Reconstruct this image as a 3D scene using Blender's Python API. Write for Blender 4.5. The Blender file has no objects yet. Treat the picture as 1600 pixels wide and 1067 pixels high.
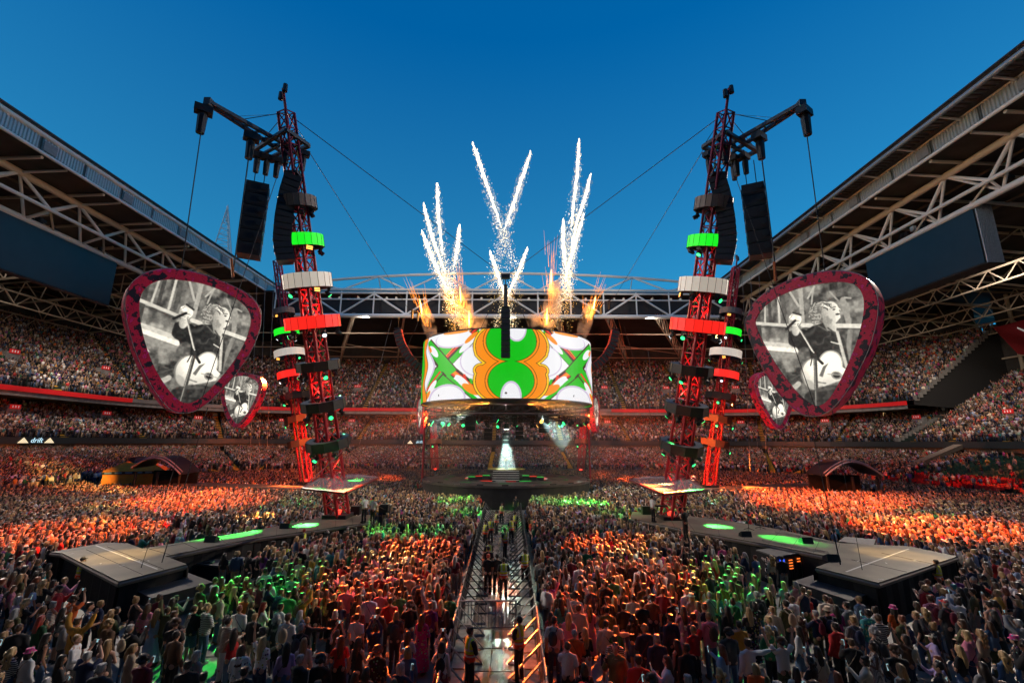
import bpy, bmesh, math, random
import numpy as np
from mathutils import Vector, Matrix, Euler
rnd = random.Random(7)
nrs = np.random.RandomState(7)
PI = math.pi
sc = bpy.context.scene
COL = sc.collection

# ------------------------------------------------------------------ camera
PITCH = math.radians(12.45); ROLL = math.radians(0.27); FPX = 711.0; CAMZ = 7.0
cam_d = bpy.data.cameras.new('camera'); cam = bpy.data.objects.new('camera', cam_d); COL.objects.link(cam)
cam_d.sensor_width = 36.0; cam_d.lens = FPX * 36.0 / 1600.0; cam_d.clip_start = 0.1; cam_d.clip_end = 3000
cam.matrix_world = Matrix.Translation((0, 0, CAMZ)) @ Matrix.Rotation(PI/2 + PITCH, 4, 'X') @ Matrix.Rotation(ROLL, 4, 'Z')
sc.camera = cam

# ------------------------------------------------------------------ sky, sun, exposure
world = bpy.data.worlds.new('World'); sc.world = world; world.use_nodes = True
SUN_EL, SUN_ROT = math.radians(9), math.radians(240)
wn = world.node_tree.nodes; wl = world.node_tree.links
sky = wn.new('ShaderNodeTexSky'); sky.sky_type = 'NISHITA'; sky.sun_disc = False
sky.sun_elevation = SUN_EL; sky.sun_rotation = SUN_ROT; sky.air_density = .8; sky.dust_density = 1.2; sky.ozone_density = 3.2
hs = wn.new('ShaderNodeHueSaturation'); hs.inputs['Hue'].default_value = 0.49; hs.inputs['Saturation'].default_value = 1.5; hs.inputs['Value'].default_value = 1.56
bg = wn['Background']; bg.inputs['Strength'].default_value = 0.15
tcw = wn.new('ShaderNodeTexCoord'); sxw = wn.new('ShaderNodeSeparateXYZ'); wl.new(tcw.outputs['Generated'], sxw.inputs[0])
rpw = wn.new('ShaderNodeValToRGB'); ew = rpw.color_ramp.elements; ew[0].position = .28; ew[0].color = (.040/.15/4, .275/.15/4, .50/.15/4, 1); ew[1].position = .72; ew[1].color = (0, .118/.15/4, .41/.15/4, 1)
wl.new(sxw.outputs[2], rpw.inputs[0]); scw = wn.new('ShaderNodeVectorMath'); scw.operation = 'SCALE'; scw.inputs['Scale'].default_value = 4.0; wl.new(rpw.outputs[0], scw.inputs[0])
mxw = wn.new('ShaderNodeMix'); mxw.data_type = 'RGBA'; mxw.inputs[0].default_value = .65; wl.new(hs.outputs[0], mxw.inputs[6]); wl.new(scw.outputs[0], mxw.inputs[7])   # the sky texture evened out towards a clear dusk gradient
wl.new(sky.outputs[0], hs.inputs['Color']); wl.new(mxw.outputs[2], bg.inputs['Color'])
sun_d = bpy.data.lights.new('sun', 'SUN'); sun_d.energy = 0.03; sun_d.angle = math.radians(6); sun_d.color = (1, .72, .5)
sun = bpy.data.objects.new('sun', sun_d); COL.objects.link(sun)
sun.rotation_euler = Vector((-math.sin(SUN_ROT)*math.cos(SUN_EL), -math.cos(SUN_ROT)*math.cos(SUN_EL), -math.sin(SUN_EL+.05))).to_track_quat('-Z', 'Y').to_euler()
vs = sc.view_settings; vs.view_transform = 'Standard'; vs.look = 'None'; vs.exposure = 0.0; vs.gamma = 1.0; vs.use_curve_mapping = False
sc.cycles.max_bounces = 5; sc.cycles.diffuse_bounces = 2; sc.cycles.glossy_bounces = 2; sc.cycles.transmission_bounces = 3
sc.cycles.volume_bounces = 0; sc.cycles.caustics_reflective = False; sc.cycles.caustics_refractive = False
sc.cycles.sample_clamp_indirect = 4.0

# ------------------------------------------------------------------ geometry of the view: a pixel of the 1600 x 1067 photograph to a point in the place
CP, SP, CR, SR = math.cos(PITCH), math.sin(PITCH), math.cos(ROLL), math.sin(ROLL)
def ray(x, y):
    dx, dy = x-800, y-533.5
    u = (dx*CR + dy*SR)/FPX; v = -(-dx*SR + dy*CR)/FPX
    return Vector((u, CP - v*SP, SP + v*CP))
def atz(x, y, z): r = ray(x, y); return Vector((0, 0, CAMZ)) + r*((z-CAMZ)/r.z)
def aty(x, y, Y): r = ray(x, y); return Vector((0, 0, CAMZ)) + r*(Y/r.y)
def atx(x, y, X): r = ray(x, y); return Vector((0, 0, CAMZ)) + r*(X/r.x)
def atplane(x, y, c, n): r = ray(x, y); o = Vector((0, 0, CAMZ)); return o + r*((c-o).dot(n)/r.dot(n))
def proj(p):
    d = p[1]*CP + (p[2]-CAMZ)*SP; up = (p[2]-CAMZ)*CP - p[1]*SP
    if d < .1: return (-9999, -9999, d)
    a, b = FPX*p[0]/d, -FPX*up/d
    return (800 + a*CR - b*SR, 533.5 + a*SR + b*CR, d)

# ------------------------------------------------------------------ helpers
def tag(o, label=None, cat=None, group=None, kind=None):
    if label: o['label'] = label
    if cat: o['category'] = cat
    if group: o['group'] = group
    if kind: o['kind'] = kind
    return o
def thing(name, loc, label, cat, group=None, rz=0.0):
    o = bpy.data.objects.new(name, None); COL.objects.link(o); o.empty_display_size = .3
    o.location = loc; o.rotation_euler = (0, 0, rz)
    return tag(o, label, cat, group)
MATS = {}
def mat(name, col=(.5, .5, .5), rough=.6, metal=0.0, emit=None, es=1.0, var=.18, scale=6.0, bump=0.0, bscale=None, alpha=1.0, coords='Object', spec=None):
    """a principled material whose colour is broken up by noise"""
    if name in MATS: return MATS[name]
    m = bpy.data.materials.new(name); m.use_nodes = True; MATS[name] = m
    n, l = m.node_tree.nodes, m.node_tree.links
    p = n['Principled BSDF']
    p.inputs['Roughness'].default_value = rough; p.inputs['Metallic'].default_value = metal
    if spec is not None: p.inputs['Specular IOR Level'].default_value = spec
    tc = n.new('ShaderNodeTexCoord'); nz = n.new('ShaderNodeTexNoise'); nz.inputs['Scale'].default_value = scale; nz.inputs['Detail'].default_value = 5
    l.new(tc.outputs[coords], nz.inputs['Vector'])
    rp = n.new('ShaderNodeValToRGB')
    a = [c*(1-var) for c in col]; b = [min(1, c*(1+var)) for c in col]
    rp.color_ramp.elements[0].position = .3; rp.color_ramp.elements[0].color = (*a, 1)
    rp.color_ramp.elements[1].position = .7; rp.color_ramp.elements[1].color = (*b, 1)
    l.new(nz.outputs['Fac'], rp.inputs[0]); l.new(rp.outputs[0], p.inputs['Base Color'])
    if emit:
        p.inputs['Emission Color'].default_value = (*emit, 1); p.inputs['Emission Strength'].default_value = es
    if bump:
        bp = n.new('ShaderNodeBump'); bp.inputs['Strength'].default_value = bump; bp.inputs['Distance'].default_value = .02
        if bscale:
            nz2 = n.new('ShaderNodeTexNoise'); nz2.inputs['Scale'].default_value = bscale; nz2.inputs['Detail'].default_value = 3
            l.new(tc.outputs[coords], nz2.inputs['Vector']); l.new(nz2.outputs['Fac'], bp.inputs['Height'])
        else: l.new(nz.outputs['Fac'], bp.inputs['Height'])
        l.new(bp.outputs[0], p.inputs['Normal'])
    if alpha < 1: p.inputs['Alpha'].default_value = alpha
    return m

class MB:
    """collects shapes in world (or local) coordinates and links them as one mesh object"""
    def __init__(s): s.v = []; s.f = []; s.mi = []; s.cur = 0
    def add(s, vs, fs):
        k = len(s.v); s.v += [tuple(a) for a in vs]; s.f += [tuple(i+k for i in f) for f in fs]; s.mi += [s.cur]*len(fs); return s
    def box(s, c, h, rz=0.0, M=None):
        P = [Vector((x*h[0], y*h[1], z*h[2])) for x in (-1, 1) for y in (-1, 1) for z in (-1, 1)]
        R = M if M is not None else Matrix.Rotation(rz, 3, 'Z'); c = Vector(c)
        return s.add([R @ p + c for p in P], [(0, 1, 3, 2), (4, 6, 7, 5), (0, 4, 5, 1), (2, 3, 7, 6), (0, 2, 6, 4), (1, 5, 7, 3)])
    def cyl(s, p, q, r0, r1=None, n=8, caps=True):
        p, q = Vector(p), Vector(q); r1 = r0 if r1 is None else r1
        d = (q-p).normalized(); a = d.orthogonal().normalized(); b = d.cross(a)
        vs = [p + (a*math.cos(t) + b*math.sin(t))*r0 for t in [2*PI*i/n for i in range(n)]] + [q + (a*math.cos(t) + b*math.sin(t))*r1 for t in [2*PI*i/n for i in range(n)]]
        fs = [(i, (i+1) % n, n+(i+1) % n, n+i) for i in range(n)]
        if caps: fs += [tuple(range(n-1, -1, -1)), tuple(range(n, 2*n))]
        return s.add(vs, fs)
    def tube(s, pts, r, n=6):
        pts = [Vector(p) for p in pts]; rings = []
        up = None
        for i, p in enumerate(pts):
            d = (pts[min(i+1, len(pts)-1)] - pts[max(i-1, 0)]).normalized()
            a = d.orthogonal().normalized() if up is None else (up - d*up.dot(d)).normalized()
            up = a; b = d.cross(a)
            rings.append([p + (a*math.cos(2*PI*k/n) + b*math.sin(2*PI*k/n))*r for k in range(n)])
        vs = [v for rg in rings for v in rg]
        fs = [(i*n+k, i*n+(k+1) % n, (i+1)*n+(k+1) % n, (i+1)*n+k) for i in range(len(pts)-1) for k in range(n)]
        fs += [tuple(range(n-1, -1, -1)), tuple(range((len(pts)-1)*n, len(pts)*n))]
        return s.add(vs, fs)
    def ell(s, c, r, M=None, nu=12, nv=8):
        c = Vector(c); vs = [Vector((0, 0, -r[2]))]; fs = []
        for j in range(1, nv):
            t = -PI/2 + PI*j/nv
            for i in range(nu):
                a = 2*PI*i/nu; vs.append(Vector((r[0]*math.cos(t)*math.cos(a), r[1]*math.cos(t)*math.sin(a), r[2]*math.sin(t))))
        vs.append(Vector((0, 0, r[2]))); L = len(vs)-1
        for i in range(nu): fs.append((0, 1+(i+1) % nu, 1+i)); fs.append((L, L-nu+i, L-nu+(i+1) % nu))
        for j in range(nv-2):
            for i in range(nu): fs.append((1+j*nu+i, 1+j*nu+(i+1) % nu, 1+(j+1)*nu+(i+1) % nu, 1+(j+1)*nu+i))
        if M is not None: vs = [M @ v for v in vs]
        return s.add([v+c for v in vs], fs)
    def prism(s, poly, z0, z1):
        """poly: list of (x, y) counter clockwise"""
        n = len(poly)
        vs = [(x, y, z0) for x, y in poly] + [(x, y, z1) for x, y in poly]
        return s.add(vs, [tuple(range(n-1, -1, -1)), tuple(range(n, 2*n))] + [(i, (i+1) % n, n+(i+1) % n, n+i) for i in range(n)])
    def slab(s, pts, off):
        """closed slab: a polygon of 3D points and its copy moved by off"""
        n = len(pts); off = Vector(off); P = [Vector(p) for p in pts]
        return s.add(P + [p+off for p in P], [tuple(range(n)), tuple(range(2*n-1, n-1, -1))] + [(i, n+i, n+(i+1) % n, (i+1) % n) for i in range(n)])
    def loft(s, secs, n=16):
        """closed loft: sections (cx, cy, z, rx, ry)"""
        vs = []
        for cx, cy, z, rx, ry in secs: vs += [(cx+rx*math.cos(2*PI*i/n), cy+ry*math.sin(2*PI*i/n), z) for i in range(n)]
        k = len(secs)
        fs = [(j*n+i, j*n+(i+1) % n, (j+1)*n+(i+1) % n, (j+1)*n+i) for j in range(k-1) for i in range(n)]
        return s.add(vs, fs + [tuple(range(n-1, -1, -1)), tuple(range((k-1)*n, k*n))])
    def mesh(s, name, mats, smooth=False, off=(0, 0, 0)):
        me = bpy.data.meshes.new(name)
        me.from_pydata([(a[0]-off[0], a[1]-off[1], a[2]-off[2]) for a in s.v], [], s.f)
        for m in (mats if isinstance(mats, (list, tuple)) else [mats]): me.materials.append(m)
        if any(s.mi): me.polygons.foreach_set('material_index', s.mi)
        bm = bmesh.new(); bm.from_mesh(me); bmesh.ops.recalc_face_normals(bm, faces=bm.faces); bm.to_mesh(me); bm.free()
        if smooth: me.polygons.foreach_set('use_smooth', [True]*len(me.polygons))
        return me
    def build(s, name, mats, parent=None, smooth=False, kind=None, label=None):
        root = parent
        off = Vector((0, 0, 0))
        while root is not None: off += Vector(root.location); root = root.parent
        o = bpy.data.objects.new(name, s.mesh(name, mats, smooth, off)); COL.objects.link(o)
        o.parent = parent
        if kind: o['kind'] = kind
        if label: o['label'] = label
        return o
def wloc(o):
    p = Vector((0, 0, 0))
    while o is not None: p += Vector(o.location); o = o.parent
    return p
_unit = {}
def unit_cyl(m, n):
    k = (m.name, n)
    if k not in _unit:
        b = MB(); b.cyl((0, 0, 0), (0, 0, 1), 1.0, n=n); _unit[k] = b.mesh('member', m, smooth=False)
        if n > 6: _unit[k].polygons.foreach_set('use_smooth', [len(p.vertices) == 4 for p in _unit[k].polygons])
    return _unit[k]
def strut(name, p, q, r, m, parent, n=8):
    """a straight round member that shares one mesh with its likes"""
    p, q = Vector(p), Vector(q); d = q-p
    o = bpy.data.objects.new(name, unit_cyl(m, n)); COL.objects.link(o); o.parent = parent
    o.matrix_basis = Matrix.Translation(p - wloc(parent)) @ d.to_track_quat('Z', 'Y').to_matrix().to_4x4() @ Matrix.Diagonal((r, r, d.length, 1))
    return o
def copy_tree(o, parent=None, loc=None, rz=None):
    c = o.copy(); COL.objects.link(c); c.parent = parent
    if loc is not None: c.location = loc
    if rz is not None: c.rotation_euler = (0, 0, rz)
    for ch in o.children: copy_tree(ch, c)
    return c
def lerp(a, b, t): return Vector(a)*(1-t) + Vector(b)*t
X0, YC = -0.65, 61.0        # the axis of the show and the centre of the round stage
def spot(p, target, col, power, deg, blend=.5, r=.15):
    d = bpy.data.lights.new('stage_light', 'SPOT'); d.energy = power; d.color = col; d.spot_size = math.radians(deg); d.spot_blend = blend; d.shadow_soft_size = r
    o = bpy.data.objects.new('stage_light', d); COL.objects.link(o); o.location = p
    o.rotation_euler = (Vector(target)-Vector(p)).to_track_quat('-Z', 'Y').to_euler(); return o
# ================================================================== SETTING
steel = mat('painted_steel', (.78, .76, .73), .45, var=.12, scale=.8)
beige = mat('beige_steel', (.64, .54, .42), .5, var=.12, scale=.6)
roofdark = mat('dark_roof_lining', (.035, .036, .04), .8, var=.3, scale=.4)
concrete = mat('concrete', (.24, .235, .23), .85, var=.25, scale=1.2, bump=.2)
tierdark = mat('terrace_green', (.012, .03, .026), .7, var=.4, scale=2.0)
black = mat('black_metal', (.016, .017, .019), .5, var=.3, scale=3)
blackcloth = mat('black_drape', (.012, .012, .013), .9, var=.4, scale=2, bump=.5, bscale=9)
redpanel = mat('red_fascia', (.55, .015, .02), .45, emit=(.8, .02, .02), es=.22, var=.1)
yellow = mat('yellow_step_paint', (.55, .30, .03), .7, var=.3, scale=2)

# floor of covering panels; the near ones are pieces of their own
fl = MB(); fl.add([(-140, -30, -.02), (140, -30, -.02), (140, 170, -.02), (-140, 170, -.02)], [(0, 1, 2, 3)])
floorm = mat('floor_cover', (.15, .142, .132), .55, var=.35, scale=1.3, bump=.15, bscale=30)
floor = fl.build('ground', floorm); tag(floor, kind='structure')
pm = [mat('floor_panel_%s' % n, c, .5, var=.3, scale=1.7, bump=.15, bscale=25) for n, c in (('grey', (.16, .152, .142)), ('light', (.19, .182, .17)), ('dark', (.13, .125, .118)))]
pmesh = []
for m in pm:
    b = MB(); b.loft([(0, 0, 0, 1, 1), (0, 0, .001, 1, 1)], 4)
    b = MB(); w, l = 1.19, 1.19
    b.add([(-w, -l, -.015), (w, -l, -.015), (w, l, -.015), (-w, l, -.015), (-w+.02, -l+.02, .012), (w-.02, -l+.02, .012), (w-.02, l-.02, .012), (-w+.02, l-.02, .012)],
          [(4, 5, 6, 7), (0, 1, 5, 4), (1, 2, 6, 5), (2, 3, 7, 6), (3, 0, 4, 7)]); pmesh.append(b.mesh('floor_panel', m))
for i in range(-11, 12):
    for j in range(6):
        x, y = i*2.4 + X0, 11.0 + j*2.4
        if abs(i) == 0: continue
        o = bpy.data.objects.new('floor_panel', pmesh[rnd.choice((0, 0, 1, 2))]); COL.objects.link(o); o.parent = floor; o.location = (x, y, -.004 + rnd.uniform(-.003, .003)); o.rotation_euler = (rnd.uniform(-.002, .002), 0, 0)
# the aisle to the stage: brown boards, wet and scuffed
def aisle_mat(name, base, seed):
    m = bpy.data.materials.new(name); m.use_nodes = True; n, l = m.node_tree.nodes, m.node_tree.links; p = n['Principled BSDF']
    tc = n.new('ShaderNodeTexCoord'); mp = n.new('ShaderNodeMapping'); mp.inputs['Location'].default_value = (seed, seed*2, 0); mp.inputs['Scale'].default_value = (2.2, .5, 1); l.new(tc.outputs['Object'], mp.inputs[0])
    nz = n.new('ShaderNodeTexNoise'); nz.inputs['Scale'].default_value = 1.6; nz.inputs['Detail'].default_value = 7; nz.inputs['Roughness'].default_value = .65; l.new(mp.outputs[0], nz.inputs['Vector'])
    rp = n.new('ShaderNodeValToRGB'); e = rp.color_ramp.elements; e[0].position = .35; e[0].color = (*[c*.75 for c in base], 1); e[1].position = .62; e[1].color = (*[c*1.25 for c in base], 1)
    l.new(nz.outputs['Fac'], rp.inputs[0]); l.new(rp.outputs[0], p.inputs['Base Color'])
    r2 = n.new('ShaderNodeMapRange'); r2.inputs['From Min'].default_value = .4; r2.inputs['From Max'].default_value = .6; r2.inputs['To Min'].default_value = .1; r2.inputs['To Max'].default_value = .42
    l.new(nz.outputs['Fac'], r2.inputs['Value']); l.new(r2.outputs[0], p.inputs['Roughness'])
    return m
am = [aisle_mat('aisle_board_%d' % k, c, k*3.7) for k, c in enumerate(((.21, .17, .14), (.18, .145, .122), (.24, .195, .165)))]
ab = MB(); ab.add([(X0-1.62, 9, .002), (X0+1.62, 9, .002), (X0+1.62, 50, .002), (X0-1.62, 50, .002)], [(0, 1, 2, 3)])
aisle = ab.build('aisle_floor', am[1]); tag(aisle, kind='structure')
bmesh_board = []
for m in am:
    b = MB(); w, l = .805, .795
    b.add([(-w, -l, 0), (w, -l, 0), (w, l, 0), (-w, l, 0), (-w+.012, -l+.012, .016), (w-.012, -l+.012, .016), (w-.012, l-.012, .016), (-w+.012, l-.012, .016)],
          [(4, 5, 6, 7), (0, 1, 5, 4), (1, 2, 6, 5), (2, 3, 7, 6), (3, 0, 4, 7)]); bmesh_board.append(b.mesh('floor_board', m))
for j in range(24):
    for i in (0, 1):
        o = bpy.data.objects.new('floor_board', bmesh_board[rnd.randrange(3)]); COL.objects.link(o); o.parent = aisle
        o.location = (X0 + (i-.5)*1.62, 10.4 + j*1.62, .004 + rnd.uniform(0, .004))
tape = mat('white_floor_tape', (.62, .64, .58), .4, var=.3, scale=9)
tp = MB()
for k in range(15):
    y = 11 + k*.95 + rnd.uniform(-.2, .2); x = X0 + rnd.choice((.38, .42, .95, -.15)) + rnd.uniform(-.06, .06); h = rnd.uniform(.25, .75)
    w = rnd.uniform(.02, .05)
    tp.add([(x-w, y-h, .026), (x+w, y-h+rnd.uniform(0, .2), .026), (x+w*.8, y+h, .026), (x-w*.8, y+h-rnd.uniform(0, .2), .026)], [(0, 1, 2, 3)])
tag(tp.build('floor_tape', tape), kind='stuff', label='scuffed white tape strips on the aisle boards', cat='tape')

# ---- plan of the bowl: a rounded rectangle open towards the camera
BX, BXC, BY, BR = 80.5, 0.0, 120.0, 30.0
def bowl_path(off, y0, y1=None, step=2.0, right_only=False, left_only=False):
    """points (x, y, nx, ny, s) along the plan curve moved outwards by off, from the left side round to the right"""
    a, b, r = BX+off, BY+off, BR+off
    pts = []
    yl = b-r
    n = max(1, int((yl-y0)/step))
    for i in range(n): pts.append((-a, y0+(yl-y0)*i/n, -1, 0))
    m = int(r*PI/2/step)
    for i in range(m): t = PI - (PI/2)*i/m; pts.append((-(a-r)+r*math.cos(t), yl+r*math.sin(t), math.cos(t), math.sin(t)))
    k = int(2*(a-r)/step)
    for i in range(k): pts.append((-(a-r)+2*(a-r)*i/k, b, 0, 1))
    for i in range(m): t = PI/2 - (PI/2)*i/m; pts.append(((a-r)+r*math.cos(t), yl+r*math.sin(t), math.cos(t), math.sin(t)))
    y1 = y0 if y1 is None else y1
    if y1 < yl:
        n = max(1, int((yl-y1)/step))
        for i in range(n+1): pts.append((a, yl-(yl-y1)*i/n, 1, 0))
    return pts
def bowl_pt(base, off):
    """the plan point that lies off metres outwards of a base point"""
    return (base[0]+base[2]*off, base[1]+base[3]*off)
Y_NEAR = 22.0
Y_RIGHT_UP = 91.5                    # where the upper tier on the right stops
TIERS = {  # offset of the front row, z, rows, depth, rise, y at the right end
    'lower_tier': (-23.0, 1.1, 25, .82, .138, Y_NEAR),
    'middle_tier': (-3.0, 7.3, 14, .80, .42, Y_NEAR),
    'upper_tier': (0.0, 15.6, 24, .82, .64, Y_RIGHT_UP),
}
stand = thing('grandstand', (0, 120, 0), 'three tier stadium bowl packed with spectators around the floor', 'grandstand')
def strip(path, o0, z0, o1, z1, mb):
    k = len(path)
    vs = [(*bowl_pt(p, o0), z0) for p in path] + [(*bowl_pt(p, o1), z1) for p in path]
    mb.add(vs, [(i, i+1, k+i+1, k+i) for i in range(k-1)])
BASE = bowl_path(0, Y_NEAR, Y_NEAR, 3.0)
BASE_UP = bowl_path(0, Y_NEAR, Y_RIGHT_UP, 3.0)
for nm, (o0, z0, n, dp, rs, yr) in TIERS.items():
    P = BASE_UP if nm == 'upper_tier' else BASE
    mb = MB()
    for r in range(n):
        strip(P, o0+r*dp, z0+r*rs, o0+(r+1)*dp, z0+r*rs, mb); strip(P, o0+(r+1)*dp, z0+r*rs, o0+(r+1)*dp, z0+(r+1)*rs, mb)
    mb.build(nm, tierdark, stand)
def band(path, o, z0, z1, th, name, m, parent=stand, **k):
    mb = MB(); strip(path, o, z0, o, z1, mb); strip(path, o, z1, o+th, z1, mb); strip(path, o, z0, o+th, z0, mb); strip(path, o+th, z0, o+th, z1, mb); return mb.build(name, m, parent, **k)
greyband = mat('dark_fascia', (.035, .045, .05), .4, var=.2)
band(BASE, -3.15, 6.35, 7.45, .15, 'middle_fascia', greyband)
band(BASE, -23.2, 0, 1.15, .15, 'pitch_wall', black)
# red ribbon in lengths with grey gaps
P = BASE_UP; i = 0; seg = 0
while i < len(P)-1:
    j = min(len(P)-1, i + (7 if seg % 3 else 5)); grey = seg % 5 == 4
    band(P[i:j+1], -.12, 14.75, 15.55, .3, 'ribbon_board', mat('grey_ribbon', (.22, .2, .2), .5) if grey else redpanel); i = j; seg += 1
band(BASE_UP, .2, 14.0, 14.72, 11, 'upper_soffit', concrete)
band(BASE, -2.6, 5.7, 6.33, 12, 'middle_soffit', mat('soffit_brown', (.16, .11, .075), .8))
# row of glazed boxes behind the middle tier: panes between posts
paneM = mat('box_glass', (.02, .022, .024), .12, var=.4, scale=.3); paneLit = mat('lit_box_glass', (.3, .22, .12), .2, emit=(1, .62, .25), es=.5)
wp = bowl_path(0, Y_NEAR, Y_NEAR, 2.6)
postm = unit_cyl(concrete, 4)
for i in range(len(wp)-1):
    a = bowl_pt(wp[i], 8.35); b = bowl_pt(wp[i+1], 8.35)
    if proj((a[0], a[1], 14))[0] < -150 or proj((a[0], a[1], 14))[0] > 1750: continue
    mb = MB(); mb.add([(a[0], a[1], 13.25), (b[0], b[1], 13.25), (b[0], b[1], 14.7), (a[0], a[1], 14.7)], [(0, 1, 2, 3)])
    mb.build('window_pane', paneLit if rnd.random() < .08 else paneM, stand)
    strut('window_post', (*bowl_pt(wp[i], 8.2), 13.2), (*bowl_pt(wp[i], 8.2), 14.72), .16 if i % 4 else .4, concrete, stand, 4)
# columns under the middle tier that lean outwards
colm = mat('leaning_column', (.45, .33, .2), .6)
cp = bowl_path(-3, Y_NEAR, Y_NEAR, 7.2)
for i, p in enumerate(cp):
    q = proj((p[0], p[1], 6))
    if -120 < q[0] < 1720:
        strut('column', (*bowl_pt(p, 7.0), 3.2), (*bowl_pt(p, 2.2), 6.35), .2, colm, stand, 8)
# back walls
wallm = mat('rear_wall_cladding', (.05, .047, .045), .8, var=.35, scale=.5)
band(BASE_UP, 19.8, 14, 38, .3, 'rear_wall', wallm)
band(BASE, 9.0, 7, 14.0, .3, 'box_wall', wallm)
band(BASE, -1.9, 0, 6.2, .3, 'concourse_wall', mat('concourse_wall', (.05, .042, .036), .9))
# end wall of the upper tier on the right with its sawtooth parapet of steps
ye = Y_RIGHT_UP-.05; mb = MB()
poly = [(BX-.1, 14.6)] + [q for r in range(24) for q in ((BX+r*.82, 15.6+r*.64), (BX+(r+1)*.82, 15.6+r*.64))] + [(BX+20, 14.0), (BX+10, 13.8)]
mb.slab([(x, ye, z) for x, z in poly], (0, -.3, 0)); mb.build('end_wall', mat('end_wall_dark', (.02, .02, .021), .9), stand)
par = mat('parapet_concrete', (.22, .21, .2), .8)
for r in range(24):
    mb = MB(); mb.box((BX+(r+.5)*.82, ye-.25, 15.95+r*.64), (.36, .3, .52)); mb.build('parapet_block', par, stand)
# slanting parapet between the middle tier and the end block, and the block that rises behind it
for r in range(14):
    mb = MB(); mb.box((BX-3+(r+.5)*.8, ye+2.2, 7.55+r*.42), (.34, .3, .62)); mb.build('parapet_block', par, stand)
endst = thing('end_stand', (95, 60, 0), 'single rake of packed seats behind the walkway at the right end', 'grandstand')
mb = MB(); ER = 26
for r in range(ER):
    x0 = BX-3+r*.86; z0 = 7.3+r*.50
    for (xa, za, xb, zb) in ((x0, z0, x0+.86, z0), (x0+.86, z0, x0+.86, z0+.5)): mb.add([(xa, 22, za), (xa, ye-1, za), (xb, ye-1, zb), (xb, 22, zb)], [(0, 1, 2, 3)])
mb.build('terrace', tierdark, endst)
mb = MB(); mb.add([(BX+20, 22, 19), (BX+20, ye, 19), (BX+20, ye, 38), (BX+20, 22, 38)], [(0, 1, 2, 3)]); mb.build('rear_wall', wallm, endst)
for y in (40, 52, 64, 76, 88): strut('wall_post', (BX+19.6, y, 19), (BX+19.6, y, 37), .35, beige, endst, 8)
for z in (24, 30): strut('wall_rail', (BX+19.4, 22, z), (BX+19.4, ye, z), .2, beige, endst, 8)
# yellow gangway steps
AISLES = []
def gangway(tier, base, par_):
    o0, z0, n, dp, rs, yr = TIERS[tier]; mb = MB(); t = Vector((-base[3], base[0+3-1], 0)) if False else Vector((base[3], -base[2], 0))
    for r in range(n):
        x, y = bowl_pt(base, o0+(r+.5)*dp); mb.box((x, y, z0+r*rs+.1), (.5, dp*.46, .1), rz=math.atan2(-base[2], base[3]))
    mb.build('gangway', yellow, par_)
AP = bowl_path(0, Y_NEAR, Y_NEAR, 1.0)
AI = list(range(8, len(AP), 17))
for i in AI:
    for tier in TIERS:
        if tier == 'upper_tier' and AP[i][0] > 0 and AP[i][1] < Y_RIGHT_UP: continue
        q = proj((*bowl_pt(AP[i], 4), 14))
        if -200 < q[0] < 1800: gangway(tier, AP[i], stand)
for y in (46, 58, 70, 82):
    mb = MB()
    for r in range(ER): mb.box((BX-3+(r+.5)*.86, y, 7.4+r*.5), (.4, .55, .12))
    mb.build('gangway', yellow, endst)
# red block number signs and doorways in the tiers
signm = mat('red_sign', (.6, .02, .02), .4, emit=(.8, .03, .03), es=.25); sigw = mat('white_print', (.85, .85, .85), .5, emit=(1, 1, 1), es=.15)
def vomitory(tier, base, r):
    o0, z0, n, dp, rs, yr = TIERS[tier]; ang = math.atan2(-base[2], base[3])
    x, y = bowl_pt(base, o0+r*dp)
    mb = MB(); mb.box((x, y, z0+r*rs+.9), (1.1, .5, .75), rz=ang); mb.build('doorway', concrete, stand)
    x, y = bowl_pt(base, o0+r*dp-.62); s = MB(); s.box((x, y, z0+r*rs+1.75), (.85, .06, .36), rz=ang); so = s.build('block_sign', signm, stand)
    x, y = bowl_pt(base, o0+r*dp-.7); s = MB()
    tx, ty = math.cos(ang), math.sin(ang)
    for k in (-.45, 0, .45): s.box((x+tx*k, y+ty*k, z0+r*rs+1.75), (.07, .02, .18), rz=ang)
    s.build('sign_number', sigw, so, kind='stuff')
for q, i in enumerate(AI):
    for tier, r in (('upper_tier', 7), ('middle_tier', 8)):
        if tier == 'upper_tier' and AP[i][0] > 0 and AP[i][1] < Y_RIGHT_UP: continue
        b = AP[max(0, i-4)]; w = proj((*bowl_pt(b, 4), 14))
        if -100 < w[0] < 1700: vomitory(tier, b, r)
# walkway panel on the right lower tier, and hanging banners below the middle fascia
mb = MB(); o0, z0, n, dp, rs, _ = TIERS['lower_tier']
a = Vector((BX-23+1, 74, 1.2)); b = Vector((BX-3, 80, 6.3)); mb.slab([a, a+Vector((0, 1.6, 0)), b+Vector((0, 1.6, 0)), b], (0, 0, .7)); mb.build('walkway_wall', mat('walkway_brown', (.2, .16, .13), .8), stand)

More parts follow.
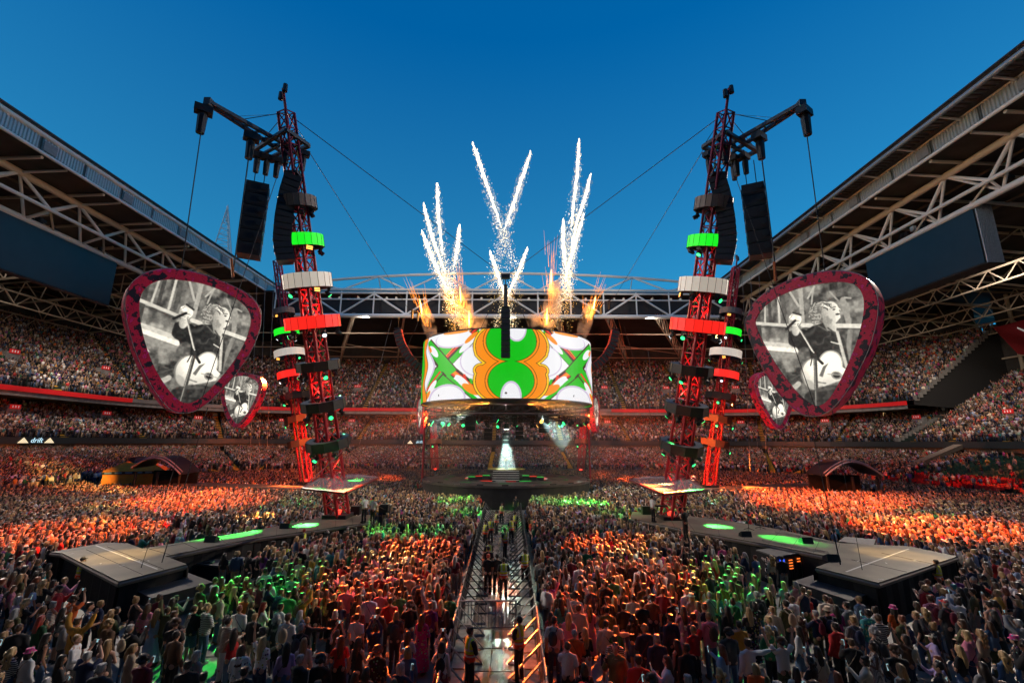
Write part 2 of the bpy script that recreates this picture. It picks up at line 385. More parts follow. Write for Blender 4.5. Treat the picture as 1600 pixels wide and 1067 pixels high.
# LED lettering on the middle fascia at the left
def text_obj(body, size, loc, rot, m, name, parent=None, depth=.01, shear=0.0, align='CENTER'):
    cu = bpy.data.curves.new(name, 'FONT'); cu.body = body; cu.size = size; cu.extrude = depth; cu.align_x = align; cu.align_y = 'CENTER'; cu.shear = shear; cu.resolution_u = 2
    o = bpy.data.objects.new(name, cu); COL.objects.link(o); dg = bpy.context.evaluated_depsgraph_get(); dg.update()
    me = bpy.data.meshes.new_from_object(o.evaluated_get(dg)); bpy.data.objects.remove(o); bpy.data.curves.remove(cu)
    me.name = name; me.materials.clear(); me.materials.append(m)
    o = bpy.data.objects.new(name, me); COL.objects.link(o); o.parent = parent; o.location = Vector(loc) - (wloc(parent) if parent else Vector((0, 0, 0))); o.rotation_euler = rot
    return o
ledm = mat('led_lettering', (.6, .8, .9), .5, emit=(.55, .85, 1), es=1.0); tri = mat('led_triangle', (.8, .7, .5), .5, emit=(1, .82, .5), es=.8)
LX = -(BX-3.15)+.05
def fascia_led(px, rz, X):
    p = atx(px, 689, X); return p
for x0, txt in ((57, 'drift'),):
    p = atx(x0, 688.5, LX); text_obj(txt, 1.15, (LX+.02, p.y, 6.9), (PI/2, 0, PI/2), ledm, 'led_text', stand, shear=.2)
    for dx in (-21, 20):
        q = atx(x0+dx, 689, LX); s = MB(); s.slab([(LX+.02, q.y-.85, 6.5), (LX+.02, q.y+.85, 6.5), (LX+.02, q.y, 7.35)], (.04, 0, 0)); s.build('led_triangle', tri, stand)
# the same letters further along, by the far end
for x0 in (655,):
    p = aty(x0, 690, BY-3.2); text_obj('drift', 1.0, (p.x, BY-3.25, 6.9), (PI/2, 0, 0), ledm, 'led_text', stand, shear=.2)
    for dx in (-14, 14):
        q = aty(x0+dx, 690, BY-3.2); s = MB(); s.slab([(q.x-.7, BY-3.25, 6.5), (q.x+.7, BY-3.25, 6.5), (q.x, BY-3.25, 7.3)], (0, -.04, 0)); s.build('led_triangle', tri, stand)
p = aty(1040, 690, BY-3.2); text_obj('drift', .8, (p.x, BY-3.25, 6.9), (PI/2, 0, 0), ledm, 'led_text', stand, shear=.2)
p = atx(1398, 627, BX-.2); text_obj('Principality', .8, (BX-.16, max(p.y, Y_RIGHT_UP+5), 15.15), (PI/2, 0, -PI/2), sigw, 'ribbon_text', stand)
# strip lights under the middle soffit at left and right
lit = mat('strip_light', (.9, .7, .3), .4, emit=(1, .55, .12), es=2.5)
for px, py in ((5, 698), (57, 697)):
    p = atx(px, py, -(BX-2.6)); s = MB(); s.box((p.x, p.y, 5.62+.0), (.15, 1.3, .08)); s.build('strip_light', lit, stand)
litw = mat('white_strip_light', (.8, .75, .7), .4, emit=(1, .8, .6), es=.5)
for y in (56, 61, 66, 71, 76):
    s = MB(); s.box((BX-1.2, y, 5.62), (.12, 1.2, .06)); s.build('strip_light', litw, stand)

# ================================================================== ROOF
ZT, ZF, ZTt, ZM, ZB = 41.0, 38.6, 37.9, 35.1, 33.9
RY0, RY1 = 18.0, 97.0
corr = mat('corrugated_fascia', (.42, .45, .46), .35, metal=.3, var=.1)
roofthing = {}
for side in (-1, 1):
    if side < 0: xt, xf, xT, xM, xB = atz(210, 297, ZT).x, atz(150, 291, ZF).x, atz(112, 314, ZTt).x, atz(255, 417, ZM).x, atz(221, 426, ZB).x
    else: xt, xf, xT, xM, xB = atz(1326.6, 280, ZT).x, atz(1369, 303, ZF).x, atz(1495, 265, ZTt).x, atz(1495, 309.5, ZM).x, atz(1474, 345, ZB).x
    lab = 'left' if side < 0 else 'right'
    R = thing('stadium_roof', (xf, 50, 38), 'long stadium roof edge with corrugated fascia along the %s side' % lab, 'roof', 'side roofs of the stadium')
    roofthing[side] = R; s = side; XO = s*118
    mb = MB(); mb.slab([(xt, RY0, ZT), (xt, RY1+8, ZT), (XO, RY1+8, ZT+1.5), (XO, RY0, ZT+1.5)], (0, 0, .25)); mb.build('roof_panel', mat('roof_sheet', (.2, .2, .2), .5), R)
    mb = MB()       # corrugated underside of the moving panel: ribs across
    y = RY0
    while y < RY1: mb.box(((xt+xf)/2, y, ZT-.06), (abs(xf-xt)/2-.3, .12, .05)); y += .6
    mb.build('soffit_ribs', mat('soffit_rib', (.1, .085, .075), .7), R, kind='stuff')
    strut('gutter', (xt+s*.35, RY0, ZT-.35), (xt+s*.35, RY1, ZT-.35), .26, steel if s < 0 else mat('gutter_blue', (.3, .36, .42), .4, metal=.3), R, 8)
    strut('edge_tube', (xt+s*.05, RY0, ZT+.1), (xt+s*.05, RY1, ZT+.1), .13, black, R, 6)
    y = RY0+2; k = 0
    while y < RY1-2:
        strut('bracket', (xt+s*.5, y, ZT-.45), (xf-s*.1, y, ZT-.75), .13, steel, R, 6)
        if s < 0: strut('hanger', (xt+s*.6, y, ZT-.3), (xt+s*.6, y, ZT-1.0), .16, black, R, 6)
        y += 5.4; k += 1
    # corrugated fascia of folded sheet, in bays
    y = RY0; bay = 0
    while y < RY1:
        mb = MB(); pts = []; yy = y
        while yy <= min(y+5.4, RY1)+.001:
            for q, dx in ((0, 0), (.12, 0), (.18, .12), (.30, .12)): pts.append((yy+q, dx))
            yy += .36
        n = len(pts)
        mb.add([(xf - s*dx, a, ZF+.15) for a, dx in pts] + [(xf - s*dx, a, ZF+1.75) for a, dx in pts], [(i, i+1, n+i+1, n+i) for i in range(n-1)])
        fo = mb.build('fascia_sheet', corr, R)
        if bay % 2 == 1:
            mb = MB(); mb.box((xf-s*.2, y+1.2, ZF+.85), (.05, .75, .55)); mb.build('vent_panel', mat('vent_grey', (.2, .2, .2), .6), R)
        y += 5.4; bay += 1
    strut('fascia_tube', (xf-s*.05, RY0, ZF), (xf-s*.05, RY1, ZF), .2, steel, R, 8)
    strut('fascia_top_tube', (xf-s*.05, RY0, ZF+1.85), (xf-s*.05, RY1, ZF+1.85), .12, beige, R, 8)
    # ceiling with purlins
    mb = MB(); mb.slab([(xf, RY0, ZF+.05), (xf, RY1, ZF+.05), (XO, RY1+50, ZF-2.5), (XO, RY0, ZF-2.5)], (0, 0, .3)); mb.build('ceiling', mat('ceiling_lining', (.055, .05, .045), .8, var=.3, scale=.5), R)
    for k in range(11):
        y = RY0+4+k*8.0; strut('rafter', (xf+s*.3, y, ZF-.3), (XO, y, ZF-2.9), .2, beige, R, 6)
    for k in range(5):
        x = xf + s*(8+k*9); strut('purlin', (x, RY0, ZF-.6-k*.35), (x, RY1+20, ZF-.6-k*.35), .16, mat('dark_purlin', (.13, .1, .08), .7), R, 6)
    # primary truss: two front chords, a top chord and web members
    TR = MB(); T = lambda y: Vector((xT, y, ZTt)); Mm = lambda y: Vector((xM, y, ZM)); B = lambda y: Vector((xB, y, ZB))
    trs = TR.box((xB, RY1, ZB), (.3, .3, .3)).build('primary_truss', steel, R)
    strut('chord', T(RY0), T(RY1), .42, beige, trs, 10); strut('chord', Mm(RY0), Mm(RY1), .24, steel, trs, 8); strut('chord', B(RY0), B(RY1), .38, steel, trs, 10)
    y = RY0; k = 0; st = 7.6
    while y < RY1-1:
        strut('web', T(y), Mm(y+st/2), .2, steel, trs, 8); strut('web', Mm(y+st/2), T(y+st), .2, steel, trs, 8)
        strut('web', T(y), B(y+st/2), .17, steel, trs, 8); strut('web', B(y+st/2), T(y+st), .17, steel, trs, 8)
        strut('web', Mm(y+st/2), B(y+st/2), .15, steel, trs, 6); strut('web', Mm(y+st/2), B(y+st), .12, beige, trs, 6)
        strut('web', T(y), (xf+s*.3, y+.5, ZF-.1), .16, steel, trs, 6)
        y += st
    # catwalk with small fittings on the bottom chord
    cw = MB(); cw.box((xB+s*1.0, (RY0+RY1)/2, ZB+.2), (.7, (RY1-RY0)/2, .08)); cw.build('catwalk', black, R)
    for k in range(60):
        yy = rnd.uniform(RY0, RY1); mb = MB(); mb.box((xB+s*rnd.uniform(.4, 1.5), yy, ZB+rnd.uniform(.5, 1.3)), (rnd.uniform(.1, .3), rnd.uniform(.1, .35), rnd.uniform(.1, .35))); mb.build('catwalk_fitting', rnd.choice((black, black, steel)), R)
    # secondary trusses that cross under the ceiling
    lowm = beige
    for k in range(8):
        y = RY0+8+k*10.5
        a0 = Vector((xB, y, ZB)); a1 = Vector((s*104, y+4, 31.0)); b0 = Vector((xB+s*3, y, ZF-1.4)); b1 = Vector((s*104, y+4, ZF-3.2))
        tr = MB().box(a0, (.2, .2, .2)).build('cross_truss', lowm, R)
        strut('chord', a0, a1, .2, lowm, tr, 6); strut('chord', b0, b1, .16, lowm, tr, 6)
        N = 8
        for i in range(N):
            strut('web', lerp(a0, a1, i/N), lerp(b0, b1, (i+.5)/N), .1, lowm, tr, 5); strut('web', lerp(b0, b1, (i+.5)/N), lerp(a0, a1, (i+1)/N), .1, lowm, tr, 5)
    for k, xx in enumerate((72, 86, 98)):
        tr = MB().box((s*xx, RY0, 32.5-k*.6), (.2, .2, .2)).build('long_truss', lowm, R)
        z = 32.6-k*.7; strut('chord', (s*xx, RY0, z), (s*xx, 112, z), .17, lowm, tr, 6); strut('chord', (s*xx, RY0, z-2.2), (s*xx, 112, z-2.2), .14, lowm, tr, 6)
        N = 22
        for i in range(N):
            ya, yb, yc = [RY0+(112-RY0)*q/N for q in (i, i+.5, i+1)]
            strut('web', (s*xx, ya, z), (s*xx, yb, z-2.2), .09, lowm, tr, 5); strut('web', (s*xx, yb, z-2.2), (s*xx, yc, z), .09, lowm, tr, 5)
# far roof: arched front truss over the far stand
FR = thing('stadium_roof', (0, 92, 36), 'far stadium roof with an arched tubular truss spanning between the side roofs', 'roof')
YF = 92.0; xl, xr = -50.0, 47.0
trs = MB().box((xl, YF, 38), (.3, .3, .3)).build('arch_truss', steel, FR)
NB = 14
def arch(i): t = i/NB; return Vector((xl+(xr-xl)*t, YF+2, 39.2+3.8*math.sin(PI*min(max(t, 0), 1))**.55))
def low(i, z, dy=0): t = i/NB; return Vector((xl+(xr-xl)*t, YF+dy, z))
for i in range(NB):
    strut('chord', arch(i), arch(i+1), .3, steel, trs, 8)
    if i % 2 == 0:
        strut('web', low(i, 38.4), arch(i+1), .18, steel, trs, 8); strut('web', arch(i+1), low(i+2, 38.4), .18, steel, trs, 8); strut('web', arch(i+1), low(i+1, 38.3, 6), .1, steel, trs, 6)
for z, r in ((38.5, .26), (37.7, .22), (36.3, .16), (32.7, .46)): strut('chord', low(0, z), low(NB, z), r, steel, trs, 10)
for i in range(NB+1): strut('web', low(i, 38.0), low(i, 33.0), .16, steel, trs, 8)
for i in range(NB):
    a, b = (low(i, 33), low(i+1, 37.5)) if i % 2 == 0 else (low(i, 37.5), low(i+1, 33)); strut('web', a, b, .2, steel, trs, 8)
mb = MB(); mb.slab([(xl-6, YF+1, 38.2), (xr+6, YF+1, 38.2), (100, 150, 35.5), (-100, 150, 35.5)], (0, 0, .3)); mb.build('ceiling', roofdark, FR)
mb = MB(); mb.box(((xl+xr)/2, YF+1.5, 35.2), ((xr-xl)/2, .05, 1.4)); mb.build('truss_shade_sheet', mat('painted_truss_shade', (.03, .03, .035), .8), FR)  # dark sheet standing in for the shaded interior behind the truss
lampm = mat('floodlight_glass', (.5, .5, .5), .2, emit=(1, .85, .6), es=.25)
for k in range(46):
    x = xl+3+(xr-xl-6)*k/45; mb = MB(); mb.cyl((x, YF+.9, 36.9), (x, YF+1.4, 37.0), .26, .15, 8); mb.build('floodlight', lampm if k % 3 else black, FR)
for k in range(9):
    x = -64+k*16; fx = xl+6+(xr-xl-12)*k/8
    a0, a1 = Vector((fx, YF+1, 32.7)), Vector((x*1.1, 138, 30.5)); b0, b1 = Vector((fx, YF+2, 37.6)), Vector((x*1.1, 138, 35.4))
    tr = MB().box(a0, (.2, .2, .2)).build('cross_truss', beige, FR)
    strut('chord', a0, a1, .17, beige, tr, 6); strut('chord', b0, b1, .13, beige, tr, 6); N = 9
    for i in range(N): strut('web', lerp(a0, a1, i/N), lerp(b0, b1, (i+.5)/N), .09, beige, tr, 5); strut('web', lerp(b0, b1, (i+.5)/N), lerp(a0, a1, (i+1)/N), .09, beige, tr, 5)
    if k < 8:
        x2 = -64+(k+1)*16; strut('tie', lerp(a0, a1, .5), (Vector((xl+6+(xr-xl-12)*(k+1)/8, YF+1, 32.7))*.3+Vector((x2*1.1, 138, 30.5))*.7), .11, beige, tr, 5)
for z, y in ((31.8, 104), (31.3, 118), (31, 130)): strut('tie', (-70, y, z), (70, y, z), .14, beige, FR, 6)
# white lattice mast beyond the left roof
mw = mat('white_mast', (.62, .64, .66), .5)
tip = aty(356, 322, 150); mst = thing('roof_mast', (tip.x, 150, 40), 'slender white lattice spire rising beyond the left roof edge', 'mast')
bl, br_ = aty(330, 400, 150), aty(362, 400, 150)
legs = [(bl, tip), (br_, tip), (lerp(bl, br_, .5)+Vector((0, 4, 0)), tip)]
for a, b in legs: strut('leg', a, b, .22, mw, mst, 6)
for i in range(1, 9):
    t = i/9
    for k in range(3): strut('brace', lerp(*legs[k], t), lerp(*legs[(k+1) % 3], t), .1, mw, mst, 5); strut('brace', lerp(*legs[k], t), lerp(*legs[(k+1) % 3], max(0, t-.11)), .08, mw, mst, 5)
mb = MB(); c = lerp(lerp(bl, br_, .5), tip, .72); mb.loft([(c.x, c.y+1, c.z-.2, .7, .7), (tip.x, tip.y, tip.z+.6, .06, .06)], 8); mb.build('tip_cone', mw, mst)
# dark video boards hung under the side trusses
scr = mat('switched_off_screen', (.012, .02, .026), .35, var=.15, scale=.6)
xB = atz(221, 426, ZB).x
vb = thing('video_board', (xB, 52, 33), 'long switched off video board hung under the left roof truss', 'screen', 'side video boards')
yb0, yb1 = 30.0, atx(184, 408, xB).y
mb = MB(); mb.box((xB-.5, (yb0+yb1)/2, 30.3), (.5, (yb1-yb0)/2, 3.5)); mb.build('housing', black, vb)
mb = MB(); mb.box((xB+.06, (yb0+yb1)/2, 30.3), (.05, (yb1-yb0)/2-.12, 3.38)); mb.build('screen', scr, vb)
xB = atz(1474, 345, ZB).x
ya, yb = atx(1523, 330, xB).y, atx(1352, 410, xB).y
vb = thing('video_board', (xB, 58, 33), 'long switched off video board hung under the right roof truss', 'screen', 'side video boards')
mb = MB(); mb.box((xB+1.0, (ya+yb)/2, 30.4), (.95, (yb-ya)/2, 3.55)); mb.build('housing', black, vb)
mb = MB(); mb.box((xB-.02, (ya+yb)/2, 30.4), (.05, (yb-ya)/2-.12, 3.42)); mb.build('screen', scr, vb)
ribm = mat('ribbed_end_grey', (.42, .43, .45), .5)
for k in range(9):
    mb = MB(); mb.box((xB+.12+k*.215, ya-.06, 30.4), (.07, .07, 3.5)); mb.build('rib', ribm, vb)
# red banner with a white mark at the right
bn = thing('banner', (98, 80, 24), 'large red banner with a white stroke hung at the right end', 'banner')
P = [aty(x, y, 78) for x, y in ((1553, 512), (1602, 499), (1640, 560), (1592, 553))]
mb = MB(); mb.slab(P, (0, .15, 0)); mb.build('cloth', mat('banner_red', (.25, .012, .018), .7), bn)
P = [aty(x, y, 77.8) for x, y in ((1590, 511), (1612, 520), (1612, 524), (1590, 513))]
mb = MB(); mb.slab(P, (0, .08, 0)); mb.build('emblem', sigw, bn)

# the near half of the stadium behind the viewpoint: its roof and stand keep the open sky off the front of the floor
mb = MB(); mb.slab([(-118, -70, 41.5), (118, -70, 41.5), (118, 10, 40.4), (-118, 10, 40.4)], (0, 0, .4)); mb.slab([(-118, -45, 38), (118, -45, 38), (118, -8, 15), (-118, -8, 15)], (0, -.4, 0)); mb.slab([(-118, -8.2, 13.8), (118, -8.2, 13.8), (118, -3.0, 4.9), (-118, -3.0, 4.9)], (0, -.4, 0)); mb.slab([(-118, -3.1, 0), (118, -3.1, 0), (118, -3.1, 4.8), (-118, -3.1, 4.8)], (0, -.3, 0))
tag(mb.build('near_stand', roofdark), kind='structure')
# ================================================================== TOWERS
redpaint = mat('red_lacquer', (.42, .018, .03), .4, var=.25, scale=1.5)
maroon = mat('red_lacquer_unlit', (.20, .012, .035), .4, var=.25, scale=1.5)  # darker copy of the tower red: the missing uplight put into the colour
RINGM = {'grey': mat('ring_grey', (.20, .17, .15), .6, var=.1), 'green': mat('ring_green_led', (.02, .3, .03), .5, emit=(.012, .9, .02), es=1.0, var=.05),
         'white': mat('ring_white_led', (.7, .66, .6), .5, emit=(.9, .8, .66), es=.42, var=.06), 'red': mat('ring_red_led', (.4, .02, .02), .5, emit=(1, .02, .012), es=1.0, var=.05),
         'black': mat('ring_black', (.012, .012, .013), .6), 'brown': mat('ring_brown', (.14, .07, .035), .6)}
LENS = {'green': mat('green_lens', (.1, .5, .2), .3, emit=(.03, 1, .25), es=2.2), 'amber': mat('amber_lens', (.6, .3, .05), .3, emit=(1, .45, .08), es=3.0), 'white': mat('white_lens', (.7, .7, .75), .3, emit=(.85, .92, 1), es=2.2), 'off': mat('dark_lens', (.03, .035, .04), .15)}
def heads_mesh(c):
    b = MB(); b.box((0, 0, -.1), (.17, .1, .08)); b.box((-.17, 0, -.3), (.03, .06, .2)); b.box((.17, 0, -.3), (.03, .06, .2)); b.cyl((0, .12, -.32), (0, -.22, -.52), .13, .16, 10)
    b.cur = 1; b.cyl((0, -.221, -.521), (0, -.245, -.536), .15, .14, 10); return b.mesh('moving_head', [black, LENS[c]])
HEADS = {c: heads_mesh(c) for c in LENS}
def panel_light_mesh(c):
    b = MB(); b.box((0, 0, -.2), (.26, .08, .16)); b.cur = 1
    for k in range(3): b.box((0, -.085, -.1-k*.1), (.2, .012, .024))
    return b.mesh('blinder', [black, LENS[c]])
BLIND = {c: panel_light_mesh(c) for c in ('amber', 'white')}
def axis_t(base, top, py):
    lo, hi = 0.0, 1.0
    for _ in range(40):
        m = (lo+hi)/2
        if proj(lerp(base, top, m))[1] > py: lo = m
        else: hi = m
    return lo
def tower(base, top, rings, label, near):
    T = thing('light_tower', base, label, 'tower', 'leaning lattice towers round the stage')
    a = (top-base).normalized(); out = Vector((base.x-X0, base.y-YC, 0)).normalized()
    e2 = (out - a*out.dot(a)).normalized(); e1 = a.cross(e2)
    W = lambda t: .54*(1-t)+.36*t
    C = lambda t, i: lerp(base, top, t) + (e1*(1 if i in (0, 3) else -1) + e2*(1 if i in (0, 1) else -1))*W(t)
    N = 26 if near else 24
    split_t = .66
    if near:
        for i in range(4):
            strut('chord', C(0, i), C(split_t, i), .11, redpaint, T, 8); strut('chord', C(split_t, i), C(1, i), .095, maroon, T, 8)
        for k in range(N):
            t0, t1 = k/N, (k+1)/N; m = redpaint if t0 < split_t else maroon
            for i in range(4):
                j = (i+1) % 4
                p, q = (C(t0, i), C(t1, j)) if k % 2 else (C(t0, j), C(t1, i))
                strut('lacing', p, q, .05, m, T, 6); strut('crossbar', C(t1, i), C(t1, j), .045, m, T, 6)
    else:
        for i in range(4): strut('chord', C(0, i), C(1, i), .11, redpaint, T, 6)
        mb = MB()
        for k in range(N):
            t0, t1 = k/N, (k+1)/N
            for i in range(4):
                j = (i+1) % 4; p, q = (C(t0, i), C(t1, j)) if k % 2 else (C(t0, j), C(t1, i)); mb.cyl(p, q, .06, n=5); mb.cyl(C(t1, i), C(t1, j), .05, n=5)
        mb.build('lattice', redpaint, T, kind='stuff')
    # base shoe and the red lamps that light the lattice from inside
    mb = MB(); mb.box(base+Vector((0, 0, .12)), (.85, .85, .12)); mb.build('base_plate', black, T)
    mb = MB(); mb.cyl(base+Vector((0, 0, .25)), base+Vector((0, 0, .5)), .22, .26, 10); mb.build('uplight', [mat('red_lamp', (.5, .05, .04), .4, emit=(1, .04, .02), es=3)], T)
    spot(base+Vector((0, 0, .55)), lerp(base, top, .6), (1, .06, .03), 4600 if near else 2200, 24, .6, .1)
    for tt in ((.28, .48) if near else (.35,)):
        c = lerp(base, top, tt); spot(c, c+a*6, (1, .05, .035), 2500 if near else 1300, 60, .8, .1)
    # cable loom
    s = -1 if base.x < 0 else 1
    pts = [lerp(base, top, t) + (e1 * (W(t)+.22+.12*math.sin(t*9)) * (1 if (e1.x*s) > 0 else -1)) for t in [i/14 for i in range(13)]]
    mb = MB(); mb.tube(pts, .14 if near else .1, 6); mb.build('cable_loom', black, T)
    if near:
        pts = [lerp(base, top, t) + e1*.1*math.sin(t*23) - e2*(W(t)+.08) for t in [i/20 for i in range(20)]]
        mb = MB(); mb.tube(pts, .045, 5); mb.build('cable', mat('green_cable', (.05, .3, .06), .6), T)
    for (py, R, h, kind, lens) in rings:
        t = axis_t(base, top, py); c = lerp(base, top, t); n = 20 if kind in ('white', 'green', 'red', 'grey') else 10
        a0 = .2 + 0*len(kind) if False else {'white': 0, 'green': 0, 'red': .0, 'grey': 0}.get(kind, PI/10)
        rin = R-.32 if kind != 'black' else R-.5
        pt = lambda th, r, z: c + (e1*math.cos(th) + e2*math.sin(th))*r + a*z
        mb = MB(); vs = []; fs = []
        for i in range(n):
            th = 2*PI*i/n + a0
            vs += [pt(th, R, -h/2), pt(th, R, h/2), pt(th, rin, h/2), pt(th, rin, -h/2)]
        for i in range(n):
            j = (i+1) % n
            mb.mi  # outer face carries the light, the rest is black
        rb = MB(); rb.v = [tuple(v) for v in vs]
        for i in range(n):
            j = (i+1) % n
            for q, (x, y) in enumerate(((0, 1), (1, 2), (2, 3), (3, 0))):
                rb.f.append((4*i+x, 4*j+x, 4*j+y, 4*i+y)); rb.mi.append(0 if q == 0 else 1)
        ring = rb.build('light_ring', [RINGM[kind], black], T)
        if near:
            for i in range(n):
                th = 2*PI*i/n + a0; sm_ = MB(); sm_.cyl(pt(th, R+.006, -h/2), pt(th, R+.006, h/2), .014, n=4); sm_.build('panel_seam', black, ring)
        for i in range(4): # spokes
            th = 2*PI*(i+.5)/4; mbs = MB(); mbs.cyl(pt(th, .3, 0), pt(th, rin, 0), .05, n=5); mbs.build('spoke', black, ring)
        nh = 5 if near else 4
        for i in range(nh):
            th = 2*PI*(i+.3)/nh; q = pt(th, R-.25, -h/2-.02)
            kindl = lens[i % len(lens)]
            o = bpy.data.objects.new('moving_head', HEADS[kindl] if not (kindl == 'amber') else BLIND['amber']); COL.objects.link(o); o.parent = ring
            o.location = q - wloc(ring); o.rotation_euler = (rnd.uniform(-.2, .5), rnd.uniform(-.3, .3), math.atan2(q.y-c.y, q.x-c.x)+PI/2+rnd.uniform(-.5, .5)); s_ = 1.0 if near else 1.05; o.scale = (s_, s_, s_)
    # red beacons on a short mast at the top
    mb = MB(); mb.cyl(top, top+a*1.6, .1, n=8); ms = mb.build('mast', maroon, T)
    for dx, dz in ((-.28, 1.2), (.22, 1.6)):
        mb = MB(); p = top + a*dz + e1*dx; mb.cyl(p-Vector((0, 0, .3)), p+Vector((0, 0, .25)), .17, .15, 8); mb.cyl(top+a*(dz-.4), p-Vector((0, 0, .25)), .05, n=5); mb.build('beacon', black, ms)
    return T, a, e1, e2
G, A_, W_, OFF = 'green', 'amber', 'white', 'off'
ringsL = [(318, 1.25, .8, 'grey', [OFF]), (378, 1.4, .82, 'green', [A_, OFF, G]), (440, 1.62, 1.0, 'white', [A_, G, OFF]), (504, 1.85, .85, 'red', [W_, OFF, G]), (571, 1.48, .66, 'black', [G, OFF, G]), (632, 1.5, .66, 'black', [G, OFF, OFF]), (692, 1.5, .66, 'black', [OFF, G])]
ringsR = [(320, 1.25, .8, 'grey', [OFF]), (380, 1.4, .82, 'green', [A_, OFF, G]), (447, 1.62, 1.0, 'white', [A_, G, OFF]), (509, 1.85, .85, 'red', [W_, OFF, G]), (577, 1.48, .66, 'black', [G, OFF, G]), (637, 1.5, .66, 'black', [G, OFF, OFF]), (697, 1.5, .66, 'black', [OFF, G])]
rings2 = [(488, 1.4, .8, 'grey', [A_, OFF]), (520, 1.6, .9, 'green', [W_, G]), (553, 1.95, 1.0, 'white', [A_, G]), (586, 1.9, .95, 'red', [W_, OFF]), (620, 1.9, .85, 'black', [G, OFF]), (655, 1.75, .85, 'brown', [G]), (692, 1.75, .85, 'brown', [OFF, G])]
rings3 = [(692, 1.6, .9, 'brown', [G]), (660, 1.7, .9, 'black', [G, G])]
TB = {'L1': (atz(528, 808, 1.6), aty(447, 176, 27.2)), 'R1': (atz(1049, 810, 1.6), aty(1134, 176, 27.0)),
      'L2': (Vector((-26.8, 62.3, 1.6)), aty(433, 408, 61)), 'R2': (Vector((24.9, 59.8, 1.6)), aty(1150, 418, 58)),
      'L3': (Vector((-14.4, 89, 1.6)), Vector((-17.5, 95, 26))), 'R3': (Vector((13.1, 89, 1.6)), Vector((16.2, 95, 26)))}
TW = {}
TW['L1'] = tower(*TB['L1'], ringsL, 'near left red lattice tower with stacked light rings and a crane head', True)
TW['R1'] = tower(*TB['R1'], ringsR, 'near right red lattice tower with stacked light rings and a crane head', True)
TW['L2'] = tower(*TB['L2'], rings2, 'red lattice tower behind and left of the near left tower', False)
TW['R2'] = tower(*TB['R2'], rings2, 'red lattice tower behind and right of the near right tower', False)
TW['L3'] = tower(*TB['L3'], rings3, 'farthest red tower showing below the left end of the screen drum', False)
TW['R3'] = tower(*TB['R3'], rings3, 'farthest red tower showing below the right end of the screen drum', False)
# crane heads
cranem = mat('crane_steel', (.06, .075, .09), .5)
ZC = 27.5
def motor(p, s, label, cable_to=None):
    o = thing('chain_hoist', p, label, 'hoist', 'hoists under the crane heads')
    mb = MB(); mb.box(p+Vector((0, 0, .35)), (.42*s, .26*s, .2*s), rz=.6); mb.build('motor', black, o)
    mb = MB(); mb.loft([(p.x, p.y, p.z-1.1*s, .2*s, .2*s), (p.x, p.y, p.z-.1, .24*s, .24*s), (p.x, p.y, p.z+.2, .16*s, .16*s)], 8); mb.build('chain_bag', black, o)
    mb = MB(); mb.cyl(p+Vector((0, 0, .5)), p+Vector((0, 0, .9)), .04, n=5); mb.build('hook', black, o)
CRN = {}
for sd, key, A, B, Cc, D, tip, bmid in ((-1, 'L1', (447, 203), (483, 228), (432, 249), (397, 235), (326, 161), (444, 232)), (1, 'R1', (1134, 206), (1098, 230), (1150, 252), (1183, 236), (1252, 164), (1138, 234))):
    w = 'left' if sd < 0 else 'right'
    H = thing('crane_head', lerp(*TB[key], .93), 'dark steel crane head with a long boom at the top of the near %s tower' % w, 'crane', 'crane heads of the near towers')
    q = [atz(*p, ZC) for p in (A, B, Cc, D)]
    for i in range(4): strut('frame_beam', q[i], q[(i+1) % 4], .17, cranem, H, 4)
    strut('frame_beam', lerp(q[0], q[1], .4), lerp(q[3], q[2], .4), .13, cranem, H, 4); strut('frame_beam', lerp(q[0], q[1], .75), lerp(q[3], q[2], .75), .13, cranem, H, 4)
    t = atz(*tip, ZC+.1); m = atz(*bmid, ZC+.1); d = (m-t).normalized(); pp = Vector((-d.y, d.x, 0))
    CRN[key] = (t, m, q)
    strut('boom', t+pp*.12, m+pp*.5, .16, cranem, H, 4); strut('boom', t-pp*.12, m-pp*.5, .16, cranem, H, 4)
    for k in range(1, 7): f = k/7; strut('boom_brace', lerp(t, m, f)+pp*(.12+.38*f), lerp(t, m, f+.07)-pp*(.12+.38*f), .07, cranem, H, 4)
    mb = MB(); mb.box(t, (.2, .2, .25)); mb.build('boom_tip', cranem, H)
    top = TB[key][1]
    for k, e in enumerate((lerp(t, m, .35), q[3], q[1])): strut('stay', top, e, .025, black, H, 5)
    names = ('at the boom tip', 'halfway along the boom', 'first of the cluster', 'second of the cluster', 'third of the cluster', 'beside the lattice', 'on the inner side of the lattice')
    px = ((317, 180), (392, 222), (402, 250), (417, 254), (433, 258), (448, 236), (474, 247)) if sd < 0 else ((1258, 183), (1187, 222), (1164, 252), (1150, 255), (1146, 262), (1131, 236), (1107, 250))
    for k, p in enumerate(px):
        pos = atz(*p, ZC-.9); motor(pos, 1.15 if k < 2 else .9, 'black chain hoist %s of the %s crane' % (names[k], w))
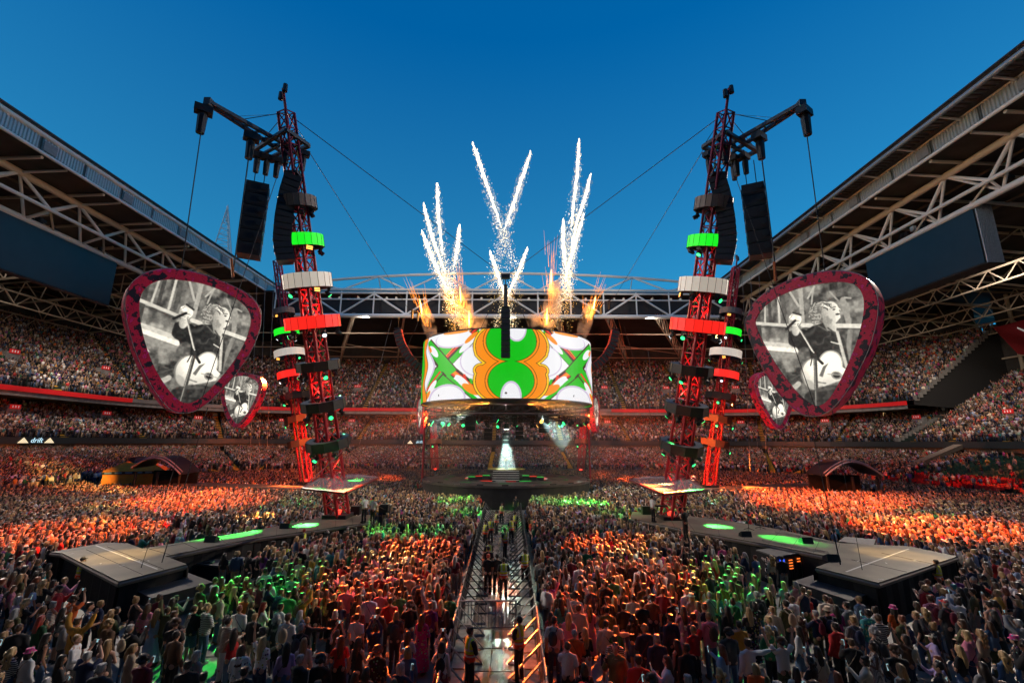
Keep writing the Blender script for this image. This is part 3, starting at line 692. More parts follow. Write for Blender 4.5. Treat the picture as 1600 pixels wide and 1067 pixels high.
# ================================================================== SPEAKERS
grille = mat('speaker_grille', (.018, .02, .024), .6, var=.4, scale=30, bump=.4, bscale=60)
cabm = mat('speaker_cabinet', (.022, .03, .038), .45)
redlit_paint = mat('speaker_painted_red_light', (.30, .03, .025), .6, var=.3, scale=10)  # red stage light on the outer arrays, painted into the cabinet colour
def line_array(name, pts, n, size, facing, label, mats, group):
    """cabinets hung in a curve through pts"""
    L = [(pts[i+1]-pts[i]).length for i in range(len(pts)-1)]; tot = sum(L)
    def along(s):
        for i, l in enumerate(L):
            if s <= l or i == len(L)-1: return lerp(pts[i], pts[i+1], s/l)
            s -= l
    T = thing('line_array', pts[0], label, 'speaker', group)
    f = Vector(facing).normalized(); h = tot/n
    for k in range(n):
        a, b = along(k*h), along((k+1)*h); up = (a-b).normalized(); r = up.cross(f).normalized(); ff = r.cross(up)
        M = Matrix((r, ff, up)).transposed(); c = (a+b)/2
        mb = MB(); w, d = size
        vs = [c + r*x*w*(1 if y > 0 else .86) + ff*y*d + up*z*h*.46*(1 if y > 0 else .8) for x in (-1, 1) for y in (-1, 1) for z in (-1, 1)]
        mb.add(vs, [(0, 1, 3, 2), (4, 6, 7, 5), (0, 4, 5, 1), (2, 3, 7, 6), (0, 2, 6, 4), (1, 5, 7, 3)])
        cb = mb.build('cabinet', mats[0], T)
        mb = MB(); mb.box(c + ff*(d+.015), (w*.9, .012, h*.38), M=M); mb.build('grille', mats[1], cb)
        for x in (-1, 1): mb = MB(); mb.box(c + r*x*(w+.015)*.95 + ff*d*.3, (.02, .09, h*.25), M=M); mb.build('handle', steel if mats[0] is cabm else mats[0], cb)
    mb = MB(); mb.box(along(0)+Vector((0, 0, .15)), (size[0]*.8, size[1], .08)); mb.build('fly_bar', black, T)
    strut('chain', along(0)+Vector((0, 0, .2)), along(0)+Vector((0, 0, 1.8)), .03, black, T, 5)
    return T
def column(pts, w, yaw, n, label):
    T = thing('speaker_column', pts[0], label, 'speaker', 'hung bass columns')
    for k in range(n):
        a, b = lerp(*pts, k/n), lerp(*pts, (k+1)/n); c = (a+b)/2; h = (a-b).length
        mb = MB(); mb.box(c, (w, w*.82, h*.47), rz=yaw); cb = mb.build('cabinet', cabm, T)
        R = Matrix.Rotation(yaw, 3, 'Z')
        for sx in (-1, 1): mb = MB(); mb.box(c + R @ Vector((sx*(w+.01), 0, 0)), (.02, w*.5, h*.2), rz=yaw); mb.build('side_recess', black, cb)
        mb = MB(); mb.box(c + R @ Vector((0, -w*.83, 0)), (w*.86, .02, h*.36), rz=yaw); mb.build('grille', grille, cb)
        mb = MB(); q = c + R @ Vector((w*.55, -w*.86, h*.1)); mb.cyl(q, q+R @ Vector((0, -.1, 0)), .16, .2, 8); mb.build('port', cabm, cb)
    for sx in (-.5, .5): strut('chain', pts[0]+Vector((sx*w, 0, 0)), pts[0]+Vector((sx*w, 0, 2.0)), .03, black, T, 5)
line_array('line_array', [aty(*p, 28.2) for p in ((458, 276), (449, 306), (443, 342), (440, 378), (447, 411))], 14, (.55, .42), (.5, -.9, 0), 'curved black line array hung beside the near left tower', (cabm, grille), 'line arrays')
line_array('line_array', [aty(*p, 28.2) for p in ((1120, 278), (1129, 308), (1135, 342), (1138, 378), (1131, 411))], 14, (.55, .42), (-.5, -.9, 0), 'curved black line array hung beside the near right tower', (cabm, grille), 'line arrays')
column((aty(404, 290, 27.5), aty(388, 402, 27.5)), .66, .45, 6, 'straight black bass column hung left of the near left tower')
column((aty(1175, 292, 27.5), aty(1189, 402, 27.5)), .66, -.45, 6, 'straight black bass column hung right of the near right tower')
line_array('line_array', [aty(790, y, 49.5) for y in (483, 505, 530, 560)], 9, (.5, .42), (0, -1, 0), 'straight black line array hung in front of the middle of the screen drum', (black, grille), 'line arrays')
mb = MB(); hub = aty(790, 432, 49.5); hb = thing('rigging_hub', hub, 'black rigging hub where the long cables meet above the screen drum', 'rigging')
mb.cyl(aty(790, 482, 49.5), aty(790, 445, 49.5), .28, .2, 8); mb.build('hoist_body', black, hb); strut('chain', aty(790, 447, 49.5), hub, .05, black, hb, 5)
mb = MB(); mb.box(hub, (.5, .3, .25)); mb.build('ring_plate', black, hb)
line_array('line_array', [aty(*p, 60) for p in ((622, 516), (627, 536), (638, 556), (652, 572), (667, 578))], 13, (.55, .4), (-.2, -1, 0), 'long curved line array with painted red light left of the screen drum', (redlit_paint, grille), 'line arrays')
line_array('line_array', [aty(*p, 60) for p in ((961, 517), (957, 537), (947, 556), (933, 570), (917, 578))], 13, (.55, .4), (.2, -1, 0), 'long curved line array with painted red light right of the screen drum', (redlit_paint, grille), 'line arrays')
for sx, side in ((-1, 'left'), (1, 'right')):       # lighting bar above each outer array
    a, b = (aty(640, 482, 62), aty(676, 500, 62)) if sx < 0 else (aty(958, 466, 62), aty(906, 496, 62))
    tb = thing('lighting_bar', a, 'thin bar of small lamps hung above the %s curved array' % side, 'lighting')
    strut('bar', a, b, .08, black, tb, 5)
    for k in range(4):
        q = lerp(a, b, (k+.5)/4); mb = MB(); mb.cyl(q, q-Vector((0, 0, 1.3)), .22, .16, 6); mb.build('lamp', black, tb)

# ================================================================== PICK SCREENS
def paint_singer(W=420, H=460):
    """black and white picture of a singer with a guitar, in crop units x 225..875, y 120..830"""
    X, Y = np.meshgrid(np.linspace(225, 875, W), np.linspace(120, 830, H))
    rs = np.random.RandomState(3)
    def smooth(a, k):
        for _ in range(k): a = (a + np.roll(a, 1, 0)+np.roll(a, -1, 0)+np.roll(a, 1, 1)+np.roll(a, -1, 1))/5
        return a
    def noise(c):
        small = rs.rand(H//c+2, W//c+2); big = np.repeat(np.repeat(small, c, 0), c, 1)[:H, :W]; return smooth(big, c)
    I = .34 + .30*(noise(46)-.5) + .22*(noise(14)-.5) + .10*(noise(5)-.5)
    I += .16*np.exp(-((X-420)/150)**2-((Y-440)/90)**2) - .10*np.exp(-((X-330)/120)**2-((Y-680)/120)**2)
    fine = noise(3)-.5; mid = noise(9)-.5; big_ = noise(26)-.5
    def put(mask, v, soft=2):
        nonlocal I
        m = smooth(mask.astype(float), soft); I = I*(1-m) + v*m
    def seg(x0, y0, x1, y1, w):
        dx, dy = x1-x0, y1-y0; L = math.hypot(dx, dy); t = np.clip(((X-x0)*dx+(Y-y0)*dy)/L/L, 0, 1); return np.hypot(X-x0-t*dx, Y-y0-t*dy) < w/2
    def line(x0, y0, x1, y1, w, v, soft=2): put(seg(x0, y0, x1, y1, w), v + .12*mid, soft)
    def inell(cx, cy, rx, ry, ang=0):
        c, s = math.cos(ang), math.sin(ang); u = (X-cx)*c+(Y-cy)*s; w = -(X-cx)*s+(Y-cy)*c; return (u/rx)**2+(w/ry)**2 < 1
    def ell(cx, cy, rx, ry, v, ang=0, soft=2): put(inell(cx, cy, rx, ry, ang), v, soft)
    def inpoly(P):
        m = np.zeros(X.shape, bool); n = len(P)
        for i in range(n):
            (x0, y0), (x1, y1) = P[i], P[(i+1) % n]
            if y0 == y1: continue
            m ^= ((y0 > Y) != (y1 > Y)) & (X < (x1-x0)*(Y-y0)/(y1-y0)+x0)
        return m
    def poly(P, v, soft=2): put(inpoly(P), v, soft)
    # set behind: posts, rails, braces
    for x0, y0, x1, y1, w, v in ((262, 150, 250, 420, 26, .2), (318, 140, 296, 300, 12, .66), (345, 130, 330, 310, 20, .2), (402, 130, 388, 310, 14, .7), (430, 130, 420, 300, 22, .26), (470, 125, 515, 235, 14, .66), (540, 130, 525, 330, 26, .58), (575, 200, 620, 140, 12, .62), (760, 250, 770, 380, 30, .52), (800, 250, 770, 240, 10, .6), (610, 160, 590, 240, 10, .6), (700, 190, 735, 250, 9, .55),
                             (240, 290, 440, 340, 20, .72), (240, 312, 440, 356, 7, .22), (520, 352, 870, 420, 24, .8), (520, 372, 870, 438, 6, .25), (270, 430, 480, 480, 40, .72), (275, 452, 480, 500, 26, .9), (280, 490, 480, 530, 34, .5), (285, 520, 385, 612, 8, .9), (770, 430, 720, 640, 26, .46), (700, 430, 690, 620, 10, .8), (330, 700, 460, 640, 10, .25), (385, 735, 450, 690, 30, .62), (300, 600, 440, 640, 8, .25)):
        line(x0, y0, x1, y1, w, v)
    ell(330, 630, 60, 70, .27+.2*mid, 0, 10); ell(620, 775, 150, 60, .16+.15*mid, 0, 8); ell(820, 560, 60, 60, .34+.2*mid, 0, 10)
    # torso in a dark shirt with folds
    fold = .09 + .10*np.clip(np.sin((X*.6+Y*.9)/17 + 5*big_), 0, 1)**3 + .08*mid + .07*np.clip((X-560)/160, 0, 1)
    poly([(540, 385), (575, 368), (640, 358), (705, 415), (735, 470), (742, 640), (690, 660), (520, 650), (490, 530), (470, 480), (428, 452), (432, 380), (470, 365), (520, 375)], fold, 3)
    ell(468, 425, 42, 50, .12+.08*mid, .3, 4); ell(502, 540, 38, 60, .3+.2*mid, .2, 8)
    line(704, 425, 722, 620, 17, .72); line(664, 474, 712, 496, 7, .8, 1); line(610, 372, 655, 410, 8, .3)
    # neck, head and hair, lit from the right
    lit = lambda x0, x1, a, b: a + (b-a)*np.clip((X-x0)/(x1-x0), 0, 1) + .07*fine
    poly([(632, 345), (705, 350), (702, 425), (652, 405)], lit(630, 705, .38, .8), 3); line(658, 392, 690, 428, 9, .25)
    ell(634, 290, 66, 56, .42+.3*mid, .15, 3)
    ell(684, 308, 48, 64, lit(630, 735, .5, .97), .12, 3); poly([(715, 270), (741, 303), (731, 309), (733, 347), (704, 372), (672, 352), (688, 270)], lit(660, 745, .62, .97), 2)
    ell(664, 350, 26, 26, .52+.1*fine, 0, 5); ell(720, 325, 11, 6, .3, .1, 2); line(712, 324, 731, 325, 4, .14, 1); line(690, 284, 716, 281, 6, .34, 1); ell(706, 295, 8, 4, .16, 0, 1); ell(734, 305, 4, 5, .5, 0, 1); ell(690, 330, 18, 16, .74, 0, 6)
    ell(622, 320, 11, 18, .62, 0, 2); ell(623, 320, 5, 10, .36, 0, 2)
    for k in range(240):
        a = rs.uniform(-3.3, -.35); r = rs.uniform(36, 68); cx, cy = 634+r*math.cos(a)*1.02, 296+r*math.sin(a)*.86; L_ = rs.uniform(8, 20); th = a+PI/2+rs.uniform(-.7, .5)
        line(cx-L_*math.cos(th), cy-L_*math.sin(th)*.7, cx+L_*math.cos(th), cy+L_*math.sin(th)*.7, rs.uniform(2.5, 5), rs.choice([.2, .35, .55, .8, .95]) * (.75 + .35*(cx > 640)), 1)
    for k in range(40): y_ = 285+k*1.9; line(574+rs.uniform(0, 26), y_, 590+rs.uniform(0, 28), y_+rs.uniform(2, 9), 4, rs.choice([.25, .45, .7]), 1)
    # raised fist, forearm, microphone on its stand
    ell(478, 375, 24, 34, lit(455, 505, .55, .88), .1, 3); ell(482, 312, 38, 42, lit(446, 518, .6, .98), .2, 3); ell(468, 296, 20, 13, .98, .4, 2); line(455, 318, 508, 322, 4, .4, 2); line(458, 336, 502, 340, 4, .42, 2); line(452, 300, 470, 284, 4, .45, 2)
    line(422, 360, 482, 318, 15, .13, 1); line(488, 340, 560, 520, 11, .8, 1); line(493, 345, 563, 515, 3, .25, 1); line(478, 268, 520, 290, 12, .16, 2)
    # guitar, shaded round its edge
    gs = 1.0 - .28*np.clip((Y-620)/110, 0, 1) - .25*np.clip((540-X)/80, 0, 1) + .05*mid
    ell(548, 640, 78, 90, gs*.55, .2, 2); ell(550, 638, 70, 82, gs*.98, .2, 3); ell(640, 600, 68, 82, gs*.6, .3, 2); ell(640, 600, 60, 74, gs*.97, .3, 3); poly([(560, 560), (690, 612), (728, 640), (708, 684), (590, 716), (520, 712)], gs*.98, 3)
    ell(664, 662, 28, 22, .5, .3, 1); ell(664, 662, 19, 14, .13, .3, 2); poly([(572, 655), (600, 606), (634, 588), (612, 618), (590, 664)], .34, 4); line(560, 690, 600, 700, 8, .45, 2)
    ell(516, 700, 40, 20, .62, .8, 8); line(620, 650, 728, 668, 6, .6, 2)
    line(548, 520, 600, 588, 15, .11, 1); line(566, 540, 535, 822, 20, .2, 2); line(560, 560, 530, 820, 5, .5, 1); line(533, 592, 552, 540, 7, .16, 1)
    line(548, 735, 640, 728, 18, .26, 3)
    I = smooth(I, 1); I = np.clip(I + .05*fine + .03*(rs.rand(H, W)-.5), .02, 1)
    I = np.clip((I-.03)*1.1, 0, 1)**.84
    im = bpy.data.images.new('singer_picture', W, H, float_buffer=False); px = np.ones((H, W, 4), np.float32)
    tint = np.array([1.0, .97, .90])
    px[..., :3] = (np.clip(I[..., None]*tint, 0, 1))[::-1]; im.pixels.foreach_set(px.ravel()); im.pack(); return im
def image_screen(name, im, es):
    m = bpy.data.materials.new(name); m.use_nodes = True; n, l = m.node_tree.nodes, m.node_tree.links; p = n['Principled BSDF']
    t = n.new('ShaderNodeTexImage'); t.image = im; t.extension = 'EXTEND'; p.inputs['Base Color'].default_value = (.02, .02, .02, 1); p.inputs['Roughness'].default_value = .5
    l.new(t.outputs[0], p.inputs['Emission Color']); p.inputs['Emission Strength'].default_value = es; return m
singer = image_screen('singer_screen', paint_singer(), 1.22)
def splat_mat():
    m = bpy.data.materials.new('splattered_frame'); m.use_nodes = True; n, l = m.node_tree.nodes, m.node_tree.links; p = n['Principled BSDF']
    tc = n.new('ShaderNodeTexCoord'); a = n.new('ShaderNodeTexNoise'); a.inputs['Scale'].default_value = 2.6; a.inputs['Detail'].default_value = 6; a.inputs['Roughness'].default_value = .6; l.new(tc.outputs['Object'], a.inputs['Vector'])
    r = n.new('ShaderNodeValToRGB'); r.color_ramp.interpolation = 'CONSTANT'; e = r.color_ramp.elements; e[0].color = (.006, .005, .012, 1); e[0].position = 0
    e[1].position = .455; e[1].color = (.26, .006, .03, 1); x = r.color_ramp.elements.new(.56); x.color = (.19, .004, .02, 1); x = r.color_ramp.elements.new(.62); x.color = (.30, .01, .13, 1); x = r.color_ramp.elements.new(.66); x.color = (.2, .005, .03, 1); x = r.color_ramp.elements.new(.75); x.color = (.4, .16, .02, 1)
    l.new(a.outputs['Fac'], r.inputs[0]); l.new(r.outputs[0], p.inputs['Base Color']); p.inputs['Roughness'].default_value = .45; l.new(r.outputs[0], p.inputs['Emission Color']); p.inputs['Emission Strength'].default_value = .32; return m  # the frame is no lamp; this faint glow lifts its painted colours
splat = splat_mat()
def chaikin(P, k=2):
    for _ in range(k):
        Q = []
        for i in range(len(P)):
            a, b = Vector(P[i]), Vector(P[(i+1) % len(P)]); Q += [a*.75+b*.25, a*.25+b*.75]
        P = Q
    return P
def pick_screen(outer, inner, c, nrm, depth, label, uvbox, flip_uv=None, basis=None):
    nrm = Vector(nrm).normalized(); T = thing('pick_screen', c, label, 'screen', 'guitar pick shaped screens')
    O, I = chaikin(outer), chaikin(inner); n = len(O); assert n == len(I)
    back = -nrm*depth; cen = sum(I, Vector((0, 0, 0)))/n
    mb = MB()   # frame: bevelled front ring, sides, inner lip, closed back
    lift = nrm*.10
    bev = [lerp(o, i, .12)+lift for o, i in zip(O, I)]; lip = [i+lift for i in I]; rec = [i-nrm*.12 for i in I]; B = [o+back for o in O]
    vs = O+bev+lip+rec+B; fs = []
    for i in range(n):
        j = (i+1) % n
        for a, b in ((4, 0), (0, 1), (1, 2), (2, 3)): fs.append((a*n+i, a*n+j, b*n+j, b*n+i))
    fs.append(tuple(4*n+i for i in range(n)))
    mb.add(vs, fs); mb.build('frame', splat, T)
    mb = MB(); tr = chaikin([lerp(o, i, .02)+nrm*.11 for o, i in zip(outer, inner)], 2); mb.tube(tr+[tr[0]], .022, 5); mb.build('trim', mat('trim_grey', (.25, .23, .24), .4), T)
    # screen with picture
    sv = [i-nrm*.06 for i in I]; me = bpy.data.meshes.new('screen'); off = wloc(T)
    me.from_pydata([tuple(v-off) for v in sv], [], [tuple(range(n))]); me.materials.append(singer); uv = me.uv_layers.new()
    r, u = basis
    xs = [(v-cen).dot(r) for v in sv]; ys = [(v-cen).dot(u) for v in sv]
    x0, x1, y0, y1 = min(xs), max(xs), min(ys), max(ys)
    ua, ub, va, vb = uvbox
    for li, lp in enumerate(me.loops):
        i = lp.vertex_index; uv.data[li].uv = (ua+(ub-ua)*(xs[i]-x0)/(x1-x0), va+(vb-va)*(ys[i]-y0)/(y1-y0))
    o = bpy.data.objects.new('screen', me); COL.objects.link(o); o.parent = T
    bm = bmesh.new(); bm.from_mesh(me); bm.faces.ensure_lookup_table(); bm.normal_update()
    if bm.faces[0].normal.dot(nrm) < 0: bmesh.ops.reverse_faces(bm, faces=bm.faces)
    bm.to_mesh(me); bm.free()
    return T
def crop(P, s, ox, oy): return [(ox+x/s, oy+y/s) for x, y in P]
LO = crop([(150, 250), (185, 150), (270, 90), (380, 66), (500, 78), (620, 110), (740, 158), (850, 212), (912, 285), (920, 365), (890, 470), (840, 568), (770, 665), (690, 752), (610, 828), (540, 868), (470, 878), (400, 852), (335, 775), (265, 650), (205, 510), (165, 370)], 3.557, 150, 400)
LI = crop([(236, 258), (262, 185), (325, 142), (400, 128), (490, 135), (590, 152), (690, 186), (790, 240), (848, 295), (866, 355), (845, 440), (800, 535), (740, 622), (672, 700), (605, 770), (555, 808), (505, 822), (455, 803), (395, 738), (325, 630), (275, 500), (244, 370)], 3.557, 150, 400)
RO = crop([(420, 250), (448, 185), (515, 132), (610, 88), (710, 62), (800, 57), (885, 72), (930, 118), (952, 180), (945, 262), (918, 360), (878, 445), (828, 535), (772, 605), (715, 638), (650, 636), (590, 592), (540, 530), (490, 450), (450, 370), (430, 310), (421, 280)], 2.54, 1000, 400)
RI = crop([(457, 252), (490, 200), (550, 158), (630, 127), (720, 108), (800, 101), (855, 112), (884, 145), (893, 190), (885, 260), (862, 345), (835, 412), (795, 500), (755, 568), (718, 597), (680, 590), (630, 548), (590, 500), (545, 440), (500, 362), (470, 305), (460, 275)], 2.54, 1000, 400)
NL, NR = Vector((.72, -.69, -.03)).normalized(), Vector((-.78, -.62, -.03)).normalized()
cL, cR = Vector((-17.3, 24.9, 13)), Vector((15.6, 24.6, 13))
UP = Vector((0, 0, 1))
pick_screen([atplane(*p, cL, NL) for p in LO], [atplane(*p, cL, NL) for p in LI], cL, NL, 1.0, 'big left guitar pick screen showing a singer in black and white', (0.02, .985, .012, .985), basis=(Vector((-NL.y, NL.x, 0)).normalized(), UP))
pick_screen([atplane(*p, cR, NR) for p in RO], [atplane(*p, cR, NR) for p in RI], cR, NR, 1.0, 'big right guitar pick screen showing a singer in black and white', (0.02, .985, .012, .985), basis=(Vector((-NR.y, NR.x, 0)).normalized(), UP))
# the smaller looking picks further off share the shape of the first, in metres
rL = Vector((-NL.y, NL.x, 0)).normalized()
cc = sum([atplane(*p, cL, NL) for p in LO], Vector((0, 0, 0)))/len(LO)
sh = lambda P: [((atplane(*p, cL, NL)-cc).dot(rL), (atplane(*p, cL, NL)-cc).z) for p in P]
SO, SI = sh(LO), sh(LI)
for c, nn, mir, lab, k in ((aty(375, 621, 58), (-.12, -1, 0), 1, 'smaller looking pick screen half hidden behind the big left one', .9), (aty(1211, 622, 56), (.25, -1, 0), 1, 'smaller looking pick screen half hidden behind the big right one', .9),
                        (aty(656, 646, 88), (-.92, -.38, 0), 1, 'narrow far pick screen seen edge on left of the drum', .92), (aty(932, 645, 88), (.92, -.38, 0), 1, 'narrow far pick screen seen edge on right of the drum', .92)):
    nn = Vector(nn).normalized(); r = Vector((-nn.y, nn.x, 0))
    pick_screen([c+r*x*k+UP*z*k for x, z in SO], [c+r*x*k+UP*z*k for x, z in SI], c, nn, .9, lab, (0.02, .985, .012, .985), basis=(r, UP))
# ================================================================== STAGE
deckm = mat('stage_deck', (.055, .052, .05), .38, var=.35, scale=.9, bump=.1, bscale=20)
deckside = mat('deck_edge', (.16, .14, .13), .5, var=.2, scale=2)
ledred = mat('stage_led_red', (.3, .02, .02), .4, emit=(1, .05, .02), es=.55); ledgreen = mat('stage_led_green', (.02, .3, .04), .4, emit=(.05, .8, .1), es=.4); ledwhite = mat('stage_led_white', (.6, .6, .58), .4, emit=(1, .95, .85), es=.2)
S = thing('round_stage', (X0, YC, 0), 'low round black stage with a lit stepped centre in the middle of the crowd', 'stage')
R0 = 10.7
def disc(z0, z1, r0, r1, n=48, c=(X0, YC)):
    b = MB(); b.loft([(c[0], c[1], z0, r0, r0), (c[0], c[1], z1, r1, r1)], n); return b
b = disc(-.45, 1.78, R0-.25, R0-.1); b.build('skirt', blackcloth, S)
b = disc(1.78, 2.0, R0, R0); b.build('deck', deckm, S)
for k in range(24):      # rim lights and small boxes
    t = 2*PI*k/24; mb = MB(); mb.box((X0+(R0-.25)*math.cos(t), YC+(R0-.25)*math.sin(t), 2.06), (.35, .12, .06), rz=t+PI/2); mb.build('rim_box', rnd.choice((black, deckside)), S)
def ringseg(r0, r1, z, t0, t1, h=.03):
    b = MB(); n = 6; P = [(X0+r1*math.cos(t0+(t1-t0)*i/n), YC+r1*math.sin(t0+(t1-t0)*i/n)) for i in range(n+1)] + [(X0+r0*math.cos(t1-(t1-t0)*i/n), YC+r0*math.sin(t1-(t1-t0)*i/n)) for i in range(n+1)]
    return b.prism(P, z, z+h)
for k in range(20):
    t0 = 2*PI*k/20; m = (ledred, ledgreen, deckm, ledred, ledwhite)[k % 5]; ringseg(4.6, 5.3, 2.01, t0+.01, t0+2*PI/20-.01).build('led_segment', m, S)
for k in range(30):
    t0 = 2*PI*k/30; ringseg(7.6, 8.0, 2.01, t0+.02, t0+2*PI/30-.02).build('floor_marking', (deckm, ledgreen, deckside)[k % 3] if k % 3 != 1 else mat('dim_green_mark', (.02, .1, .03), .5, emit=(.05, .5, .1), es=.12), S)
disc(2.0, 2.35, 4.4, 4.4).build('step', black, S); disc(2.35, 2.75, 3.5, 3.5).build('step', deckm, S); disc(2.75, 3.15, 2.5, 2.5).build('step', black, S); disc(3.15, 3.22, 2.45, 2.45).build('top_plate', mat('yellow_top', (.4, .34, .1), .5), S)
for k in range(5):       # white edged stair in front
    mb = MB(); mb.box((X0, YC-4.9+k*.55, 2.1+k*.22), (1.6, .26, .1)); st = mb.build('stair_tread', black, S)
    mb = MB(); mb.box((X0, YC-5.17+k*.55, 2.19+k*.22), (1.6, .02, .018)); mb.build('nosing', ledwhite, st)
for sx in (-1, 1):
    for k in range(3): mb = MB(); mb.box((X0+sx*(2.4+k*.9), YC-3.6+k*.4, 2.3-k*.06), (.42, .5, .28-k*.05)); bx = mb.build('riser_block', black, S); mb = MB(); mb.box((X0+sx*(2.4+k*.9), YC-3.6+k*.4, 2.6-k*.11), (.42, .5, .02)); mb.build('red_edge', ledred if k % 2 else ledgreen, bx)
S.location.z = .45
# screen drum
def paint_drum(W=900, H=300):
    th, vv = np.meshgrid(np.linspace(-PI/2, PI/2, W), np.linspace(0, 1, H))
    X = 575 + 430*np.sin(th); Y = 137 + vv*360
    img = np.ones((H, W, 3))*np.array([.94, .94, .95])
    XM = np.where(X > 597, 1194-X, X)     # mirrored about the middle
    def put(m, c): img[m] = c
    GR, ORG, YL, RD, DK, WH, LV = (.04, .74, .06), (.98, .56, .02), (1., .8, .1), (.9, .16, .02), (.2, .07, .04), (.95, .95, .96), (.82, .76, .86)
    el = lambda cx, cy, rx, ry, a=0: (((XM-cx)*math.cos(a)+(Y-cy)*math.sin(a))/rx)**2+((-(XM-cx)*math.sin(a)+(Y-cy)*math.cos(a))/ry)**2 < 1
    def band(x0, y0, x1, y1, w): dx, dy = x1-x0, y1-y0; L = math.hypot(dx, dy); return np.abs((XM-x0)*dy-(Y-y0)*dx)/L < w
    # left cross
    put(XM < 420, WH)
    def arm(x0, y0, x1, y1, w, c, off=0.0):
        dx, dy = x1-x0, y1-y0; L = math.hypot(dx, dy); t = ((XM-x0)*dx+(Y-y0)*dy)/L/L; d = ((XM-x0)*dy-(Y-y0)*dx)/L - off
        put((np.abs(d) < w) & (t > 0) & (t < 1) & (XM > 150) & (XM < 520), c)
    tri = (XM < 420) & (np.abs(XM-290) < np.abs(Y-318)*.62+10) & (np.abs(Y-318) < 112); put(tri, GR)
    arm(290, 318, 470, 120, 31, DK); arm(290, 318, 470, 120, 15, GR, -14); arm(290, 318, 480, 125, 5, RD, 20); arm(290, 318, 470, 120, 3, ORG, 27)
    arm(290, 318, 520, 545, 33, DK); arm(290, 318, 520, 545, 14, RD, 8); arm(330, 357, 520, 545, 8, ORG, 10); arm(290, 318, 520, 545, 9, GR, -20); arm(350, 380, 520, 545, 6, WH, -6)
    arm(295, 313, 170, 455, 31, DK); arm(295, 313, 170, 455, 24, GR); arm(280, 330, 190, 440, 5, RD, 6)
    arm(330, 358, 190, 168, 33, DK); arm(335, 362, 190, 168, 27, GR); arm(300, 340, 190, 175, 2.5, DK, 14)
    put(np.hypot(XM-292, Y-318) < 30, GR)
    for y0, s in ((265, -1), (385, 1)):
        for k in range(5):
            x = 395+k*22; put((np.abs(XM-x-(Y-y0)*s*.3) < 6) & (np.abs(Y-(y0+s*k*24)) < 14), (RD, GR, DK, ORG, RD)[k])
    for e, c in ((el(335, 175, 92, 50), LV), (el(335, 170, 86, 46), WH), (el(310, 492, 92, 76), LV), (el(310, 496, 84, 70), WH), (el(405, 212, 58, 15, -.85), WH), (el(385, 410, 50, 17, .85), WH), (el(235, 225, 44, 15, 1.0), WH), (el(232, 425, 44, 14, -1.0), WH), (el(420, 178, 40, 11, -.8), ORG), (el(422, 450, 46, 18, .65), ORG), (el(345, 140, 60, 10), ORG), (el(205, 470, 34, 11, -1.0), ORG), (el(205, 200, 30, 10, 1.0), ORG)):
        put(e, c)
    # edge waves
    put(XM < 235+14*np.cos((Y-310)/40) - np.abs(Y-310)*.16, LV); put(XM < 226+12*np.cos((Y-310)/40) - np.abs(Y-310)*.16, WH); put(XM < 196+9*np.cos((Y-300)/30), DK); put(XM < 193+9*np.cos((Y-300)/30), ORG); put(XM < 176+6*np.cos((Y-300)/36), DK); put(XM < 173+6*np.cos((Y-300)/36), GR)
    # centre
    put((XM > 455) & (np.abs(XM-597) < 150), WH)
    lob = lambda g: (np.hypot(XM-548, (Y-225)*1.0) < 108+g) | (np.hypot(XM-555, Y-405) < 112+g) | ((np.hypot(XM-468, Y-262) < 22+g)) | (np.hypot(XM-466, Y-352) < 24+g) | ((XM > 500) & (np.abs(Y-310) < 60))
    wl_ = (np.hypot((XM-455), (Y-300)) < 84); put(wl_ & (XM > 372), LV); put((np.hypot((XM-455), (Y-300)) < 79) & (XM > 376), WH)
    put(lob(12), DK); put(lob(10), YL); put(lob(1), DK); put(lob(-1), ORG)
    cir = lambda g: (np.hypot(XM-597, Y-200) < 110+g) | (np.hypot(XM-597, Y-408) < 99+g)
    put(cir(14), DK); put(cir(12), ORG); put(cir(2), DK); put(cir(0), GR)
    put(el(597, 490, 46, 80), LV); put(el(597, 494, 38, 74), WH); put((np.hypot(X-620, (Y-135)*.62) < 44) & (Y < 205), LV); put((np.hypot(X-620, (Y-135)*.62) < 38) & (Y < 200), WH)
    for _ in range(1): img[1:-1, 1:-1] = (img[1:-1, 1:-1]*2 + img[:-2, 1:-1] + img[2:, 1:-1] + img[1:-1, :-2] + img[1:-1, 2:])/6
    im = bpy.data.images.new('drum_picture', W, H); px = np.ones((H, W, 4), np.float32); px[..., :3] = img[::-1]; im.pixels.foreach_set(px.ravel()); im.pack(); return im
drumm = image_screen('drum_screen', paint_drum(), 1.0)
D = thing('screen_drum', (X0, YC, 15), 'round screen drum over the stage showing green orange and white graphics', 'screen')
RD_, ZD0, ZD1 = 11.3, 11.75, 19.7
me = bpy.data.meshes.new('led_wall'); N = 72; vs = []; fs = []; uvs = []
for i in range(N+1):
    t = -PI/2 + 2*PI*i/N - PI/2   # start at the left end of the front half
    vs += [(RD_*math.cos(t), RD_*math.sin(t)*.92, ZD0-15), (RD_*math.cos(t), RD_*math.sin(t)*.92, ZD1-15)]
t_of = lambda i: -PI/2 + 2*PI*i/N - PI/2
for i in range(N): fs.append((2*i, 2*i+2, 2*i+3, 2*i+1))
me.from_pydata(vs, [], fs); uv = me.uv_layers.new(); me.materials.append(drumm)
li = 0
for i in range(N):
    for (k, v) in ((i, 0), (i+1, 0), (i+1, 1), (i, 1)):
        # i = 0..N/2 back left to front, the front half spans u 0..1 and the back half repeats it
        f = (k/N*2) % 1.0 if k not in (N//2, N) else (1.0 if k != i else 0.0)
        uv.data[li].uv = (f if not (k == i+1 and f == 0) else 1.0, v); li += 1
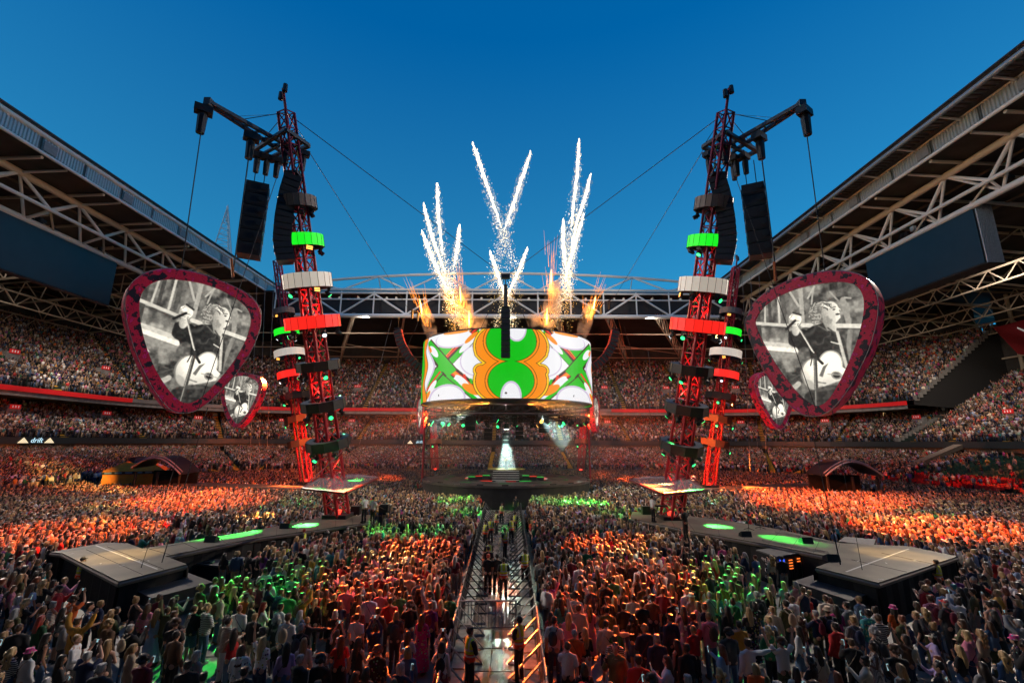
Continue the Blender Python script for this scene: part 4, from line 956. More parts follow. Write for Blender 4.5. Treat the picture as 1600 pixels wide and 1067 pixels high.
dw = bpy.data.objects.new('led_wall', me); COL.objects.link(dw); dw.parent = D; dw.rotation_euler = (0, 0, 0)
# turn so that the front half begins at the left end
dw.rotation_euler = (0, 0, 0)
# rim trusses, hanging curtain of fittings below the drum, lamps
gm = mat('rig_truss', (.06, .04, .035), .6)
for z, nm in ((ZD0-.12, 'lower_rim'), (ZD1+.08, 'upper_rim')):
    mb = MB(); P = [Vector((X0+(RD_-.1)*math.cos(2*PI*i/48), YC+(RD_-.1)*.92*math.sin(2*PI*i/48), z)) for i in range(49)]; mb.tube(P, .09, 6); mb.build(nm, black, D)
for r_, z in ((10.8, 11.1), (8.5, 11.3), (6, 11.4)):
    mb = MB(); P = [Vector((X0+r_*math.cos(2*PI*i/36), YC+r_*.92*math.sin(2*PI*i/36), z)) for i in range(37)]; mb.tube(P, .12, 5); P = [p+Vector((0, 0, -1.0)) for p in P]; mb.tube(P, .1, 5)
    for i in range(36): mb.cyl(P[i], P[i]+Vector((0, 0, 1.0)), .06, n=4); mb.cyl(P[i], P[(i+1) % 36]+Vector((0, 0, 1)), .05, n=4)
    mb.build('ring_truss', gm, D)
for i in range(8):
    t = 2*PI*i/8; strut('rim_arm', (X0, YC, 12.5), (X0+RD_*math.cos(t), YC+RD_*.92*math.sin(t), 12.3), .15, black, D, 6)
for i in range(26):
    t = 2*PI*i/26; r_ = 10.6 if i % 2 else 8.4; p = Vector((X0+r_*math.cos(t), YC+r_*.92*math.sin(t), 10.1))
    o = bpy.data.objects.new('moving_head', HEADS[rnd.choice(('green', 'green', 'amber', 'off'))]); COL.objects.link(o); o.parent = D; o.location = p-wloc(D); o.rotation_euler = (0, 0, rnd.uniform(0, 6)); o.scale = (1.6, 1.6, 1.6)
for x, z, s in ((-4.4, 8.6, 1.0), (4.6, 8.4, 1.0), (1.6, 7.6, .8), (-2.2, 7.4, .8), (0, 7.0, .7)):     # small black clusters hung under the drum
    q = thing('speaker_cluster', (X0+x, YC-4, z), 'small black speaker cluster hung under the drum, %s' % {-4.4: 'farthest left', 4.6: 'farthest right', 1.6: 'right of the lamp', -2.2: 'left of the lamp', 0: 'directly over the performer'}[x], 'speaker', 'clusters under the drum')
    for k in range(3): mb = MB(); mb.box((X0+x, YC-4, z+k*.62*s), (.6*s, .45*s, .28*s)); mb.build('cabinet', black, q)
    strut('chain', (X0+x, YC-4, z+1.6*s), (X0+x, YC-4, 11.2), .03, black, q, 5)
for sx in (-1, 1): strut('hanging_leg', (X0+sx*10.8, YC, 11.2), (X0+sx*10.8, YC, 2), .14, redpaint, D, 6)
mb = MB(); mb.loft([(X0, YC, ZD0+.05, RD_-.12, (RD_-.12)*.92), (X0, YC, ZD0+.2, RD_-.12, (RD_-.12)*.92)], 48); mb.build('underside', mat('drum_underside', (.02, .016, .015), .85), D)
fol = thing('follow_lamp', (X0, YC-2.2, 9), 'white beam lamp hung under the drum above the performer', 'lamp'); strut('pole', (X0, YC-2.2, 11.5), (X0, YC-2.2, 9.2), .05, black, fol, 6)
mb = MB(); mb.cyl((X0, YC-2.2, 9.3), (X0, YC-2.2, 8.6), .28, .34, 10); mb.build('body', black, fol); mb = MB(); mb.cyl((X0, YC-2.2, 8.6), (X0, YC-2.2, 8.56), .31, .31, 10); mb.build('lens', mat('bright_lens', (.9, 1, 1), .3, emit=(.85, 1, .98), es=6), fol)

# ================================================================== RUNWAYS
def poly_z(px, z): return [atz(x, y, z) for x, y in px]
runm = mat('runway_deck', (.095, .083, .06), .45, var=.4, scale=.8, bump=.15, bscale=14)
def deck(name, pts, z, th, label, group, mat_=None):
    T = thing(name, (sum(p.x for p in pts)/len(pts), sum(p.y for p in pts)/len(pts), 0), label, 'stage deck', group)
    mb = MB(); mb.slab([p.copy() for p in pts], (0, 0, -th)); mb.build('deck', mat_ or runm, T)
    n = len(pts)
    for i in range(n):
        a, b = pts[i], pts[(i+1) % n]; d = (b-a)
        strut('edge_trim', a+Vector((0, 0, -th/2)), b+Vector((0, 0, -th/2)), .055, deckside, T, 6)
        if z > 1.2:
            dn = d.normalized(); nn = Vector((dn.y, -dn.x, 0)); inn = -nn*.12 if True else nn*0
            cen = Vector((sum(p.x for p in pts)/n, sum(p.y for p in pts)/n, z)); 
            mb = MB(); aa, bb = a+Vector((0, 0, -th)), b+Vector((0, 0, -th)); k = max(2, int(d.length/.35))
            top = [lerp(aa, bb, q/k) for q in range(k+1)]
            nrm = Vector((dn.y, -dn.x, 0)); sgn = 1 if (lerp(a, b, .5)+nrm*.1-cen).length < (lerp(a, b, .5)-nrm*.1-cen).length else -1
            top = [p + nrm*sgn*(.1+.05*math.sin(q*2.1)) for q, p in enumerate(top)]
            mb.add(top+[Vector((p.x, p.y, 0)) for p in top], [(q, q+1, k+1+q+1, k+1+q) for q in range(k)]); mb.build('skirt_drape', blackcloth, T)
    return T
PL = [(96, 863), (186, 908), (292, 881), (258, 868.5), (400, 840), (496, 827), (587, 813.5), (580, 804), (505, 807), (400, 828), (222, 856.5), (199, 848)]
PR = [(1274.6, 885.8), (1372.6, 909.8), (1496.5, 868.6), (1420.8, 853), (1376, 851), (1314, 848), (1220, 827), (1132, 812), (1065, 805), (988, 799), (985, 809), (1080, 829), (1200, 850), (1311, 872)]
dL = deck('runway', poly_z(PL, 1.6), 1.6, .22, 'left runway deck from the near left tower to a broad square end', 'runways')
dR = deck('runway', poly_z(PR, 1.6), 1.6, .22, 'right runway deck from the near right tower to a broad square end', 'runways')
line_m = mat('deck_line_white', (.5, .5, .48), .5)
for T, pa, pb in ((dL, (150, 852), (246, 889)), (dR, (1420, 857), (1322, 893))):
    a, b = atz(*pa, 1.604), atz(*pb, 1.604); d = (b-a).normalized(); nn = Vector((-d.y, d.x, 0))*.035; mb = MB(); mb.slab([a-nn, b-nn, b+nn, a+nn], (0, 0, .006)); mb.build('floor_line', line_m, T)
for T, pts in ((dL, ((230, 858), (395, 830), (270, 866), (400, 837))), (dR, ((1310, 850), (1210, 832), (1300, 866), (1190, 846)))):
    for i in (0, 2):
        a, b = atz(*pts[i], 1.61), atz(*pts[i+1], 1.61)
        for q in range(3): t = lerp(a, b, .02)+Vector((.12*q, .25*q, 0)); e = lerp(a, b, .98)+Vector((.12*q, .25*q, 0)); strut('track_rail', t, e, .018, mat('track_grey', (.2, .19, .17), .4), T, 4)
joint = mat('deck_joint', (.015, .015, .015), .7)
for T, near_, far_ in ((dL, ((265, 866), (400, 840), (496, 827), (580, 815)), ((226, 855), (400, 829), (500, 808.5), (575, 805))), (dR, ((1306, 870), (1200, 850), (1085, 829.5), (992, 810)), ((1312, 849), (1220, 828), (1068, 806), (996, 799.6)))):
    for q in range(3):
        for t_ in (0, .33, .66):
            f = lambda A: (A[q][0]+(A[q+1][0]-A[q][0])*t_, A[q][1]+(A[q+1][1]-A[q][1])*t_)
            strut('deck_joint', atz(*f(near_), 1.603), atz(*f(far_), 1.603), .012, joint, T, 4)
for T, c4 in ((dL, ((100, 863), (186, 906), (288, 881), (199, 849))), (dR, ((1278, 886), (1372, 908), (1492, 869), (1420, 854)))):
    P4 = [atz(*q, 1.603) for q in c4]
    for t_ in (.33, .66): strut('deck_joint', lerp(P4[0], P4[3], t_), lerp(P4[1], P4[2], t_), .011, joint, T, 4)
    for k_ in range(6): a = lerp(lerp(P4[0], P4[1], rnd.random()), lerp(P4[3], P4[2], rnd.random()), rnd.random()); mb = MB(); mb.box(a+Vector((0, 0, .006)), (.1, .02, .004), rz=rnd.uniform(0, 3)); mb.build('tape_mark', line_m, T)
for (x, y, w_) in ((446, 825, 'left runway, nearer the tower'), (330, 846, 'left runway, nearer the square end'), (1165, 838, 'right runway, nearer the tower'), (1260, 848, 'right runway, nearer the square end'), (1300, 876, 'inner corner of the right square deck')):
    p = atz(x, y, 1.6); T = thing('floor_monitor', p, 'small black floor monitor on the ' + w_, 'speaker', 'floor monitors on the runways')
    mb = MB(); mb.slab([p+Vector((-.3, -.2, 0)), p+Vector((-.3, .25, 0)), p+Vector((-.3, .2, .16)), p+Vector((-.3, -.12, .3))], (.6, 0, 0)); mb.build('cabinet', black, T)
    mb = MB(); mb.slab([p+Vector((-.27, .21, .17)), p+Vector((.27, .21, .17)), p+Vector((.27, -.1, .305)), p+Vector((-.27, -.1, .305))], (0, .006, .012)); mb.build('grille', grille, T)
deck('side_platform', poly_z([(195, 914), (237, 934), (333, 909), (290, 893)], 1.0), 1.0, .9, 'lower black platform in front of the square end of the left runway', 'side platforms', mat('black_ply', (.05, .047, .045), .5, var=.3, scale=1))
deck('side_platform', poly_z([(1238, 908), (1328, 938), (1372, 922), (1273, 897)], 1.0), 1.0, .9, 'lower black platform in front of the square end of the right runway', 'side platforms', mat('black_ply', (.05, .047, .045), .5))
deck('side_wing', poly_z([(79, 862), (96, 864), (199, 848), (165, 847)], 1.5), 1.5, .2, 'narrow dark wing along the back edge of the left square deck', 'side platforms', mat('black_ply', (.05, .047, .045), .5))
deck('side_platform', poly_z([(262, 834), (312, 840), (318, 832), (280, 826)], 1.1), 1.1, .8, 'small grey platform behind the left runway', 'side platforms', mat('grey_ply', (.08, .08, .085), .6))
deck('side_platform', poly_z([(1310, 845), (1365, 852), (1368, 842), (1320, 838)], 1.5), 1.3, .5, 'small dark platform behind the right runway', 'side platforms', mat('grey_ply', (.08, .08, .085), .6))
deck('far_runway', poly_z([(1090, 765), (1330, 757), (1330, 752), (1090, 760)], 1.6), 1.6, .3, 'far right runway running level beyond the bright crowd', 'far runways')
deck('far_runway', poly_z([(500, 765), (270, 757), (270, 752), (500, 759)], 1.6), 1.6, .3, 'far left runway running level beyond the bright crowd', 'far runways')
for px, w in ((683, 'left'), (905, 'right')):
    p = atz(px, 733, 1.6); T = deck('tower_platform', [p+Vector(v) for v in ((-4.5, -3, 0), (4.5, -3, 0), (4.5, 3, 0), (-4.5, 3, 0))], 1.6, .3, 'green lit platform round the foot of the farthest %s tower' % w, 'tower platforms')
# clear pick shaped canopies round the tower feet
def clear_mat():
    m = bpy.data.materials.new('clear_canopy_sheet'); m.use_nodes = True; p = m.node_tree.nodes['Principled BSDF']; p.inputs['Base Color'].default_value = (.75, .8, .85, 1); p.inputs['Roughness'].default_value = .12; p.inputs['Alpha'].default_value = .22; return m
clearm = clear_mat()
dkred = mat('canopy_frame_red', (.16, .012, .02), .45)
def canopy(pts, label):
    T = thing('canopy', sum(pts, Vector((0, 0, 0)))/len(pts), label, 'canopy', 'clear canopies round the tower feet')
    n = len(pts)
    for i in range(n): strut('frame_bar', pts[i], pts[(i+1) % n], .09, dkred, T, 6)
    mb = MB(); mb.slab([p+Vector((0, 0, .04)) for p in pts], (0, 0, .03)); mb.build('clear_sheet', clearm, T)
    c = sum(pts, Vector((0, 0, 0)))/n
    for i in (1, 3): strut('sheet_rib', pts[i], c, .04, dkred, T, 5)
    for i in range(0, n, 2): strut('stay', pts[i], c+Vector((0, 0, 2.2)), .03, dkred, T, 5)
canopy([atz(*p, 4.4) for p in ((473, 763), (540, 770), (591, 746), (560, 742), (506, 743))], 'clear pick shaped canopy round the foot of the near left tower')
canopy([atz(*p, 4.4) for p in ((1103, 766), (1036, 772), (984, 750), (1015, 745), (1070, 746))], 'clear pick shaped canopy round the foot of the near right tower')
for px, w in ((683, 'left'), (905, 'right')):
    c = TB['L3' if w == 'left' else 'R3'][0] + Vector((0, 0, 2.4)); canopy([c+Vector(v) for v in ((-2.9, -1, 0), (0, -2.3, 0), (2.9, -1, 0), (1.8, 1.6, 0), (-1.8, 1.6, 0))], 'small green lit canopy at the foot of the farthest %s tower' % w)
# tents and arched canopies left and right
def arch_canopy(px0, px1, py_base, label, s):
    a, b = atz(px0, py_base, 1.0), atz(px1, py_base, 1.0); L = b.x-a.x; Y = a.y; T = thing('arched_canopy', ((a.x+b.x)/2, Y, 0), label, 'canopy', 'arched black canopies')
    n = 14; dp = 3.2
    def shell(z0, rise, off, m, nm, y0, y1, sl=.0):
        mb = MB(); top = []
        for i in range(n+1):
            t = i/n; x = a.x + L*t; z = z0 + rise*math.sin(PI*(.12+.88*t if s < 0 else 1-.12-.88*(1-(1-t)) if False else PI*0+ (t*.88+.06)))
            top.append((x, z))
        vs = [(x, y0, z) for x, z in top] + [(x, y1, z+sl) for x, z in top] + [(x, y0, z-.14) for x, z in top] + [(x, y1, z+sl-.14) for x, z in top]; k = n+1
        fs = [(i, i+1, k+i+1, k+i) for i in range(n)] + [(2*k+i, 2*k+i+1, 3*k+i+1, 3*k+i) for i in range(n)] + [(i, i+1, 2*k+i+1, 2*k+i) for i in range(n)] + [(k+i, k+i+1, 3*k+i+1, 3*k+i) for i in range(n)]
        mb.add(vs, fs); mb.build(nm, m, T); return top
    top = shell(3.0, 1.9, 0, mat('canopy_black_sheet', (.02, .022, .026), .3), 'roof_sheet', Y-.4, Y+dp, .2)
    mb = MB(); mb.tube([Vector((x, Y-.45, z)) for x, z in top], .1, 6); mb.build('front_rim', mat('canopy_rim_grey', (.42, .36, .36), .4), T)
    mb = MB(); mb.tube([Vector((x, Y-.1, z+.22)) for x, z in top], .07, 6); mb.build('second_rim', mat('canopy_rim_grey', (.42, .36, .36), .4), T)
    for t in (.06, .5, .94): strut('post', (a.x+L*t, Y, 0), (a.x+L*t, Y, 3.2), .16, black, T, 6)
    mb = MB(); mb.box(((a.x+b.x)/2, Y+dp, 1.6), (L/2-.2, .1, 1.6)); mb.build('back_cloth', blackcloth, T)
    mb = MB(); mb.box(((a.x+b.x)/2, Y+.6, .75), (L*.42, .3, .4)); mb.build('control_desk', black, T)
    for k in range(4): mb = MB(); mb.box((a.x+L*(.2+.16*k), Y+.25, 1.35), (.3, .05, .18)); mb.build('desk_screen', mat('desk_screen', (.2, .2, .2), .3, emit=(.8, .75, .65), es=.35), T)
arch_canopy(203, 284, 766, 'black arched canopy beside the orange tent at the left edge of the floor', -1)
arch_canopy(1291, 1378, 775, 'black arched canopy on the right edge of the floor', 1)
og = mat('orange_tent_cloth', (.8, .24, .02), .7, var=.15, scale=2, bump=.2, bscale=6)
a, b = atz(134, 763, 1.0), atz(216, 765, 1.0); cx, cy = (a.x+b.x)/2, a.y+3
T = thing('orange_tent', (cx, cy, 0), 'orange square tent with a dark window band at the left edge of the floor', 'tent')
hw = (b.x-a.x)/2; rz = .55; Rz = Matrix.Rotation(rz, 3, 'Z')
q = [Rz @ Vector((sx*hw*.8, sy*hw*.8, 0)) + Vector((cx, cy, 0)) for sx, sy in ((-1, -1), (1, -1), (1, 1), (-1, 1))]
for i in range(4):
    p0, p1 = q[i], q[(i+1) % 4]
    mb = MB(); mb.slab([p0, p1, p1+Vector((0, 0, 2.9)), p0+Vector((0, 0, 2.9))], (0, 0.03, 0)); mb.build('wall_cloth', og, T)
    o = (p0+p1)/2-Vector((cx, cy, 0)); o = o.normalized()*.05
    mb = MB(); mb.slab([p0+o+Vector((0, 0, 2.75)), p1+o+Vector((0, 0, 2.75)), p1+o+Vector((0, 0, 3.15)), p0+o+Vector((0, 0, 3.15))], o*.5); bd = mb.build('window_band', black, T)
    for k in range(6): c0 = lerp(p0, p1, (k+.5)/6)+o*1.8+Vector((0, 0, 2.95)); mb = MB(); mb.box(c0, (.35, .02, .1), rz=math.atan2((p1-p0).y, (p1-p0).x)); mb.build('window', mat('tent_window', (.15, .22, .3), .3), bd)
    ap = Vector((cx, cy, 4.9)); e0, e1 = p0+o*3+Vector((0, 0, 3.1)), p1+o*3+Vector((0, 0, 3.1)); m0, m1 = lerp(e0, ap, .62), lerp(e1, ap, .62)
    mb = MB(); mb.slab([e0, e1, m1, m0], (0, 0, .05)); mb.build('roof_cloth', og, T)
    if i == 1: mb = MB(); f = lambda u, v: lerp(lerp(e0, e1, u), lerp(m0, m1, u), v)+Vector((0, 0, .09)); mb.slab([f(.25, .35), f(.9, .35), f(.88, .55), f(.3, .55)], (0, 0, .02)); mb.build('roof_print', mat('tent_print', (.75, .7, .7), .6), T)
mb = MB(); mb.loft([(cx, cy, 4.1, hw*.42, hw*.42), (cx, cy, 4.75, hw*.3, hw*.3), (cx, cy, 4.9, .1, .1)], 10); mb.build('black_cap', black, T)
# stair, cases, monitor desk, backstage box
st = thing('stage_stair', atz(508, 846, 0), 'small black stair with pale treads up to the left runway', 'stair')
a, b = atz(497, 829, 1.45), atz(517, 850, 0.1)
dv = Vector((b.x-a.x, b.y-a.y, 0)); nn = Vector((-dv.y, dv.x, 0)).normalized()
for k in range(5): c = lerp(a, b, (k+.4)/5); mb = MB(); mb.box(c, (.55, .17, .03), rz=math.atan2(nn.y, nn.x)); mb.build('tread', mat('pale_tread', (.5, .47, .45), .5), st)
for sx in (-.58, .58): strut('stringer', a+nn*sx, b+nn*sx, .06, steel, st, 6)
fc = thing('flight_case', atz(420, 890, 0), 'red flight case with steel edges behind the left runway', 'case')
p = atz(421, 884, .3); mb = MB(); mb.box(p, (.75, .45, .42), rz=.2); mb.build('body', mat('red_case', (.4, .02, .02), .5), fc); mb = MB(); mb.box(p+Vector((0, 0, .46)), (.78, .48, .04), rz=.2); mb.build('lid', mat('case_lid', (.5, .12, .11), .5), fc)
for sx in (-1, 1):
    for sy in (-1, 1): strut('edge', p+Matrix.Rotation(.2, 3, 'Z') @ Vector((sx*.76, sy*.46, -.4)), p+Matrix.Rotation(.2, 3, 'Z') @ Vector((sx*.76, sy*.46, .48)), .025, steel, fc, 5)
strut('pull_handle', p+Vector((-.4, .3, .8)), p+Vector((.4, .45, .8)), .02, steel, fc, 5); strut('pull_handle', p+Vector((-.4, .3, .45)), p+Vector((-.4, .3, .8)), .02, steel, fc, 5); strut('pull_handle', p+Vector((.4, .45, .45)), p+Vector((.4, .45, .8)), .02, steel, fc, 5)
for (x, y, w, d, lab) in ((342, 880, .9, .5, 'wide black equipment table under the left runway'), (376, 876, .6, .5, 'square black equipment table next to the wide one'), (448, 868, .5, .4, 'black rack of gear beside the steward at the left runway')):
    p = atz(x, y, .9); t = thing('equipment_table', Vector((p.x, p.y, 0)), lab, 'table', 'equipment tables by the left runway')
    mb = MB(); mb.box(p, (w, d, .04), rz=-.3); mb.build('top', mat('table_top', (.06, .06, .06), .5), t)
    mb = MB(); mb.box(p-Vector((0, 0, .46)), (w*.96, d*.95, .42), rz=-.3); mb.build('drape', blackcloth, t)
    for k in range(4): mb = MB(); mb.box(p+Vector((rnd.uniform(-w*.7, w*.7), rnd.uniform(-d*.6, d*.6), .07)), (rnd.uniform(.06, .2), rnd.uniform(.05, .15), .05), rz=rnd.uniform(0, 3)); mb.build('gear', rnd.choice((black, deckside, mat('gear_green', (.06, .16, .08), .5))), t)
bx = thing('backstage_box', atz(1218, 885, 0), 'black draped control box with printed cloth and lit racks under the right runway', 'control box')
c4 = [atz(*p, 1.45) for p in ((1181, 858.5), (1213, 869), (1256, 863), (1228, 853))]
mb = MB(); mb.slab([p.copy() for p in c4], (0, 0, -.06)); mb.build('top', mat('box_top_grey', (.09, .09, .085), .5), bx)
for i, (m, nm) in enumerate(((blackcloth, 'printed_drape'), (black, 'rack_front'), (blackcloth, 'drape'), (blackcloth, 'drape'))):
    a, b = c4[i], c4[(i+1) % 4]; mb = MB(); mb.slab([a-Vector((0, 0, .07)), b-Vector((0, 0, .07)), Vector((b.x, b.y, 0)), Vector((a.x, a.y, 0))], (0, .02, 0)); pn = mb.build(nm, m, bx)
    d = (b-a).normalized(); o = Vector((d.y, -d.x, 0)); o = o if o.dot((a+b)/2-sum(c4, Vector((0, 0, 0)))/4) > 0 else -o
    ang = math.atan2(d.y, d.x)
    if i == 0:
        for txt, sz, z, u in (('+', .3, 1.12, .33), ('MUSIC', .24, 1.1, .6), ('for all', .15, .93, .6), ('CB', .34, .62, .55), ('CREW', .18, .3, .55)):
            q = lerp(a, b, u)+o*.05; text_obj(txt, sz, (q.x, q.y, z), (PI/2, 0, ang), mat('drape_print', (.6, .5, .48), .7), 'print', bx)
    if i == 1:
        for k in range(4):
            q = lerp(a, b, .46)+o*.04; mb = MB(); mb.box((q.x, q.y, 1.2-k*.13), (.13, .015, .02), rz=ang); mb.build('rack_light', mat('orange_rack_light', (.5, .1, .02), .4, emit=(1, .2, .03), es=1.5), pn)
            if k < 2: q = lerp(a, b, .75)+o*.04; mb = MB(); mb.box((q.x, q.y, 1.22-k*.13), (.11, .015, .02), rz=ang); mb.build('rack_light', mat('orange_rack_light', (.5, .1, .02), .4), pn)
        q = lerp(a, b, .16)+o*.04; mb = MB(); mb.box((q.x, q.y, 1.2), (.16, .015, .09), rz=ang); mb.build('blue_monitor', mat('blue_monitor', (.02, .05, .5), .3, emit=(.04, .12, 1), es=1.4), pn)
        for k in range(14):
            q = lerp(a, b, rnd.uniform(.1, .95))+o*.04; strut('cable', (q.x, q.y, rnd.uniform(.8, 1.3)), (q.x+rnd.uniform(-.15, .15), q.y, rnd.uniform(.1, .5)), .012, rnd.choice((black, deckside)), pn, 4)
# ================================================================== CABLES
rope = mat('rope_dark', (.03, .03, .03), .7); ropeo = mat('rope_orange', (.45, .12, .03), .7); ropeg = mat('rope_grey', (.25, .24, .23), .7)
def cable(p, q, r, m, label, sag=0.0):
    p, q = Vector(p), Vector(q); n = 10; pts = [lerp(p, q, i/n)-Vector((0, 0, sag*4*(i/n)*(1-i/n))) for i in range(n+1)]
    o = MB().tube(pts, r, 5).build('cable', m); off = pts[0]
    for v in o.data.vertices: v.co -= off
    o.location = off; return tag(o, label, 'cable', 'rigging cables')
LT, RT = TB['L1'][1], TB['R1'][1]
cable(LT, hub, .03, rope, 'long taut cable from the near left tower top to the middle hub'); cable(RT, hub, .03, rope, 'long taut cable from the near right tower top to the middle hub')
cable(aty(482, 236, 28), aty(640, 486, 70), .025, rope, 'thin slanting cable from the left crane frame towards the far roof'); cable(aty(1098, 236, 28), aty(957, 470, 70), .025, rope, 'thin slanting cable from the right crane frame towards the far roof')
tL, mL, qL = CRN['L1']; tR, mR, qR = CRN['R1']
cable(atz(317, 186, ZC-1.5), atplane(283, 424, cL, NL), .03, rope, 'outer black cable holding the big left pick screen'); cable(atz(391, 228, ZC-1.5), atplane(363, 436, cL, NL), .04, rope, 'inner black cable holding the big left pick screen')
cable(atz(1258, 190, ZC-1.5), atplane(1289, 424, cR, NR), .03, rope, 'outer black cable holding the big right pick screen'); cable(atz(1188, 228, ZC-1.5), atplane(1214, 438, cR, NR), .04, rope, 'inner black cable holding the big right pick screen')
cable(atplane(363, 434, cL, NL)+NL*.15, atplane(360, 405, cL, NL)+NL*.15, .08, ropeo, 'short orange sling at the top of the big left pick screen'); cable(atplane(1213, 440, cR, NR)+NR*.15, atplane(1211, 410, cR, NR)+NR*.15, .08, ropeo, 'short orange sling at the top of the big right pick screen')
cable(aty(440, 255, 26), aty(310, 640, 22.5), .02, rope, 'slanting tag line that crosses the big left pick screen'); cable(aty(1142, 255, 26), aty(1275, 640, 22.5), .02, rope, 'slanting tag line that crosses the big right pick screen')
cable(aty(325, 636, 23.5), atz(246, 902, 1.0), .02, rope, 'left tag line from the pick screen to the lower platform'); cable(aty(300, 648, 23.5), atz(212, 912, 1.0), .012, rope, 'thin second tag line beside the lower left platform')
cable(aty(1262, 640, 23.5), atz(1318, 905, 1.0), .022, rope, 'right tag line from the pick screen to the lower platform'); cable(aty(1300, 640, 23.5), atz(1352, 915, 1.0), .012, rope, 'thin second tag line beside the lower right platform')
cable(hub, atz(942, 760, 1.6), .035, rope, 'black anchor cable from the hub down to the right of the stage'); cable(hub, atz(642, 742, 1.6), .035, rope, 'black anchor cable from the hub down to the left of the stage')
for i, (a, b, Y) in enumerate((((612, 500), (560, 700), 95), ((655, 500), (592, 640), 95), ((668, 560), (615, 745), 80), ((962, 480), (1010, 690), 95), ((975, 510), (1035, 710), 95), ((1012, 545), (1042, 745), 85))):
    cable(aty(*a, Y), aty(*b, Y), .04, (ropeg, rope, ropeg, ropeo, rope, ropeg)[i], ('pale', 'dark', 'grey', 'orange', 'thin dark', 'dull grey')[i]+' slanting rope in front of the far stand, ' + ('left' if a[0] < 790 else 'right') + ' of the drum, ' + ('outermost', 'middle', 'innermost', 'innermost', 'middle', 'outermost')[i])
for i, x in enumerate((402, 415, 428, 1160, 1173, 1186)):
    cable(aty(x, 430, 60), aty(x+(12 if x < 800 else -12)*-1, 735, 60), .03, ropeg, 'thin hanging wire beside the far %s tower, %s of three' % ('left' if x < 800 else 'right', ('outermost', 'middle', 'innermost', 'innermost', 'middle', 'outermost')[i]))
cable(aty(455, 178, 27), aty(372, 182, 24), .012, rope, 'thin level stay above the left boom'); cable(aty(1136, 178, 27), aty(1206, 184, 24), .012, rope, 'thin level stay above the right boom')
# ================================================================== PEOPLE
from mathutils import noise as mnoise
TMP = bpy.data.scenes.new('workbench')
def evaluated(me, mods):
    o = bpy.data.objects.new('work', me); TMP.collection.objects.link(o)
    for t, kw in mods:
        m = o.modifiers.new(t, t)
        for k, v in kw.items(): setattr(m, k, v)
    vl = TMP.view_layers[0]; vl.update(); dg = vl.depsgraph
    r = bpy.data.meshes.new_from_object(o.evaluated_get(dg)); bpy.data.objects.remove(o); return r
def solid(mb, vox, faces, name, sm=2, rough=None):
    """union of closed shapes as one continuous skin"""
    me = bpy.data.meshes.new('raw'); me.from_pydata(mb.v, [], mb.f)
    bm = bmesh.new(); bm.from_mesh(me); bmesh.ops.recalc_face_normals(bm, faces=bm.faces); bm.to_mesh(me); bm.free()
    r = evaluated(me, [('REMESH', dict(mode='VOXEL', voxel_size=vox)), ('SMOOTH', dict(iterations=sm, factor=.5))])
    n = max(1, len(r.polygons)*2)
    r2 = evaluated(r, [('DECIMATE', dict(ratio=min(1, faces/n)))])
    if rough:
        amp, fx, fz = rough
        for v in r2.vertices:
            q = mnoise.noise(Vector((v.co.x*fx, v.co.y*fx, v.co.z*fz))) + .5*mnoise.noise(Vector((v.co.x*fx*2.1, v.co.y*fx*2.1, v.co.z*fz*2.1+7)))
            v.co += v.normal*(amp*q)
    r2.name = name; r2.polygons.foreach_set('use_smooth', [True]*len(r2.polygons))
    bpy.data.meshes.remove(me); bpy.data.meshes.remove(r)
    return r2
def cap(mb, p, q, r0, r1, n=10):
    p, q = Vector(p), Vector(q); mb.cyl(p, q, r0, r1, n); mb.ell(p, (r0, r0, r0), nu=n, nv=6); mb.ell(q, (r1, r1, r1), nu=n, nv=6)
ARMS = {  # elbow, wrist, hand direction, palm normal for the right side (+x); left mirrored unless given
    'down': [((.245, -.03, 1.14), (.255, .06, .89), (0, .12, -1))]*2,
    'clap': [((.25, .05, 1.15), (.055, .27, 1.26), (-.15, .45, .8))]*2,
    'phone': [((.25, .16, 1.2), (.12, .38, 1.42), (-.1, .25, 1)), ((.245, -.03, 1.14), (.255, .06, .89), (0, .12, -1))],
    'phonehigh': [((.23, .17, 1.55), (.085, .25, 1.79), (-.25, .05, 1))]*2,
    'wave': [((.30, .04, 1.66), (.34, .08, 1.91), (.1, .05, 1)), ((.245, -.03, 1.14), (.255, .06, .89), (0, .12, -1))],
    'raised': [((.36, .04, 1.58), (.42, .10, 1.83), (.1, .05, 1))]*2,
    'folded': [((.245, .06, 1.14), (-.02, .21, 1.18), (-1, .1, .1)), ((.245, .06, 1.13), (-.03, .235, 1.12), (-1, .05, .1))],
    'drink': [((.25, .06, 1.13), (.19, .31, 1.16), (-.1, 1, .15)), ((.245, -.03, 1.14), (.255, .06, .89), (0, .12, -1))],
    'hug': [((.44, .03, 1.37), (.66, .0, 1.42), (1, -.1, 0)), ((.245, -.03, 1.14), (.255, .06, .89), (0, .12, -1))],
    'chin': [((.2, .14, 1.15), (.04, .19, 1.42), (-.2, -.1, 1)), ((.24, .05, 1.12), (.02, .22, 1.16), (-1, .1, .1))],
}
POSE_WORDS = {'down': 'standing with arms down', 'clap': 'with hands together', 'phone': 'holding out a phone', 'phonehigh': 'filming with both hands overhead', 'wave': 'with one arm raised', 'raised': 'with both arms raised', 'folded': 'with folded arms', 'drink': 'holding a plastic cup', 'hug': 'with one arm stretched sideways', 'chin': 'with a hand at the chin'}
SHW = {'m': .185, 'f': .155}
def arm_pts(pose, sex):
    out = []
    for i, sx in enumerate((1, -1)):
        e, w, d = ARMS[pose][i]; k = 1 if sex == 'm' else .93
        out.append((Vector((sx*SHW[sex], -.004, 1.398)), Vector((sx*e[0]*k, e[1], e[2])), Vector((sx*w[0]*k, w[1], w[2])), Vector((sx*d[0], d[1], d[2])).normalized(), sx))
    return out
